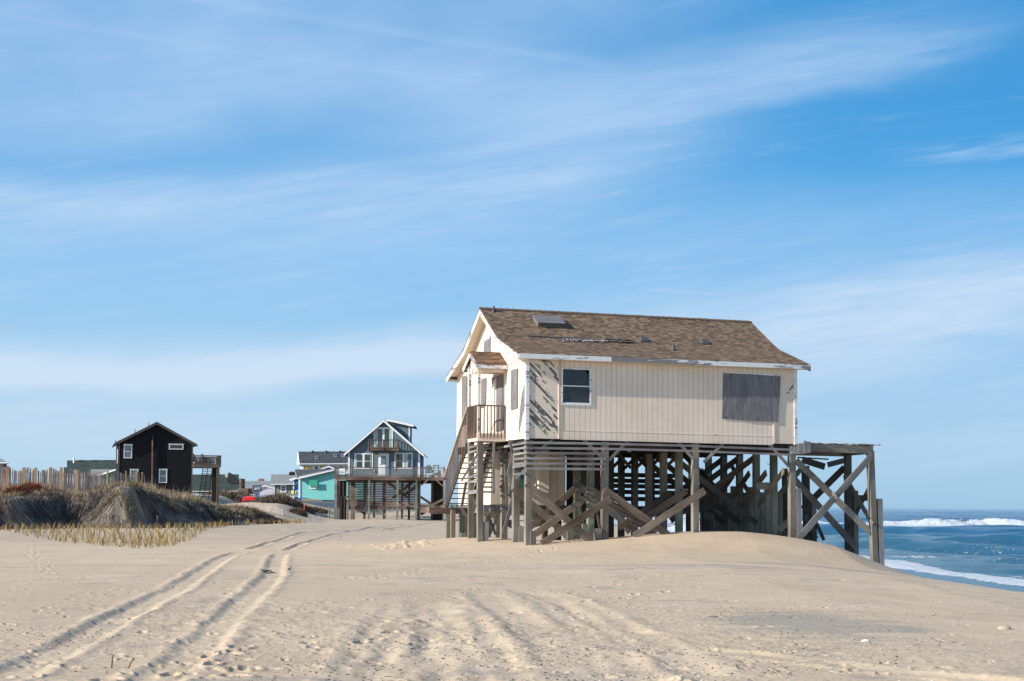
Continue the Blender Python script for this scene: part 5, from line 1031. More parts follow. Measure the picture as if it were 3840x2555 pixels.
# upper balcony
t2 = -1.05; a, b = qf(612, 378, t2), qf(1057, 378, t2); zb1 = qf(800, 500, t2)[1]; zb0 = qf(800, 535, t2)[1]
mb = MB(); mb.box(Q, a[0], b[0], t2+.04, -.01, zb0, zb0+.28); ub = mb.build('upper_balcony', WOOD_DECK, qh)
mb = MB(); mb.box(Q, a[0]-.03, b[0]+.03, t2-.05, t2+.09, a[1]-.05, a[1]+.02); mb.box(Q, a[0], b[0], t2, t2+.04, zb1, zb1+.09)
for s_ in (a[0], b[0]-.09): mb.box(Q, s_, s_+.09, t2+.09, -.01, a[1]-.05, a[1]+.0); mb.box(Q, s_+.02, s_+.06, t2+.09, -.01, zb1, zb1+.08)
mb.build('top_rail', WOOD_DECK, ub)
for X_ in (618, 833, 1048): s_ = qf(X_, 450, t2)[0]; MB().box(Q, s_-.06, s_+.06, t2-.02, t2+.10, zb0-.05, a[1]-.05).build('rail_post', WOOD_DECK, ub)
mb = MB(); n_ = 24
for i in range(n_): s_ = a[0]+.12+(b[0]-a[0]-.24)*i/(n_-1); mb.box(Q, s_-.018, s_+.018, t2+.01, t2+.045, zb1+.05, a[1]-.04)
for i in range(6):
    for s_ in (a[0]+.03, b[0]-.06): mb.box(Q, s_, s_+.035, t2+.2+i*.14, t2+.235+i*.14, zb1+.05, a[1]-.04)
mb.build('baluster_row', WOOD_GREY, ub)
for X_, Y1 in ((648, 895), (1020, 895)): s_ = qf(X_, 700, t2)[0]; MB().box(Q, s_-.07, s_+.07, t2+.1, t2+.24, zdk+.1, zb0+.05).build('balcony_post', WOOD_DECK if X_ > 900 else WOOD_GREEN, ub)
# main deck
t3 = -2.6; dl, dr_ = qf(130, 850, t3)[0], qf(1705, 850, t3)[0]; zr_ = qf(700, 775, t3)[1]; zf1 = qf(700, 905, t3)[1]; zf0_ = qf(700, 960, t3)[1]
mb = MB(); mb.box(Q, dl, dr_, t3+.06, DQ, zf1-.14, zf1); mb.box(Q, dl+.1, dr_, t3, t3+.06, zf0_, zf1-.14); mb.box(Q, dl, dr_, t3-.03, t3+.0, zf1-.2, zf1+.0); dq = mb.build('deck', WOOD_DECK, qh)
mb = MB(); mb.box(Q, dl, dr_, t3-.02, t3+.10, zr_-.05, zr_+.01); mb.box(Q, dl, dr_, t3+.01, t3+.05, zf1+.09, zf1+.17)
for s_ in (dl, dr_-.1): mb.box(Q, s_, s_+.1, t3+.10, 3.0, zr_-.05, zr_+.0); mb.box(Q, s_+.03, s_+.07, t3+.10, 3.0, zf1+.1, zf1+.17)
mb.build('top_rail', WOOD_DECK, dq)
for X_ in (135, 388, 1302, 1700): s_ = qf(X_, 850, t3)[0]; MB().box(Q, s_-.06, s_+.06, t3+.0, t3+.12, zf1-.1, zr_+(.12 if X_ > 1600 else -.04)).build('rail_post', WOOD_DECK, dq)
mb = MB(); n_ = 84
for i in range(n_): s_ = dl+.12+(dr_-dl-.2)*i/(n_-1); mb.box(Q, s_-.017, s_+.017, t3+.015, t3+.045, zf1+.12, zr_-.04)
for i in range(36):
    for s_ in (dl+.03, dr_-.07): mb.box(Q, s_, s_+.035, t3+.2+i*.15, t3+.235+i*.15, zf1+.12, zr_-.04)
mb.build('baluster_row', WOOD_GREY, dq)
def qpost(X_, t_, w_, m, z1=None, name='piling', zb=None):
    s_ = qf(X_, 1300, t_)[0]; MB().box(Q, s_-w_/2, s_+w_/2, t_, t_+w_, -.4 if zb is None else zb, z1 or zf0_).build(name, m, qh)
for X_ in (625, 1033, 1305): qpost(X_, t3-.12, .20, WOOD_GREEN, zf0_+.02)
qpost(147, t3, .26, WOOD_GREY); qpost(178, t3+.3, .2, WOOD_GREY); qpost(1350, t3+.2, .2, WOOD_POST); qpost(1697, t3, .16, WOOD_POST); qpost(320, -.8, .2, WOOD_GREY, z1=1.6)
for X_, t_ in ((845, -.4), (385, .3), (405, 1.2), (1540, 1.5), (1530, 3.6), (560, 4.0), (845, 4), (1200, 4), (1330, 4), (700, 8), (1100, 8), (1530, 8)): qpost(X_, t_, .30 if t_ < 2 else .24, WOOD_POST if t_ < 4 else WOOD_DARK)
# shower room on the left, dark shed on the right
def qbox(X0, X1, Y0, Y1, ta, tb, m, nm):
    a, b = qf(X0, Y1, ta), qf(X1, Y0, ta); return MB().box(Q, a[0], b[0], ta, tb, a[1], b[1]).build(nm, m, qh)
qbox(180, 305, 965, 1530, t3+1.0, t3+1.1, LAP_DARKWOOD, 'back_screen')
for X_, Ya, Yb in ((205, 970, 1190), (258, 970, 1190), (225, 1215, 1530), (272, 1215, 1530)): qbox(X_-3, X_+4, Ya, Yb, t3+.9, t3+.96, WOOD_LATH if X_ > 999 else WOOD_BRACE, 'stud')
qbox(172, 320, 1190, 1212, t3+.35, t3+.45, WOOD_DECK, 'cross_rail')
qbox(1550, 1690, 945, 1530, 1.2, 3.6, LAP_DARKWOOD, 'shed_wall')
# slatted screens
mb = MB()
for i in range(16):
    y_ = 972+i*24.5; a = qf(325, y_+10, -.6); b = qf(825, y_-5, -.6); mb.box(Q, a[0], b[0], -.62, -.58, a[1], a[1]+.145)
mb.build('slat_screen', WOOD_DECK, qh)
mb = MB()
for i in range(15):
    y_ = 968+i*24.5; a = qf(840, y_+10, -.6); b = qf(1345, y_-5, -.6); mb.box(Q, a[0], b[0], -.63, -.59, a[1], a[1]+.15)
mb.build('slat_screen', WOOD_DECK, qh)
for X_ in (328, 826, 1338): qbox(X_-10, X_+12, 965, 1345, -.66, -.56, WOOD_DECK, 'screen_post')
qbox(305, 1345, 1335, 1375, -.72, -.62, WOOD_DECK, 'screen_sill'); qbox(1345, 1715, 1318, 1352, -.72, -.62, WOOD_BRACE, 'screen_sill')
def qbeam(p0, p1, t_, w_, m, nm='cross_brace'):
    a, b = qf(*p0, t_), qf(*p1, t_); MB().beam(Q.P(a[0], t_, a[1]), Q.P(b[0], t_, b[1]), w_, .08, -Q.d2).build(nm, m, qh)
qbeam((1360, 1410), (1705, 1225), t3-.05, .26, WOOD_BRACE); qbeam((1365, 1200), (1700, 1420), -.3, .26, WOOD_BRACE); qbeam((1380, 1040), (1480, 945), t3, .10, WOOD_BRACE, 'knee_brace'); qbeam((1575, 945), (1695, 1055), t3, .10, WOOD_BRACE, 'knee_brace')
qbeam((850, 1180), (1290, 1365), -1.2, .12, WOOD_DECK); qbeam((890, 985), (1180, 1210), 4, .3, WOOD_DARK); qbeam((1250, 985), (960, 1230), 4, .3, WOOD_DARK); qbeam((1100, 1190), (1400, 990), 6, .3, WOOD_DARK); qbeam((450, 1375), (580, 1450), 2, .2, WOOD_DARK); qbeam((1370, 1450), (1510, 1370), 1.5, .3, WOOD_DARK)
qbox(1390, 1510, 1490, 1500, 2.0, 2.1, WOOD_DARK, 'low_rail'); qbox(1380, 1520, 965, 1010, 4.0, 4.1, WOOD_DARK, 'beam'); qbox(300, 1700, 962, 985, 2.0, 2.2, WOOD_DARK, 'beam')
mb = MB()
for pts in ([(895, 1370), (930, 1395), (965, 1402), (1000, 1385), (1015, 1368)], [(1098, 1368), (1120, 1430), (1160, 1475), (1200, 1487), (1245, 1475), (1290, 1445)]):
    mb.path([Q.P(qf(*p, -1.3)[0], -1.3, qf(*p, -1.3)[1]) for p in pts], .02, 5)
mb.build('hanging_cable', BLACKM, qh)
# furniture on that deck, sign on its railing
zc = zf1; a = qf(1483, 760, -1.2)[0]; deckchair('deck_chair', 'weathered fan-backed garden chair facing away on the blue house deck', Q, a, -1.2, zc, WOOD_GREY, (0, .6, 0), None, 1.25)
a = qf(1562, 760, -.6)[0]; deckchair('deck_chair', 'fan-backed garden chair seen from its side by the dark wooden table', Q, a, -.6, zc, WOOD_DECK, (1, -.15, 0), None, 1.22)
a0, a1 = qf(1545, 750, -1.8)[0], qf(1632, 750, -1.8)[0]; zt_ = qf(1600, 745, -1.8)[1]
tb = thing('side_table', 'square dark wooden table at the right end of the blue house deck', 'table', Q.P(a0, -1.8, zc)); MB().box(Q, a0, a1, -1.85, -1.0, zt_-.06, zt_).build('table_top', WOOD_DECK, tb)
for s_ in (a0+.05, a1-.13):
    for t_ in (-1.8, -1.13): MB().box(Q, s_, s_+.08, t_, t_+.08, zc, zt_-.06).build('leg', WOOD_DECK, tb)
def txt(body, F, s_, t_, z_, size, m, par, nm='lettering'):
    cu_ = bpy.data.curves.new(nm, 'FONT'); cu_.body = body; cu_.size = size; cu_.extrude = .003; cu_.align_x = 'CENTER'
    tmp = bpy.data.objects.new(nm, cu_); me = bpy.data.meshes.new_from_object(tmp); bpy.data.objects.remove(tmp); o = bpy.data.objects.new(nm, me); COL.objects.link(o)
    rot = Matrix((F.d1, Vector((0, 0, 1)), -F.d2)).transposed(); wl = wloc(par)
    for v in me.vertices: v.co = rot @ v.co + F.P(s_, t_, z_)-wl
    me.materials.clear(); me.materials.append(m); o.parent = par; return o
ts = t3-.05; a, b = qf(196, 880, ts), qf(284, 795, ts); W_ = b[0]-a[0]; Hh = b[1]-a[1]
sg_ = thing('rental_sign', 'white rental banner with a yellow sun, reading GWQ-27, on the blue house railing', 'sign', Q.P(a[0], ts, a[1]))
MB().box(Q, a[0], b[0], ts-.01, ts+.0, a[1], b[1]).build('sign_panel', SIGNW, sg_)
mb = MB(); mb.box(Q, a[0]+.02, b[0]-.02, ts-.016, ts-.011, a[1]+Hh*.33, a[1]+Hh*.44); mb.face([Q.P(a[0]+.02, ts-.014, a[1]+Hh*.45), Q.P(b[0]-.02, ts-.014, a[1]+Hh*.45), Q.P(b[0]-.02, ts-.014, a[1]+Hh*.52), Q.P(a[0]+W_*.6, ts-.014, a[1]+Hh*.48), Q.P(a[0]+.02, ts-.014, a[1]+Hh*.57)]); mb.build('blue_wave', SIGNB, sg_)
mb = MB(); cs, cz_ = a[0]+W_*.25, a[1]+Hh*.72
mb.face([Q.P(cs+W_*.09*math.cos(k*math.pi/6), ts-.014, cz_+W_*.09*math.sin(k*math.pi/6)) for k in range(12)])
for k in range(10):
    an = k*math.pi/5; mb.face([Q.P(cs+W_*.11*math.cos(an-.12), ts-.014, cz_+W_*.11*math.sin(an-.12)), Q.P(cs+W_*.11*math.cos(an+.12), ts-.014, cz_+W_*.11*math.sin(an+.12)), Q.P(cs+W_*.21*math.cos(an), ts-.014, cz_+W_*.21*math.sin(an))])
mb.build('sun_emblem', SIGNY, sg_)
mb = MB(); mb.face([Q.P(a[0]+W_*x_, ts-.014, a[1]+Hh*z_) for x_, z_ in ((.72, .86), (.95, .84), (.97, .95), (.86, .99))]); mb.face([Q.P(a[0]+W_*x_, ts-.014, a[1]+Hh*z_) for x_, z_ in ((.50, .62), (.78, .60), (.78, .74), (.50, .76))]); mb.build('blue_emblem', SIGNLB, sg_)
txt('GWQ-27', Q, (a[0]+b[0])/2, ts-.012, a[1]+Hh*.06, Hh*.27, SIGNK, sg_)
# ---- turquoise house
T = WF
def m3(X_, Y_, D_): return at_y(*ZM(X_, Y_), D_)
def flatpoly(pts, D_, dep, m, nm, par): return MB().prism([m3(x_, y_, D_) for x_, y_ in pts], (0, dep, 0), [(m3(x_, y_, D_).x, m3(x_, y_, D_).z) for x_, y_ in pts]).build(nm, m, par)
th_ = thing('beach_cottage', 'turquoise clapboard cottage with a white rake and green shutter, left of the blue house', 'house', m3(1500, 1010, 168))
flatpoly([(1235, 972), (1235, 655), (1820, 505), (2300, 640), (2300, 1012), (1800, 1012), (1600, 1008), (1400, 985)][::-1], 168, 9, LAP_TEAL, 'wall', th_)
flatpoly([(1600, 1012), (2300, 1020), (2300, 1050), (1600, 1030)][::-1], 168.3, 8, WOOD_DARK, 'floor_beam', th_)
mb = MB(); roofsheet(mb, [m3(1160, 632, 167.4), m3(1815, 488, 167.4), m3(1650, 503, 180), m3(1138, 497, 180)][::-1], .05)
roofsheet(mb, [m3(1815, 488, 167.4), m3(2330, 640, 167.4), m3(2350, 640, 178), m3(1830, 498, 178)], .05); tr = mb.build('roof', SH_SLATE, th_)
mb = MB(); mb.prism([m3(*p, 167.4) for p in ((1165, 625), (1180, 660), (1240, 650), (1820, 512), (1815, 484))][::-1], (0, .1, 0)); mb.prism([m3(*p, 167.4) for p in ((1815, 484), (1820, 512), (2330, 665), (2340, 635))][::-1], (0, .1, 0)); mb.build('barge_board', WHITE, tr)
flatpoly([(1208, 650), (1236, 650), (1236, 975), (1208, 975)][::-1], 167.9, .3, WHITE, 'corner_board', th_); flatpoly([(1136, 498), (1141, 496), (1178, 622), (1170, 628)][::-1], 167.3, .1, WHITE, 'eave_trim', tr)
a, b = m3(1395, 825, 167.9), m3(1518, 700, 167.9); win(WF, a.x, b.x, a.z, b.z, th_, t=167.92, fw=.12, rail=False, glass=GLASS2)
flatpoly([(1388, 775), (1523, 775), (1523, 675), (1388, 675)][::-1][::-1], 167.5, .05, PAINT_GREEN, 'shutter', th_)
# ---- yellow house behind
yh = thing('large_house', 'tall yellow house with slate roof and skylights behind the turquoise cottage', 'house', m3(1700, 800, 196))
flatpoly([(1228, 1000), (1228, 405), (2150, 400), (2150, 1000)][::-1][::-1], 196, 9, LAP_YELLOW, 'wall', yh)
mb = MB(); roofsheet(mb, [m3(1222, 400, 195.4), m3(2200, 396, 195.4), m3(2190, 193, 200.5), m3(1200, 197, 200.5)], .15); roofsheet(mb, [m3(1222, 400, 206), m3(1200, 197, 200.5), m3(2190, 193, 200.5), m3(2200, 396, 206)], .15); yr = mb.build('roof', SH_SLATE, yh)
mb = MB(); mb.prism([m3(*p, 195.3) for p in ((1222, 412), (2200, 408), (2200, 394), (1222, 398))], (0, .1, 0)); mb.face([m3(1178, 425, 196), m3(1222, 405, 195.3), m3(1204, 200, 200.4), m3(1196, 200, 200.5)]); mb.face([m3(1178, 425, 196.01), m3(1196, 200, 200.51), m3(1204, 200, 200.41), m3(1222, 405, 195.31)]); mb.build('fascia', WHITE, yr)
for x0, x1 in ((1228, 1292), (1447, 1468), (1548, 1570), (1745, 1768), (1842, 1885), (1958, 1985)): flatpoly([(x0, 560), (x1, 560), (x1, 415), (x0, 415)][::-1][::-1], 195.9, .1, WHITE, 'wall_trim', yh)
flatpoly([(1292, 434), (2150, 432), (2150, 413), (1292, 413)], 195.88, .1, WHITE, 'frieze_board', yh)
for x0, x1 in ((1468, 1548), (1768, 1842), (1885, 1958)): a, b = m3(x0, 560, 195.95), m3(x1, 430, 195.95); win(WF, a.x, b.x, a.z, b.z, yh, t=195.9, fw=.08, glass=GLASS2)
def onroof(x_, y_, ya=400, yb=195, Da=195.4, Db=200.5):
    f_ = (ya-y_)/(ya-yb); return m3(x_, y_, Da+(Db-Da)*f_)
up_n = Vector((0, -.6, .8))
for x0, x1, y0, y1, nm, h_ in ((1490, 1545, 282, 332, 'skylight', .12), (1803, 1860, 248, 298, 'skylight', .12), (1930, 1988, 246, 298, 'skylight', .12), (1435, 1462, 203, 215, 'roof_vent', .25), (1665, 1692, 203, 215, 'roof_vent', .25), (1898, 1925, 203, 215, 'roof_vent', .25)):
    A = [onroof(x0+4, y1), onroof(x1+3, y1), onroof(x1-4, y0), onroof(x0-4, y0)]; mb = MB(); mb.hexa([A[0], A[1], A[1]+up_n*h_, A[0]+up_n*h_, A[3], A[2], A[2]+up_n*h_, A[3]+up_n*h_]); k_ = mb.build(nm, BLACKM if nm != 'skylight' else GREYMETAL, yr)
    if nm == 'skylight': c_m = sum(A, Vector())/4; MB().prism([c_m+(p-c_m)*.78+up_n*(h_+.005) for p in A], up_n*.01).build('skylight_pane', GLASS, k_)
# ---- royal blue cottage with white railing and yellow sign
kb = thing('beach_cottage', 'narrow royal blue cottage with white trim squeezed beside the turquoise cottage', 'house', m3(1170, 960, 172))
flatpoly([(1118, 990), (1118, 690), (1300, 640), (1300, 990)], 174, 6, PAINT_BLUE, 'wall', kb)
flatpoly([(1116, 990), (1132, 990), (1132, 650), (1116, 655)], 173.8, .15, WHITE, 'corner_board', kb)
mb = MB(); mb.prism([m3(*p, 173) for p in ((1040, 668), (1180, 618), (1230, 610), (1230, 632), (1075, 690))][::-1], (0, 6, 0)); mb.build('eave', WHITE, kb)
mb = MB(); mb.prism([m3(*p, 180) for p in ((1550, 500), (1710, 440), (1860, 500))][::-1], (0, 5, 0)); mb.build('rear_gable', PAINT_BLUE, kb)
mb = MB(); mb.prism([m3(*p, 179.8) for p in ((1540, 500), (1555, 510), (1710, 462), (1855, 510), (1875, 500), (1710, 436))][::-1], (0, .15, 0)); mb.build('gable_trim', WHITE, kb)
mb = MB(); mb.beam(m3(1105, 780, 171), m3(1205, 708, 171), .16, .06, (0, -1, 0)); mb.build('green_brace', GREEN_DOOR, kb)
mb = MB(); mb.beam(m3(1112, 768, 171), m3(1207, 812, 171), .05, .05, (0, -1, 0)); mb.beam(m3(1112, 755, 171), m3(1207, 792, 171), .05, .05, (0, -1, 0)); mb.build('cable', BLACKM, kb)
rl = thing('porch_railing', 'white picket railing in front of the royal blue cottage', 'railing', m3(1140, 960, 170))
mb = MB(); mb.prism([m3(*p, 170) for p in ((1068, 962), (1085, 962), (1085, 850), (1068, 850))], (0, .1, 0)); mb.build('rail_post', WHITE, rl)
mb = MB(); mb.prism([m3(*p, 170) for p in ((1085, 860), (1212, 860), (1212, 848), (1085, 848))], (0, .1, 0)); mb.prism([m3(*p, 170) for p in ((1085, 957), (1212, 957), (1212, 950), (1085, 950))], (0, .1, 0)); mb.build('rail', WHITE, rl)
mb = MB()
for k in range(6): x_ = 1102+k*19; mb.prism([m3(*p, 170.02) for p in ((x_, 950), (x_+8, 950), (x_+8, 860), (x_, 860))], (0, .05, 0))
mb.build('picket_row', WHITE, rl)
ys_ = thing('warning_sign', 'yellow warning sign tied to the white picket railing', 'sign', m3(1125, 900, 169.8))
mb = MB(); mb.prism([m3(*p, 169.85) for p in ((1087, 902), (1165, 902), (1165, 858), (1087, 858))], (0, .03, 0)); mb.build('sign_panel', SIGNY, ys_)
c0_ = m3(1104, 880, 169.83); mb = MB()
for k in range(12):
    a_, b_ = k*math.pi/6, (k+1)*math.pi/6; mb.face([c0_+Vector((math.cos(a_)*.30, 0, math.sin(a_)*.45)), c0_+Vector((math.cos(b_)*.30, 0, math.sin(b_)*.45)), c0_+Vector((math.cos(b_)*.20, 0, math.sin(b_)*.32)), c0_+Vector((math.cos(a_)*.20, 0, math.sin(a_)*.32))])
mb.build('ring_emblem', SIGNK, ys_)
mb = MB(); mb.prism([m3(*p, 169.83) for p in ((1122, 896), (1132, 896), (1132, 866), (1122, 866))], (0, .01, 0)); mb.build('pale_stripe', SIGNW, ys_)
# ---- taupe cottage
tn = thing('beach_cottage', 'taupe clapboard cottage with pale grey roof and one white window', 'house', m3(950, 960, 182))
flatpoly([(805, 1000), (1116, 1000), (1116, 742), (805, 745)], 182, 8, LAP_TAN, 'wall', tn)
mb = MB(); roofsheet(mb, [m3(735, 745, 181.4), m3(1190, 741, 181.4), m3(1190, 578, 186), m3(750, 580, 186)], .12); roofsheet(mb, [m3(735, 745, 191), m3(750, 580, 186), m3(1190, 578, 186), m3(1190, 741, 191)], .12); tr_ = mb.build('roof', SH_LIGHT, tn)
mb = MB(); mb.prism([m3(*p, 181.3) for p in ((735, 754), (1120, 750), (1120, 738), (735, 742))], (0, .1, 0)); mb.build('fascia', WHITE, tr_)
a_ = onroof(1048, 597, 745, 580, 181.4, 186); mb = MB(); mb.hexa([a_, a_+Vector((.8, 0, 0)), a_+Vector((.8, -.1, .3)), a_+Vector((0, -.1, .3)), a_+Vector((0, .5, .2)), a_+Vector((.8, .5, .2)), a_+Vector((.8, .4, .5)), a_+Vector((0, .4, .5))]); mb.build('roof_vent', BLACKM, tr_)
flatpoly([(795, 1000), (806, 1000), (806, 755), (795, 755)], 181.9, .2, WHITE, 'corner_board', tn); flatpoly([(1105, 1000), (1117, 1000), (1117, 752), (1105, 752)], 181.9, .2, WHITE, 'corner_board', tn)
a, b = m3(902, 882, 181.9), m3(1002, 762, 181.9); win(WF, a.x, b.x, a.z, b.z, tn, t=181.95, fw=.13, glass=GLASS2)
# ---- grey roofed house with chimney
gh = thing('low_house', 'pale lilac house with a long grey roof and brick chimney, far behind the basketball hoop', 'house', m3(500, 900, 215))
mb = MB(); roofsheet(mb, [m3(200, 900, 218), m3(900, 900, 218), m3(870, 688, 228), m3(250, 693, 228)], .1); g1 = mb.build('roof', SH_LIGHT, gh)
flatpoly([(365, 930), (365, 880), (640, 775), (900, 850), (900, 930)][::-1][::-1], 215, 6, PAINT_LILAC, 'wall', gh)
flatpoly([(355, 868), (640, 762), (930, 850), (930, 862), (640, 778), (362, 880)][::-1], 214.7, .3, WHITE, 'barge_board', g1)
mb = MB(); mb.prism([m3(*p, 228) for p in ((528, 705), (608, 705), (608, 657), (528, 657))], (0, 1.5, 0)); mb.prism([m3(*p, 228.2) for p in ((550, 657), (580, 657), (575, 648), (555, 648))], (0, 1, 0)); mb.build('chimney', BRICK, g1)
# ---- dark green roofed house right of the black one
ge = thing('low_house', 'dark green roofed house with wooden stair tower, seen right of the black house', 'house', m3(80, 880, 190))
mb = MB(); roofsheet(mb, [m3(-620, 862, 188), m3(218, 858, 188), m3(205, 578, 196), m3(-620, 582, 196)], .15); g2 = mb.build('roof', SH_GREEN, ge)
flatpoly([(-600, 900), (185, 900), (185, 860), (-600, 860)], 189, 12, LAP_TAN, 'wall', ge)
mb = MB(); mb.prism([m3(*p, 187.8) for p in ((-600, 870), (218, 866), (218, 856), (-600, 860))], (0, .1, 0)); mb.build('fascia', WHITE, g2)
mb = MB(); a_ = onroof(28, 618, 860, 580, 188, 196); mb.tube(a_, a_+Vector((0, -.1, .35)), .45, .4, 8); mb.build('roof_vent', GREYMETAL, g2)
a_ = onroof(30, 740, 860, 580, 188, 196); mb = MB(); mb.face([a_+Vector((0, -.1, 1.6)), a_+Vector((-.1, -.2, .1)), a_+Vector((2.0, -.2, .1))]); mb.face([a_+Vector((0, -.1, 1.6)), a_+Vector((2.0, -.2, .1)), a_+Vector((0, 2.5, 1.4))]); mb.build('dormer_cheek', SH_DARK, g2)
flatpoly([(212, 860), (248, 860), (248, 650), (212, 650)], 186.5, 2.5, WOOD_DECK, 'stair_tower', ge); flatpoly([(185, 905), (358, 905), (358, 815), (185, 815)], 185, 3, WOOD_DECK, 'deck_screen', ge)
# ---- green roofed house left of the black one
def l3(X_, Y_, D_): return at_y(*ZL(X_, Y_), D_)
lh = thing('low_house', 'low house with stepped dark green roof, left of the black house', 'house', l3(980, 700, 175))
mb = MB(); roofsheet(mb, [l3(742, 602, 176), l3(1450, 600, 176), l3(1450, 518, 180), l3(744, 523, 180)], .15); roofsheet(mb, [l3(705, 668, 172), l3(1010, 664, 172), l3(1010, 600, 175.8), l3(708, 600, 175.8)], .15); roofsheet(mb, [l3(1010, 664, 172), l3(1450, 664, 172), l3(1450, 600, 175.8), l3(1010, 600, 175.8)], .15); g3 = mb.build('roof', SH_GREEN, lh)
mb = MB(); mb.prism([l3(*p, 176) for p in ((745, 760), (1450, 760), (1450, 604), (745, 604))], (0, 8, 0)); mb.build('wall', PAINT_LILAC, lh)
mb = MB(); roofsheet(mb, [l3(1005, 690, 168), l3(1300, 690, 168), l3(1300, 622, 171), l3(1010, 622, 171)], .1); roofsheet(mb, [l3(560, 710, 168), l3(1010, 710, 168), l3(1010, 668, 171), l3(600, 670, 171)], .1); mb.build('lower_roof', SH_LIGHT, g3)
mb = MB(); mb.prism([l3(*p, 160) for p in ((1070, 688), (1290, 615), (1290, 632), (1095, 697))][::-1], (0, .2, 0)); mb.build('barge_board', WHITE, lh)
mb = MB(); mb.prism([l3(*p, 160.3) for p in ((1095, 760), (1290, 760), (1290, 630), (1095, 697))], (0, 5, 0)); mb.build('green_wing', GREEN_DOOR, lh)
for x_ in (895, 1040, 1178): p_ = l3(x_, 532, 179.3); mb = MB(); mb.hexa([p_+Vector((-.3, -.1, -.1)), p_+Vector((.3, -.1, -.1)), p_+Vector((.3, -.1, .08)), p_+Vector((-.3, -.1, .08)), p_+Vector((-.3, .5, .1)), p_+Vector((.3, .5, .1)), p_+Vector((.3, .5, .16)), p_+Vector((-.3, .5, .16))]); mb.build('roof_vent', BLACKM, g3)
for x_, y_ in ((812, 535), (985, 640)): p_ = l3(x_, y_, 176); mb = MB(); mb.tube(p_-Vector((0, -.3, .2)), p_+Vector((0, .3, .45)), .12, .12, 8); mb.build('vent_pipe', WHITE, g3)
# ---- pavilion roof at the left edge
pv = thing('pavilion', 'grey roofed pavilion corner on a wooden post at the left edge', 'pavilion', l3(20, 700, 120))
mb = MB(); roofsheet(mb, [l3(-330, 552, 120), l3(88, 548, 120), l3(0, 497, 123), l3(-250, 500, 123)], .12); roofsheet(mb, [l3(88, 548, 120), l3(95, 552, 128), l3(0, 497, 123)], .1); mb.build('roof', SH_LIGHT, pv)
mb = MB(); mb.prism([l3(*p, 119.9) for p in ((-330, 562), (86, 555), (86, 545), (-330, 550))], (0, .1, 0)); mb.build('fascia', WHITE, pv)
mb = MB(); mb.prism([l3(*p, 120.2) for p in ((28, 800), (52, 800), (52, 560), (28, 560))], (0, .5, 0)); mb.build('post', WOOD_DECK, pv); mb = MB(); mb.prism([l3(*p, 121) for p in ((-320, 800), (-20, 800), (-20, 562), (-320, 562))], (0, 2, 0)); mb.build('wall', PAINT_LILAC, pv)
# ---- small turquoise roof by the car
sh = thing('shed', 'small turquoise shed half buried beside the red car, white edged roof', 'shed', m3(650, 1040, 170))
mb = MB(); mb.prism([m3(*p, 170) for p in ((568, 1080), (568, 1025), (720, 950), (800, 980), (800, 1080))][::-1][::-1], (0, 3, 0)); mb.build('wall', LAP_TEAL, sh)
mb = MB(); mb.prism([m3(*p, 169.8) for p in ((548, 1008), (722, 934), (800, 965), (800, 980), (722, 952), (558, 1022))][::-1], (0, 3.3, 0)); mb.build('roof', WHITE, sh)
mb = MB(); mb.prism([m3(*p, 169.7) for p in ((562, 1080), (578, 1080), (578, 1024), (640, 1024), (640, 1014), (562, 1018))], (0, .2, 0)); mb.build('door_frame', WHITE, sh)
# ---- red car seen from behind
cg = at_y(*ZM(375, 1090), 158); CZ = cg.z-.84; CF = Frame(m3(380, 1000, 158).x-1.02, 158, -14)
car = thing('parked_car', 'bright red estate car seen from behind, parked in the sand', 'car', CF.P(1, 2.2, CZ))
def loft(prof, m, nm, par, sm=True):
    """rings of (t, half width low, half width high, z low, z high)"""
    mb = MB(); rings = []
    for t_, wl_, wh_, z0, z1 in prof:
        r_ = .12; rings.append([CF.P(1+a, t_, CZ+z) for a, z in ((-wl_, z0+r_), (-wl_, (z0+z1)/2), (-wh_, z1-r_), (-wh_+r_, z1), (0, z1+.035), (wh_-r_, z1), (wh_, z1-r_), (wl_, (z0+z1)/2), (wl_, z0+r_), (wl_-r_, z0), (-wl_+r_, z0))])
    for A, B_ in zip(rings, rings[1:]):
        n = len(A)
        for i in range(n): mb.face([A[i], A[(i+1) % n], B_[(i+1) % n], B_[i]])
    mb.face(rings[0][::-1]); mb.face(rings[-1]); return mb.build(nm, m, par, smooth=False)
body = loft([(0, .86, .86, .42, 1.02), (.08, .95, .93, .28, 1.08), (.9, .98, .94, .22, 1.10), (3.2, .98, .92, .22, 1.02), (4.2, .94, .86, .25, .92), (4.6, .80, .72, .35, .78)], CARRED, 'body', car)
cab = loft([(.18, .90, .70, 1.0, 1.60), (.42, .90, .72, 1.0, 1.76), (1.4, .90, .74, 1.0, 1.80), (2.4, .90, .74, 1.0, 1.74), (3.3, .88, .6, .98, 1.08)], CARRED, 'cabin', car)
mb = MB(); mb.prism([CF.P(1+a, .13+(z-1.1)*.25, CZ+z) for a, z in ((-.76, 1.12), (.76, 1.12), (.66, 1.58), (-.66, 1.58))], CF.d2*.08); mb.build('rear_window', GLASS, cab)
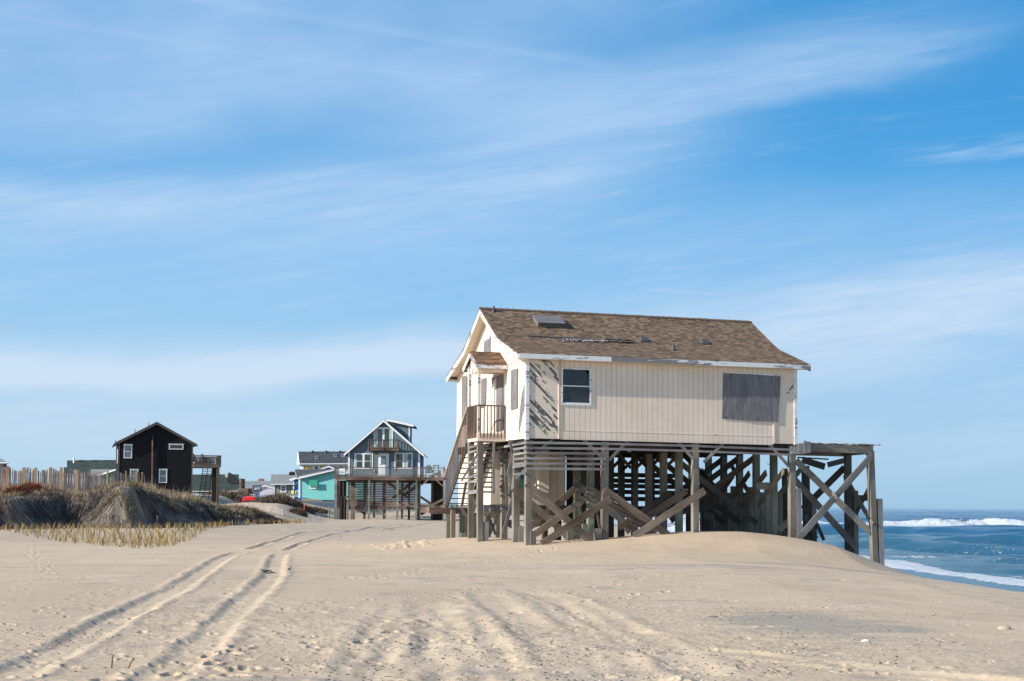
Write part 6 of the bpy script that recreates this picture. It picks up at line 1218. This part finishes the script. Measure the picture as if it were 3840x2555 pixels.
for sg in (-1, 1):
    mb = MB(); A = [CF.P(1+sg*(.905-.13*(z-1.1)/.6), t_, CZ+z) for t_, z in ((.55, 1.14), (2.7, 1.14), (2.3, 1.62), (.75, 1.62))]; mb.prism(A, CF.d1*sg*.02); mb.build('side_window', GLASS, cab)
    mb = MB(); mb.box(CF, 1+sg*.80-.08, 1+sg*.80+.08, .0, .1, CZ+.72, CZ+1.04); mb.build('tail_light', plain('tail lamp red', (0.5, 0.02, 0.02), .3), body)
    mb = MB(); mb.box(CF, 1+sg*1.08-.13, 1+sg*1.08+.13, 2.5, 2.62, CZ+1.05, CZ+1.25); mb.build('wing_mirror', BLACKM, body)
    for t_ in (.95, 3.7):
        mb = MB(); c_0 = CF.P(1+sg*.86, t_, CZ+.34); mb.tube(c_0-CF.d1*sg*.1, c_0+CF.d1*sg*.12, .34, .34, 18); wh = mb.build('wheel', TYRE, car); mb = MB(); mb.tube(c_0+CF.d1*sg*.121, c_0+CF.d1*sg*.14, .2, .2, 12); mb.build('rim', CHROME, wh)
mb = MB(); mb.box(CF, .05, 1.95, -.08, .0, CZ+.40, CZ+.60); mb.build('bumper', CARRED, body)
mb = MB(); mb.box(CF, .80, 1.20, -.012, .0, CZ+.84, CZ+.95); mb.build('number_plate', SIGNW, body)
# ---- basketball hoop
hp0 = m3(513, 1010, 150); hp1 = m3(513, 850, 150)
hoop = thing('basketball_hoop', 'clear basketball backboard with orange rim on a dark pole behind the red car', 'basketball hoop', hp0)
mb = MB(); mb.tube(hp0-Vector((0, 0, 2.0)), m3(513, 860, 150.6), .10, .09, 8); mb.beam(m3(513, 870, 150.6), m3(513, 815, 149.9), .12, .1, (1, 0, 0)); mb.build('pole', BLACKM, hoop)
a, b = m3(440, 862, 149.8), m3(586, 768, 149.8)
bb = MB(); bb.box(WF, a.x, b.x, 149.8, 149.84, a.z, b.z); bb = bb.build('backboard', CLEAR, hoop)
def frame_(x0, x1, z0, z1, w_, t_, m, nm):
    mb = MB()
    for p in (((x0, z0), (x1, z0), (x1, z0+w_), (x0, z0+w_)), ((x0, z1-w_), (x1, z1-w_), (x1, z1), (x0, z1)), ((x0, z0+w_), (x0+w_, z0+w_), (x0+w_, z1-w_), (x0, z1-w_)), ((x1-w_, z0+w_), (x1, z0+w_), (x1, z1-w_), (x1-w_, z1-w_))): mb.pf(WF, list(p), t_, t_+.03)
    return mb.build(nm, m, bb)
frame_(a.x-.02, b.x+.02, a.z-.02, b.z+.02, .085, 149.74, BLACKM, 'board_frame'); frame_(a.x+.08, b.x-.08, a.z+.08, b.z-.08, .07, 149.76, SIGNW, 'white_border'); frame_((a.x+b.x)/2-.42, (a.x+b.x)/2+.42, a.z+.10, a.z+.72*(b.z-a.z), .07, 149.765, SIGNW, 'target_square')
rc = m3(512, 850, 149.45); mb = MB(); n_ = 16
rg_ = [rc+Vector((.34*math.cos(2*math.pi*k/n_), .28*math.sin(2*math.pi*k/n_), 0)) for k in range(n_+1)]; mb.path(rg_, .035, 5); mb.build('rim', ORANGE, hoop)
mb = MB()
for k in range(n_):
    p_ = rg_[k]; q_ = rc+(rg_[(k+1) % n_]-rc)*.5+Vector((0, 0, -.85)); mb.tube(p_, q_, .018, .018, 4); q_ = rc+(rg_[(k-1) % n_]-rc)*.5+Vector((0, 0, -.85)); mb.tube(p_, q_, .018, .018, 4)
mb.build('net', SIGNW, hoop)
# ------------------------------------------------------------------ sand fences
def fence(name, label, pts, n, hgt, posts, m=WOOD_LATH, pm=WOOD_BRACE, lean=0.0, wd=.042, bury=0.25, ph=.25, pw=.09, grp='lath sand fences on the dunes', zoff=0.0):
    """pts: (x, y) along the fence; slats stand on the sand"""
    P = [Vector((x_, y_, 0)) for x_, y_ in pts]; L = [0]
    for a, b in zip(P, P[1:]): L.append(L[-1]+(b-a).length)
    def at(u):
        for i in range(len(P)-1):
            if u <= L[i+1] or i == len(P)-2: return P[i]+(P[i+1]-P[i])*((u-L[i])/(L[i+1]-L[i])), (P[i+1]-P[i]).normalized()
    p0, _ = at(0); f_ = thing(name, label, 'fence', (p0.x, p0.y, hz(p0.x, p0.y)), grp); mb = MB(); wires = []
    for i in range(n):
        p, d = at(L[-1]*(i+.5)/n); z_ = hz(p.x, p.y)+zoff+.10*math.sin(i*.31+p.x); h = hgt+random.uniform(-.05, .05); tl = random.uniform(-.05, .05)+lean
        mb.beam(p+Vector((0, 0, z_-bury)), p+d*tl*h+Vector((0, 0, z_+h)), wd, .012, Vector((-d.y, d.x, 0))); wires.append(p+Vector((0, 0, z_+h*.8)))
    mb.build('lath_row', m, f_)
    mb = MB(); mb.path(wires[::4]+[wires[-1]], .008, 3); mb.path([w_-Vector((0, 0, hgt*.45)) for w_ in wires[::4]+[wires[-1]]], .008, 3); mb.build('binding_wire', GREYMETAL, f_)
    for u, hh in posts:
        p, d = at(L[-1]*u); n_ = Vector((-d.y, d.x, 0)); z_ = hz(p.x, p.y)+zoff; MB().beam(p+n_*-.06+Vector((0, 0, z_-.4)), p+n_*-.06+d*random.uniform(-.03, .03)+Vector((0, 0, z_+hgt+hh)), pw, pw, n_).build('fence_post', pm, f_)
    return f_
fence('sand_fence', 'long pale lath fence along the crest of the left dune', [(-30.6, 78.6), (-27, 79.8), (-24.0, 80.9)], 100, 1.16, [(u, random.uniform(.05, .18)) for u in (.02, .10, .19, .30, .37, .5, .58, .70, .78, .9)], pw=.17, pm=WOOD_NEWPOST)
fence('sand_fence', 'second lath fence crossing behind the crest fence, more weathered', [(-32.0, 86), (-28.5, 86.5), (-25.0, 87.4)], 96, 1.22, [(u, random.uniform(.0, .15)) for u in (.05, .2, .35, .5, .68, .85)], m=WOOD_LATH, pm=WOOD_BRACE, pw=.14)
fence('sand_fence', 'newer lath fence with yellow posts in front of the black house corner', [(-29.2, 91.6), (-26.5, 92.5), (-24.25, 93.5)], 68, 1.22, [(u, random.uniform(.02, .2)) for u in (.02, .2, .3, .42, .58, .66, .8, .93, .99)], pm=WOOD_NEWPOST, pw=.085)
a = at_z(*ZB(1018, 1225), 2.0); 
fence('sand_fence', 'short bright lath fence section at the foot of the dark balcony', [(at_y(*ZB(1018, 1200), 112).x, 112), (at_y(*ZB(1130, 1200), 110).x, 110), (at_y(*ZB(1545, 1200), 108).x, 108)], 52, .80, [(u, .05) for u in (.05, .22, .52, .86)], pm=WOOD_NEWPOST, pw=.10, wd=.045, zoff=.42)
fence('sand_fence', 'half buried leaning lath fence in front of the red car', [(at_y(*ZM(330, 1100), 124).x, 124), (at_y(*ZM(640, 1100), 123).x, 123), (at_y(*ZM(950, 1100), 121).x, 121)], 42, .62, [], m=WOOD_LATH, lean=-.25, wd=.05, bury=.1)
fence('sand_fence', 'short row of dark lath tips sinking into shadowed sand', [(at_y(*ZM(1365, 1200), 128).x, 128), (at_y(*ZM(1580, 1200), 126).x, 126)], 20, .45, [], m=WOOD_GREY, lean=-.3, wd=.05, bury=.1)
fence('sand_fence', 'grey lath fence remnant beside the blue house pilings', [(at_y(*ZM(1700, 1200), 140).x, 140), (at_y(*ZM(1800, 1200), 139).x, 139), (at_y(*ZM(1900, 1200), 142).x, 142)], 26, 1.1, [(.1, .1)], m=WOOD_GREY, pm=WOOD_GREY, wd=.05)
fence('sand_fence', 'grey lath fence behind the blue house pilings', [(at_y(*ZH(440, 1400), 172).x, 172), (at_y(*ZH(820, 1400), 171).x, 171)], 34, 1.0, [], m=WOOD_GREY, wd=.05)
a = at_y(*ZM(1300, 1110), 134); mk = thing('marker_stake', 'thin bright red marker stake in the sand near the turquoise cottage', 'stake', (a.x, 134, hz(a.x, 134))); mb = MB(); mb.beam((a.x, 134, hz(a.x, 134)-.3), (a.x+.03, 134, hz(a.x, 134)+1.15), .07, .04, (0, 1, 0)); mb.build('stake', WOOD_LATH, mk); mb = MB(); mb.beam((a.x+.01, 133.97, hz(a.x, 134)+.45), (a.x+.035, 133.97, hz(a.x, 134)+1.2), .085, .05, (0, 1, 0)); mb.build('red_tip', ORANGE, mk)
a = at_y(590, 1890, 74); z_ = hz(a.x, 74); mk = tag(MB().tube((a.x, 74, z_-.4), (a.x+.02, 74, z_+.62), .045, .045, 8).build('marker_stake', WOOD_GREY, None, (a.x, 74, z_)), 'short grey stake standing alone at the dune edge', 'stake')
# ------------------------------------------------------------------ grass, roots, straw, litter
def blades(name, P, h, w_, lean, tone, mat, kind='stuff', label=None, cat=None, droop=0.4, group=None):
    """P (n,3) feet, h heights, w_ widths, lean (n,2) horizontal offset of the tip as a fraction of h"""
    n = len(P); az = np.random.uniform(0, np.pi, n); sx_, sy_ = np.cos(az)*w_/2, np.sin(az)*w_/2
    V = np.zeros((n, 5, 3)); V[:, 0] = P; V[:, 1] = P; V[:, 0, 0] -= sx_; V[:, 0, 1] -= sy_; V[:, 1, 0] += sx_; V[:, 1, 1] += sy_
    M_ = P.copy(); M_[:, :2] += lean*h[:, None]*0.35; M_[:, 2] += h*0.6; V[:, 2] = M_; V[:, 3] = M_; V[:, 2, 0] += sx_*.8; V[:, 2, 1] += sy_*.8; V[:, 3, 0] -= sx_*.8; V[:, 3, 1] -= sy_*.8
    T_ = P.copy(); T_[:, :2] += lean*h[:, None]; T_[:, 2] += h*(1-droop*np.clip(np.hypot(lean[:, 0], lean[:, 1]), 0, 1.2)); V[:, 4] = T_
    b = np.arange(n)*5; me = bpy.data.meshes.new(name); o = bpy.data.objects.new(name, me); COL.objects.link(o)
    c0 = P.mean(0); me.vertices.add(n*5); me.vertices.foreach_set('co', (V-c0).reshape(-1).astype(np.float32))
    li = np.stack([b, b+1, b+2, b+3, b+3, b+2, b+4], -1).reshape(-1); me.loops.add(n*7); me.loops.foreach_set('vertex_index', li.astype(np.int32))
    ls = np.stack([np.arange(n)*7, np.arange(n)*7+4], -1).reshape(-1); me.polygons.add(n*2); me.polygons.foreach_set('loop_start', ls.astype(np.int32)); me.polygons.foreach_set('loop_total', np.tile([4, 3], n).astype(np.int32))
    me.update(calc_edges=True); a = me.attributes.new('tone', 'FLOAT', 'POINT'); a.data.foreach_set('value', np.repeat(tone, 5).astype(np.float32)); me.materials.append(mat); o.location = c0
    return tag(o, label, cat, group, kind)
rg = np.random.RandomState(11)
def onground(x, y, dz=0.0): return np.stack([x, y, gz(x, y)+dz], -1)
# marram on the dune top: clumps
cx, cy = rg.uniform(-50, -12, 9000), rg.uniform(56, 128, 9000); e = edge_dist(cx, cy)
pz = gz(cx, cy); vis = np.abs(cx/cy) < 0.40
dens = vnoise(cx, cy, 0.22, 15, 3)*2
slp = np.hypot(gz(cx+.3, cy)-gz(cx-.3, cy), gz(cx, cy+.3)-gz(cx, cy-.3))/.6
keep = vis & (((e > 0.9) & (dens > -0.30) & ((slp < 0.38) | (rg.rand(9000) < 0.6))) | ((cy > 103) & (cx < -0.075*cy-12) & (pz > 0.9) & (dens > -0.05)))
keep &= ~((cy > 104) & (cx > -26) & (dens < 0.18)); keep &= ~((cy > 118) & (cx > -31))
cx, cy, dd_ = cx[keep], cy[keep], cy[keep]
per = np.clip(62-0.33*(dd_-55), 26, 62).astype(int); idx = np.repeat(np.arange(len(cx)), per); n = len(idx)
big_h = (0.26+0.42*rg.rand(len(cx)))*(1-0.25*ss(-.28, -.31, cx/cy)); tn_ = rg.normal(0.5, 0.13, len(cx)); grn = rg.rand(len(cx)) < 0.13
rad = rg.rand(n)**0.5*0.30; an = rg.uniform(0, 6.28, n); x_ = cx[idx]+rad*np.cos(an); y_ = cy[idx]+rad*np.sin(an)
h = big_h[idx]*rg.uniform(0.45, 1.1, n); lean = np.stack([np.cos(an)*rad*2.0+rg.normal(0.12, .25, n), np.sin(an)*rad*2.0+rg.normal(0, .25, n)], -1)
tone_ = np.where(grn[idx] & (rg.rand(n) < 0.6), rg.uniform(0.86, 1.0, n), np.clip(tn_[idx]+rg.normal(0, .14, n), 0.05, 0.83))
blades('dune_grass', onground(x_, y_, -.03), h, rg.uniform(.010, .022, n)*(1+(y_-60)/90), lean, tone_, GRASS, label='tan and green grass tufts covering the dune crest', cat='grass')
# taller thin stalks
n = 900; x_ = rg.uniform(-48, -14, n); y_ = rg.uniform(66, 130, n); k = (edge_dist(x_, y_) > 1.5) & (gz(x_, y_) > 0.9); x_, y_ = x_[k], y_[k]; n = len(x_)
blades('tall_dune_grass', onground(x_, y_), rg.uniform(.8, 1.3, n), np.full(n, .022), rg.normal(0, .12, (n, 2)), rg.uniform(.35, .8, n), GRASS, label='sparse tall dry stalks rising above the dune grass', cat='grass')
# dead roots and mats hanging down the eroded face
cx, cy = rg.uniform(-40, -12, 46000), rg.uniform(56, 106, 46000); e = edge_dist(cx, cy); k = (e > -0.1) & (e < 5.0) & (np.hypot(gz(cx+.3, cy)-gz(cx-.3, cy), gz(cx, cy+.3)-gz(cx, cy-.3)) > 0.13) & (np.abs(cx/cy) < 0.40); dn_ = vnoise(cx, cy, 0.45, 19, 3)*2; k &= (dn_ > 0.02-0.45*ss(0.5, 2.4, e)) | (rg.rand(46000) < 0.35); cx, cy, e = cx[k], cy[k], e[k]
per = 4; idx = np.repeat(np.arange(len(cx)), per); n = len(idx); eps = .15
gx = (edge_dist(cx+eps, cy)-edge_dist(cx-eps, cy))/(2*eps); gy = (edge_dist(cx, cy+eps)-edge_dist(cx, cy-eps))/(2*eps)
L_ = rg.uniform(.25, 1.0, n); x_ = cx[idx]+rg.normal(0, .16, n); y_ = cy[idx]+rg.normal(0, .16, n); P = onground(x_, y_, .05)
qx, qy = x_-gx[idx]*L_, y_-gy[idx]*L_; zt = gz(qx, qy)+rg.uniform(.02, .12, n)
hh = np.maximum(np.abs(P[:, 2]-zt), .05)
V0 = P; tip = np.stack([qx+rg.normal(0, .08, n), qy+rg.normal(0, .08, n), zt], -1); mid = (V0+tip)/2; mid[:, 2] = np.maximum(mid[:, 2], gz(mid[:, 0], mid[:, 1]))+rg.uniform(.02, .12, n)
me = bpy.data.meshes.new('dead_root_mat'); o = bpy.data.objects.new('dead_root_mat', me); COL.objects.link(o); w2 = rg.uniform(.006, .016, n)*(1+(y_-60)/80)
az = rg.uniform(0, 3.14, n); wv_ = np.stack([np.cos(az)*w2, np.sin(az)*w2, np.zeros(n)], -1); V = np.stack([V0-wv_, V0+wv_, mid+wv_, mid-wv_, tip], 1)
b = np.arange(n)*5; me.vertices.add(n*5); me.vertices.foreach_set('co', V.reshape(-1).astype(np.float32)); li = np.stack([b, b+1, b+2, b+3, b+3, b+2, b+4], -1).reshape(-1); me.loops.add(n*7); me.loops.foreach_set('vertex_index', li.astype(np.int32)); me.polygons.add(n*2); me.polygons.foreach_set('loop_start', np.stack([np.arange(n)*7, np.arange(n)*7+4], -1).reshape(-1).astype(np.int32)); me.polygons.foreach_set('loop_total', np.tile([4, 3], n).astype(np.int32)); me.update(calc_edges=True)
a = me.attributes.new('tone', 'FLOAT', 'POINT'); a.data.foreach_set('value', np.repeat(np.clip(rg.normal(.42, .30, n), 0, 1), 5).astype(np.float32)); me.materials.append(ROOTM); tag(o, 'dark dead grass and roots draping the eroded dune face', 'roots', kind='stuff')
# planted straw sprigs below the face
cx, cy = rg.uniform(-36, -8, 40000), rg.uniform(49, 104, 40000); e = edge_dist(cx, cy)
out = at_z
def straw_ok(x_, y_, e):
    px_ = 1920+5333*x_/y_
    PX = [-30, -24.6, -16.8, -13.2, -12.9, -14.2, -15.6, -16.2, -15.4, -13.9, -15, -19, -30]; PY = [76, 67.0, 56, 50.5, 54, 63, 74, 84, 90, 96, 101, 103, 103]
    ins = np.zeros(x_.shape, bool)
    for i in range(len(PX)):
        j = (i+1) % len(PX); ax, ay, bx, by = PX[i], PY[i], PX[j], PY[j]
        if ay != by: ins ^= ((ay > y_) != (by > y_)) & (x_ < (bx-ax)*(y_-ay)/(by-ay)+ax)
    return ins & (e < -0.15)
k = straw_ok(cx, cy, e); cx, cy = cx[k], cy[k]
# thin to planted spacing
sel = []; used_ = set()
for i in range(len(cx)):
    c = (int(cx[i]/.40), int(cy[i]/.55))
    if c in used_ or rg.rand() < 0.42 or len(sel) > 2200: continue
    used_.add(c); sel.append(i)
cx, cy = cx[sel], cy[sel]
idx = np.repeat(np.arange(len(cx)), 8); n = len(idx); rad = rg.rand(n)*.05; an = rg.uniform(0, 6.28, n); hc = rg.uniform(.24, .50, len(cx)); tc_ = rg.uniform(.0, .75, len(cx)); lc = rg.normal(0, .10, (len(cx), 2))
blades('planted_straw', onground(cx[idx]+rad*np.cos(an), cy[idx]+rad*np.sin(an), -.03), hc[idx]*rg.uniform(.6, 1.1, n), rg.uniform(.008, .018, n)*(1+(cy[idx]-55)/110), lc[idx]+rg.normal(0, .16, (n, 2)), np.clip(tc_[idx]+rg.normal(0, .15, n), 0, 1), STRAW, label='golden straw sprigs planted in rows at the foot of the dune', cat='grass', droop=.2)
# shrubs
def shrub(name, label, x0, y0, rx, ry, hgt, n, mat, lo=.4, group=None, w0=.02):
    r_ = np.sqrt(rg.rand(n)); a_ = rg.uniform(0, 6.28, n); x_ = x0+rx*r_*np.cos(a_); y_ = y0+ry*r_*np.sin(a_); hh = hgt*(1-.6*r_**2)*rg.uniform(lo, 1.1, n)
    return blades(name, onground(x_, y_, -.02), hh, rg.uniform(w0*.6, w0*1.3, n), rg.normal(0, .42, (n, 2)), rg.rand(n), mat, kind=None, label=label, cat='shrub', droop=.5, group=group)
def atpx(px, Y): return at_y(px, 1880, Y).x
shrub('dead_shrub', 'rust brown dead shrub at the foot of the crest fence', atpx(66, 74.0), 74, .75, .6, .75, 1500, RUST, w0=.03)
shrub('dead_shrub', 'second smaller rust brown dead shrub right of the first', atpx(118, 76), 76, .75, .6, .70, 1200, RUST, w0=.03)
shrub('scrub_bush', 'dark bush overhanging the right tip of the grassy dune', atpx(955, 93), 94, 1.4, 2.0, .75, 2400, SCRUB, w0=.035)
shrub('scrub_bush', 'brown bush on the dune shoulder left of the red car', atpx(850, 95), 97, 1.6, 2.5, .85, 2600, SCRUB, w0=.035)
for px_, Y_, rx, hg, lb in ((1010, 141, 1.6, 1.0, 'scrub bush just right of the red car'), (1060, 143, 2.0, 1.35, 'scrub bush below the taupe cottage window'), (1110, 145, 2.0, 1.25, 'scrub bush in front of the white picket railing'), (1122, 134, .9, .9, 'small round scrub bush on the bare sand mound'), (1200, 158, 2.0, .7, 'low green scrub under the turquoise cottage'), (900, 172, 2.6, .8, 'low scrub on the sand bank behind the red car'), (1000, 168, 3.0, .9, 'tall dry scrub in front of the lilac house'), (860, 160, 3, 1.0, 'dry scrub below the wooden stair tower')):
    shrub('scrub_bush', lb, atpx(px_, Y_), Y_, rx, rx*.8, hg, 1700, SCRUB, w0=.05, group='scrub bushes on the back sand')
# shells and dark wrack scattered on the sand
def litter(name, n, sx0, sx1, ymean, ymax, size, mat, label, cat, band=None, flat=.4):
    V = []; F = []; k = 0
    while k < n:
        y_ = 12.4+rg.exponential(ymean); x_ = rg.uniform(sx0, sx1)*y_
        if y_ > ymax: continue
        if band is not None and vnoise(np.array([x_]), np.array([y_]), .55, band, 3)[0] < 0.04+rg.uniform(-.12, .10): continue
        z_ = surf(x_, y_); s_ = size*rg.uniform(.4, 1.3); a_ = rg.uniform(0, 6.28); c, s = math.cos(a_), math.sin(a_); b = len(V)
        for u, v, w_ in ((1, 0, 0), (.2, .7, 0), (-.9, .3, 0), (-.5, -.6, 0), (0, 0, flat)): V.append((x_+(u*c-v*s)*s_, y_+(u*s+v*c)*s_, z_+w_*s_+.001))
        F += [(b, b+1, b+4), (b+1, b+2, b+4), (b+2, b+3, b+4), (b+3, b, b+4)]; k += 1
    me = bpy.data.meshes.new(name); me.from_pydata(V, [], F); me.materials.append(mat); o = bpy.data.objects.new(name, me); COL.objects.link(o); return tag(o, label, cat, kind='stuff')
_co = np.empty(len(sand.data.vertices)*3, np.float32); sand.data.vertices.foreach_get('co', _co); _Z = _co.reshape(len(rs), len(angs), 3)[:, :, 2]
def surf(x_, y_):
    r_ = math.hypot(x_, y_); th = math.degrees(math.atan2(x_, y_)); i = min(max(np.searchsorted(rs, r_), 1), len(rs)-1); j = min(max(np.searchsorted(angs, th), 1), len(angs)-1); return float(_Z[i, j]+_Z[i-1, j-1])/2
litter('shell_fragments', 1500, -.38, .36, 7, 45, .016, plain('bleached shell', (0.62, 0.59, 0.56), .5, .2, sc=30), 'tiny white shell fragments scattered over the rutted sand', 'shells', 61)
litter('shell_fragments', 1500, -.38, .12, 6, 36, .015, plain('rusty shell', (0.36, 0.22, 0.14), .6, .4, sc=30), 'tiny brown shell fragments scattered over the rutted sand', 'shells', 62)
litter('dark_wrack_bits', 1700, -.38, .30, 10, 48, .019, plain('dark wrack', (0.06, 0.055, 0.06), .7, .4, sc=30), 'small dark bits of wrack and slate shell on the sand', 'debris', 63)
def twig(label, pts, r_, up=0.0):
    q = [at_z(*p, .03) for p in pts]; base_ = q[0].copy(); out_ = []
    for i, p in enumerate(q): out_.append(Vector((p.x, p.y, surf(p.x, p.y)+r_*.5+(up*math.sin(math.pi*i/(len(q)-1)) if len(q) > 2 else 0))))
    mb = MB()
    for i, (a, b) in enumerate(zip(out_, out_[1:])): mb.tube(a, b, r_*(1-.35*i/len(q)), r_*(1-.35*(i+1)/len(q)), 6)
    o = mb.build('driftwood_twig', plain('dark driftwood', (0.075, 0.05, 0.042), .9, .4, sc=20), None, out_[0]); return tag(o, label, 'twig')
twig('wavy dark twig lying across the right wheel rut', [ZA(1805, 432), ZA(1822, 443), ZA(1848, 432), ZA(1868, 432), ZA(1878, 440), ZA(1890, 440)], .022, .03)
twig('short straight dark twig just right of the wavy one', [ZA(1988, 433), ZA(2006, 412)], .016)
def standing(label, c, p0, p1, p2, r_):
    b = at_z(*c(*p0), .02); b = Vector((b.x, b.y, surf(b.x, b.y))); f_ = lambda p: at_y(*c(*p), b.y); mb = MB(); m_, t_ = f_(p1), f_(p2); mb.tube(b-Vector((0, 0, .05)), m_, r_, r_*.8, 6); mb.tube(m_, t_, r_*.8, r_*.5, 6); return tag(mb.build('driftwood_twig', plain('reddish driftwood', (0.11, 0.06, 0.045), .9, .4, sc=20), None, b), label, 'twig')
standing('upright crooked reddish twig stuck in the sand by the left rut', ZA, (770, 1092), (776, 1050), (785, 1018), .009)
standing('leaning reddish twig right of the upright one', ZA, (868, 1100), (905, 1078), (926, 1048), .008)
def shell(label, c, p, w_, h_, mat):
    q = at_z(*c(*p), .02); q.z = surf(q.x, q.y)-.005; mb = MB(); R_ = 5; S_ = 14; rings = []
    for i in range(R_+1):
        f_ = i/R_; rings.append([q+Vector((w_/2*math.cos(a_*2*math.pi/S_)*math.cos(f_*1.5)+w_*.12*f_, w_*.36*math.sin(a_*2*math.pi/S_)*math.cos(f_*1.5), h_*math.sin(f_*1.5708))) for a_ in range(S_)])
    for A, B_ in zip(rings, rings[1:]):
        for i in range(S_): mb.face([A[i], A[(i+1) % S_], B_[(i+1) % S_], B_[i]])
    return tag(mb.build('clam_shell', mat, None, q, smooth=True), label, 'shell')
shell('large tan domed clam shell near the right edge of the sand', ZE, (2216, 704), .20, .065, plain('tan shell', (0.46, 0.37, 0.27), .6, .25, sc=12))
shell('flat purple-brown shell right of the rutted sand', ZE, (205, 647), .17, .03, plain('purple brown shell', (0.20, 0.15, 0.14), .6, .3, sc=12))
shell('small chalk white shell below the grey sand patch', ZE, (1260, 806), .11, .03, plain('white shell', (0.78, 0.78, 0.76), .5, .1, sc=12))
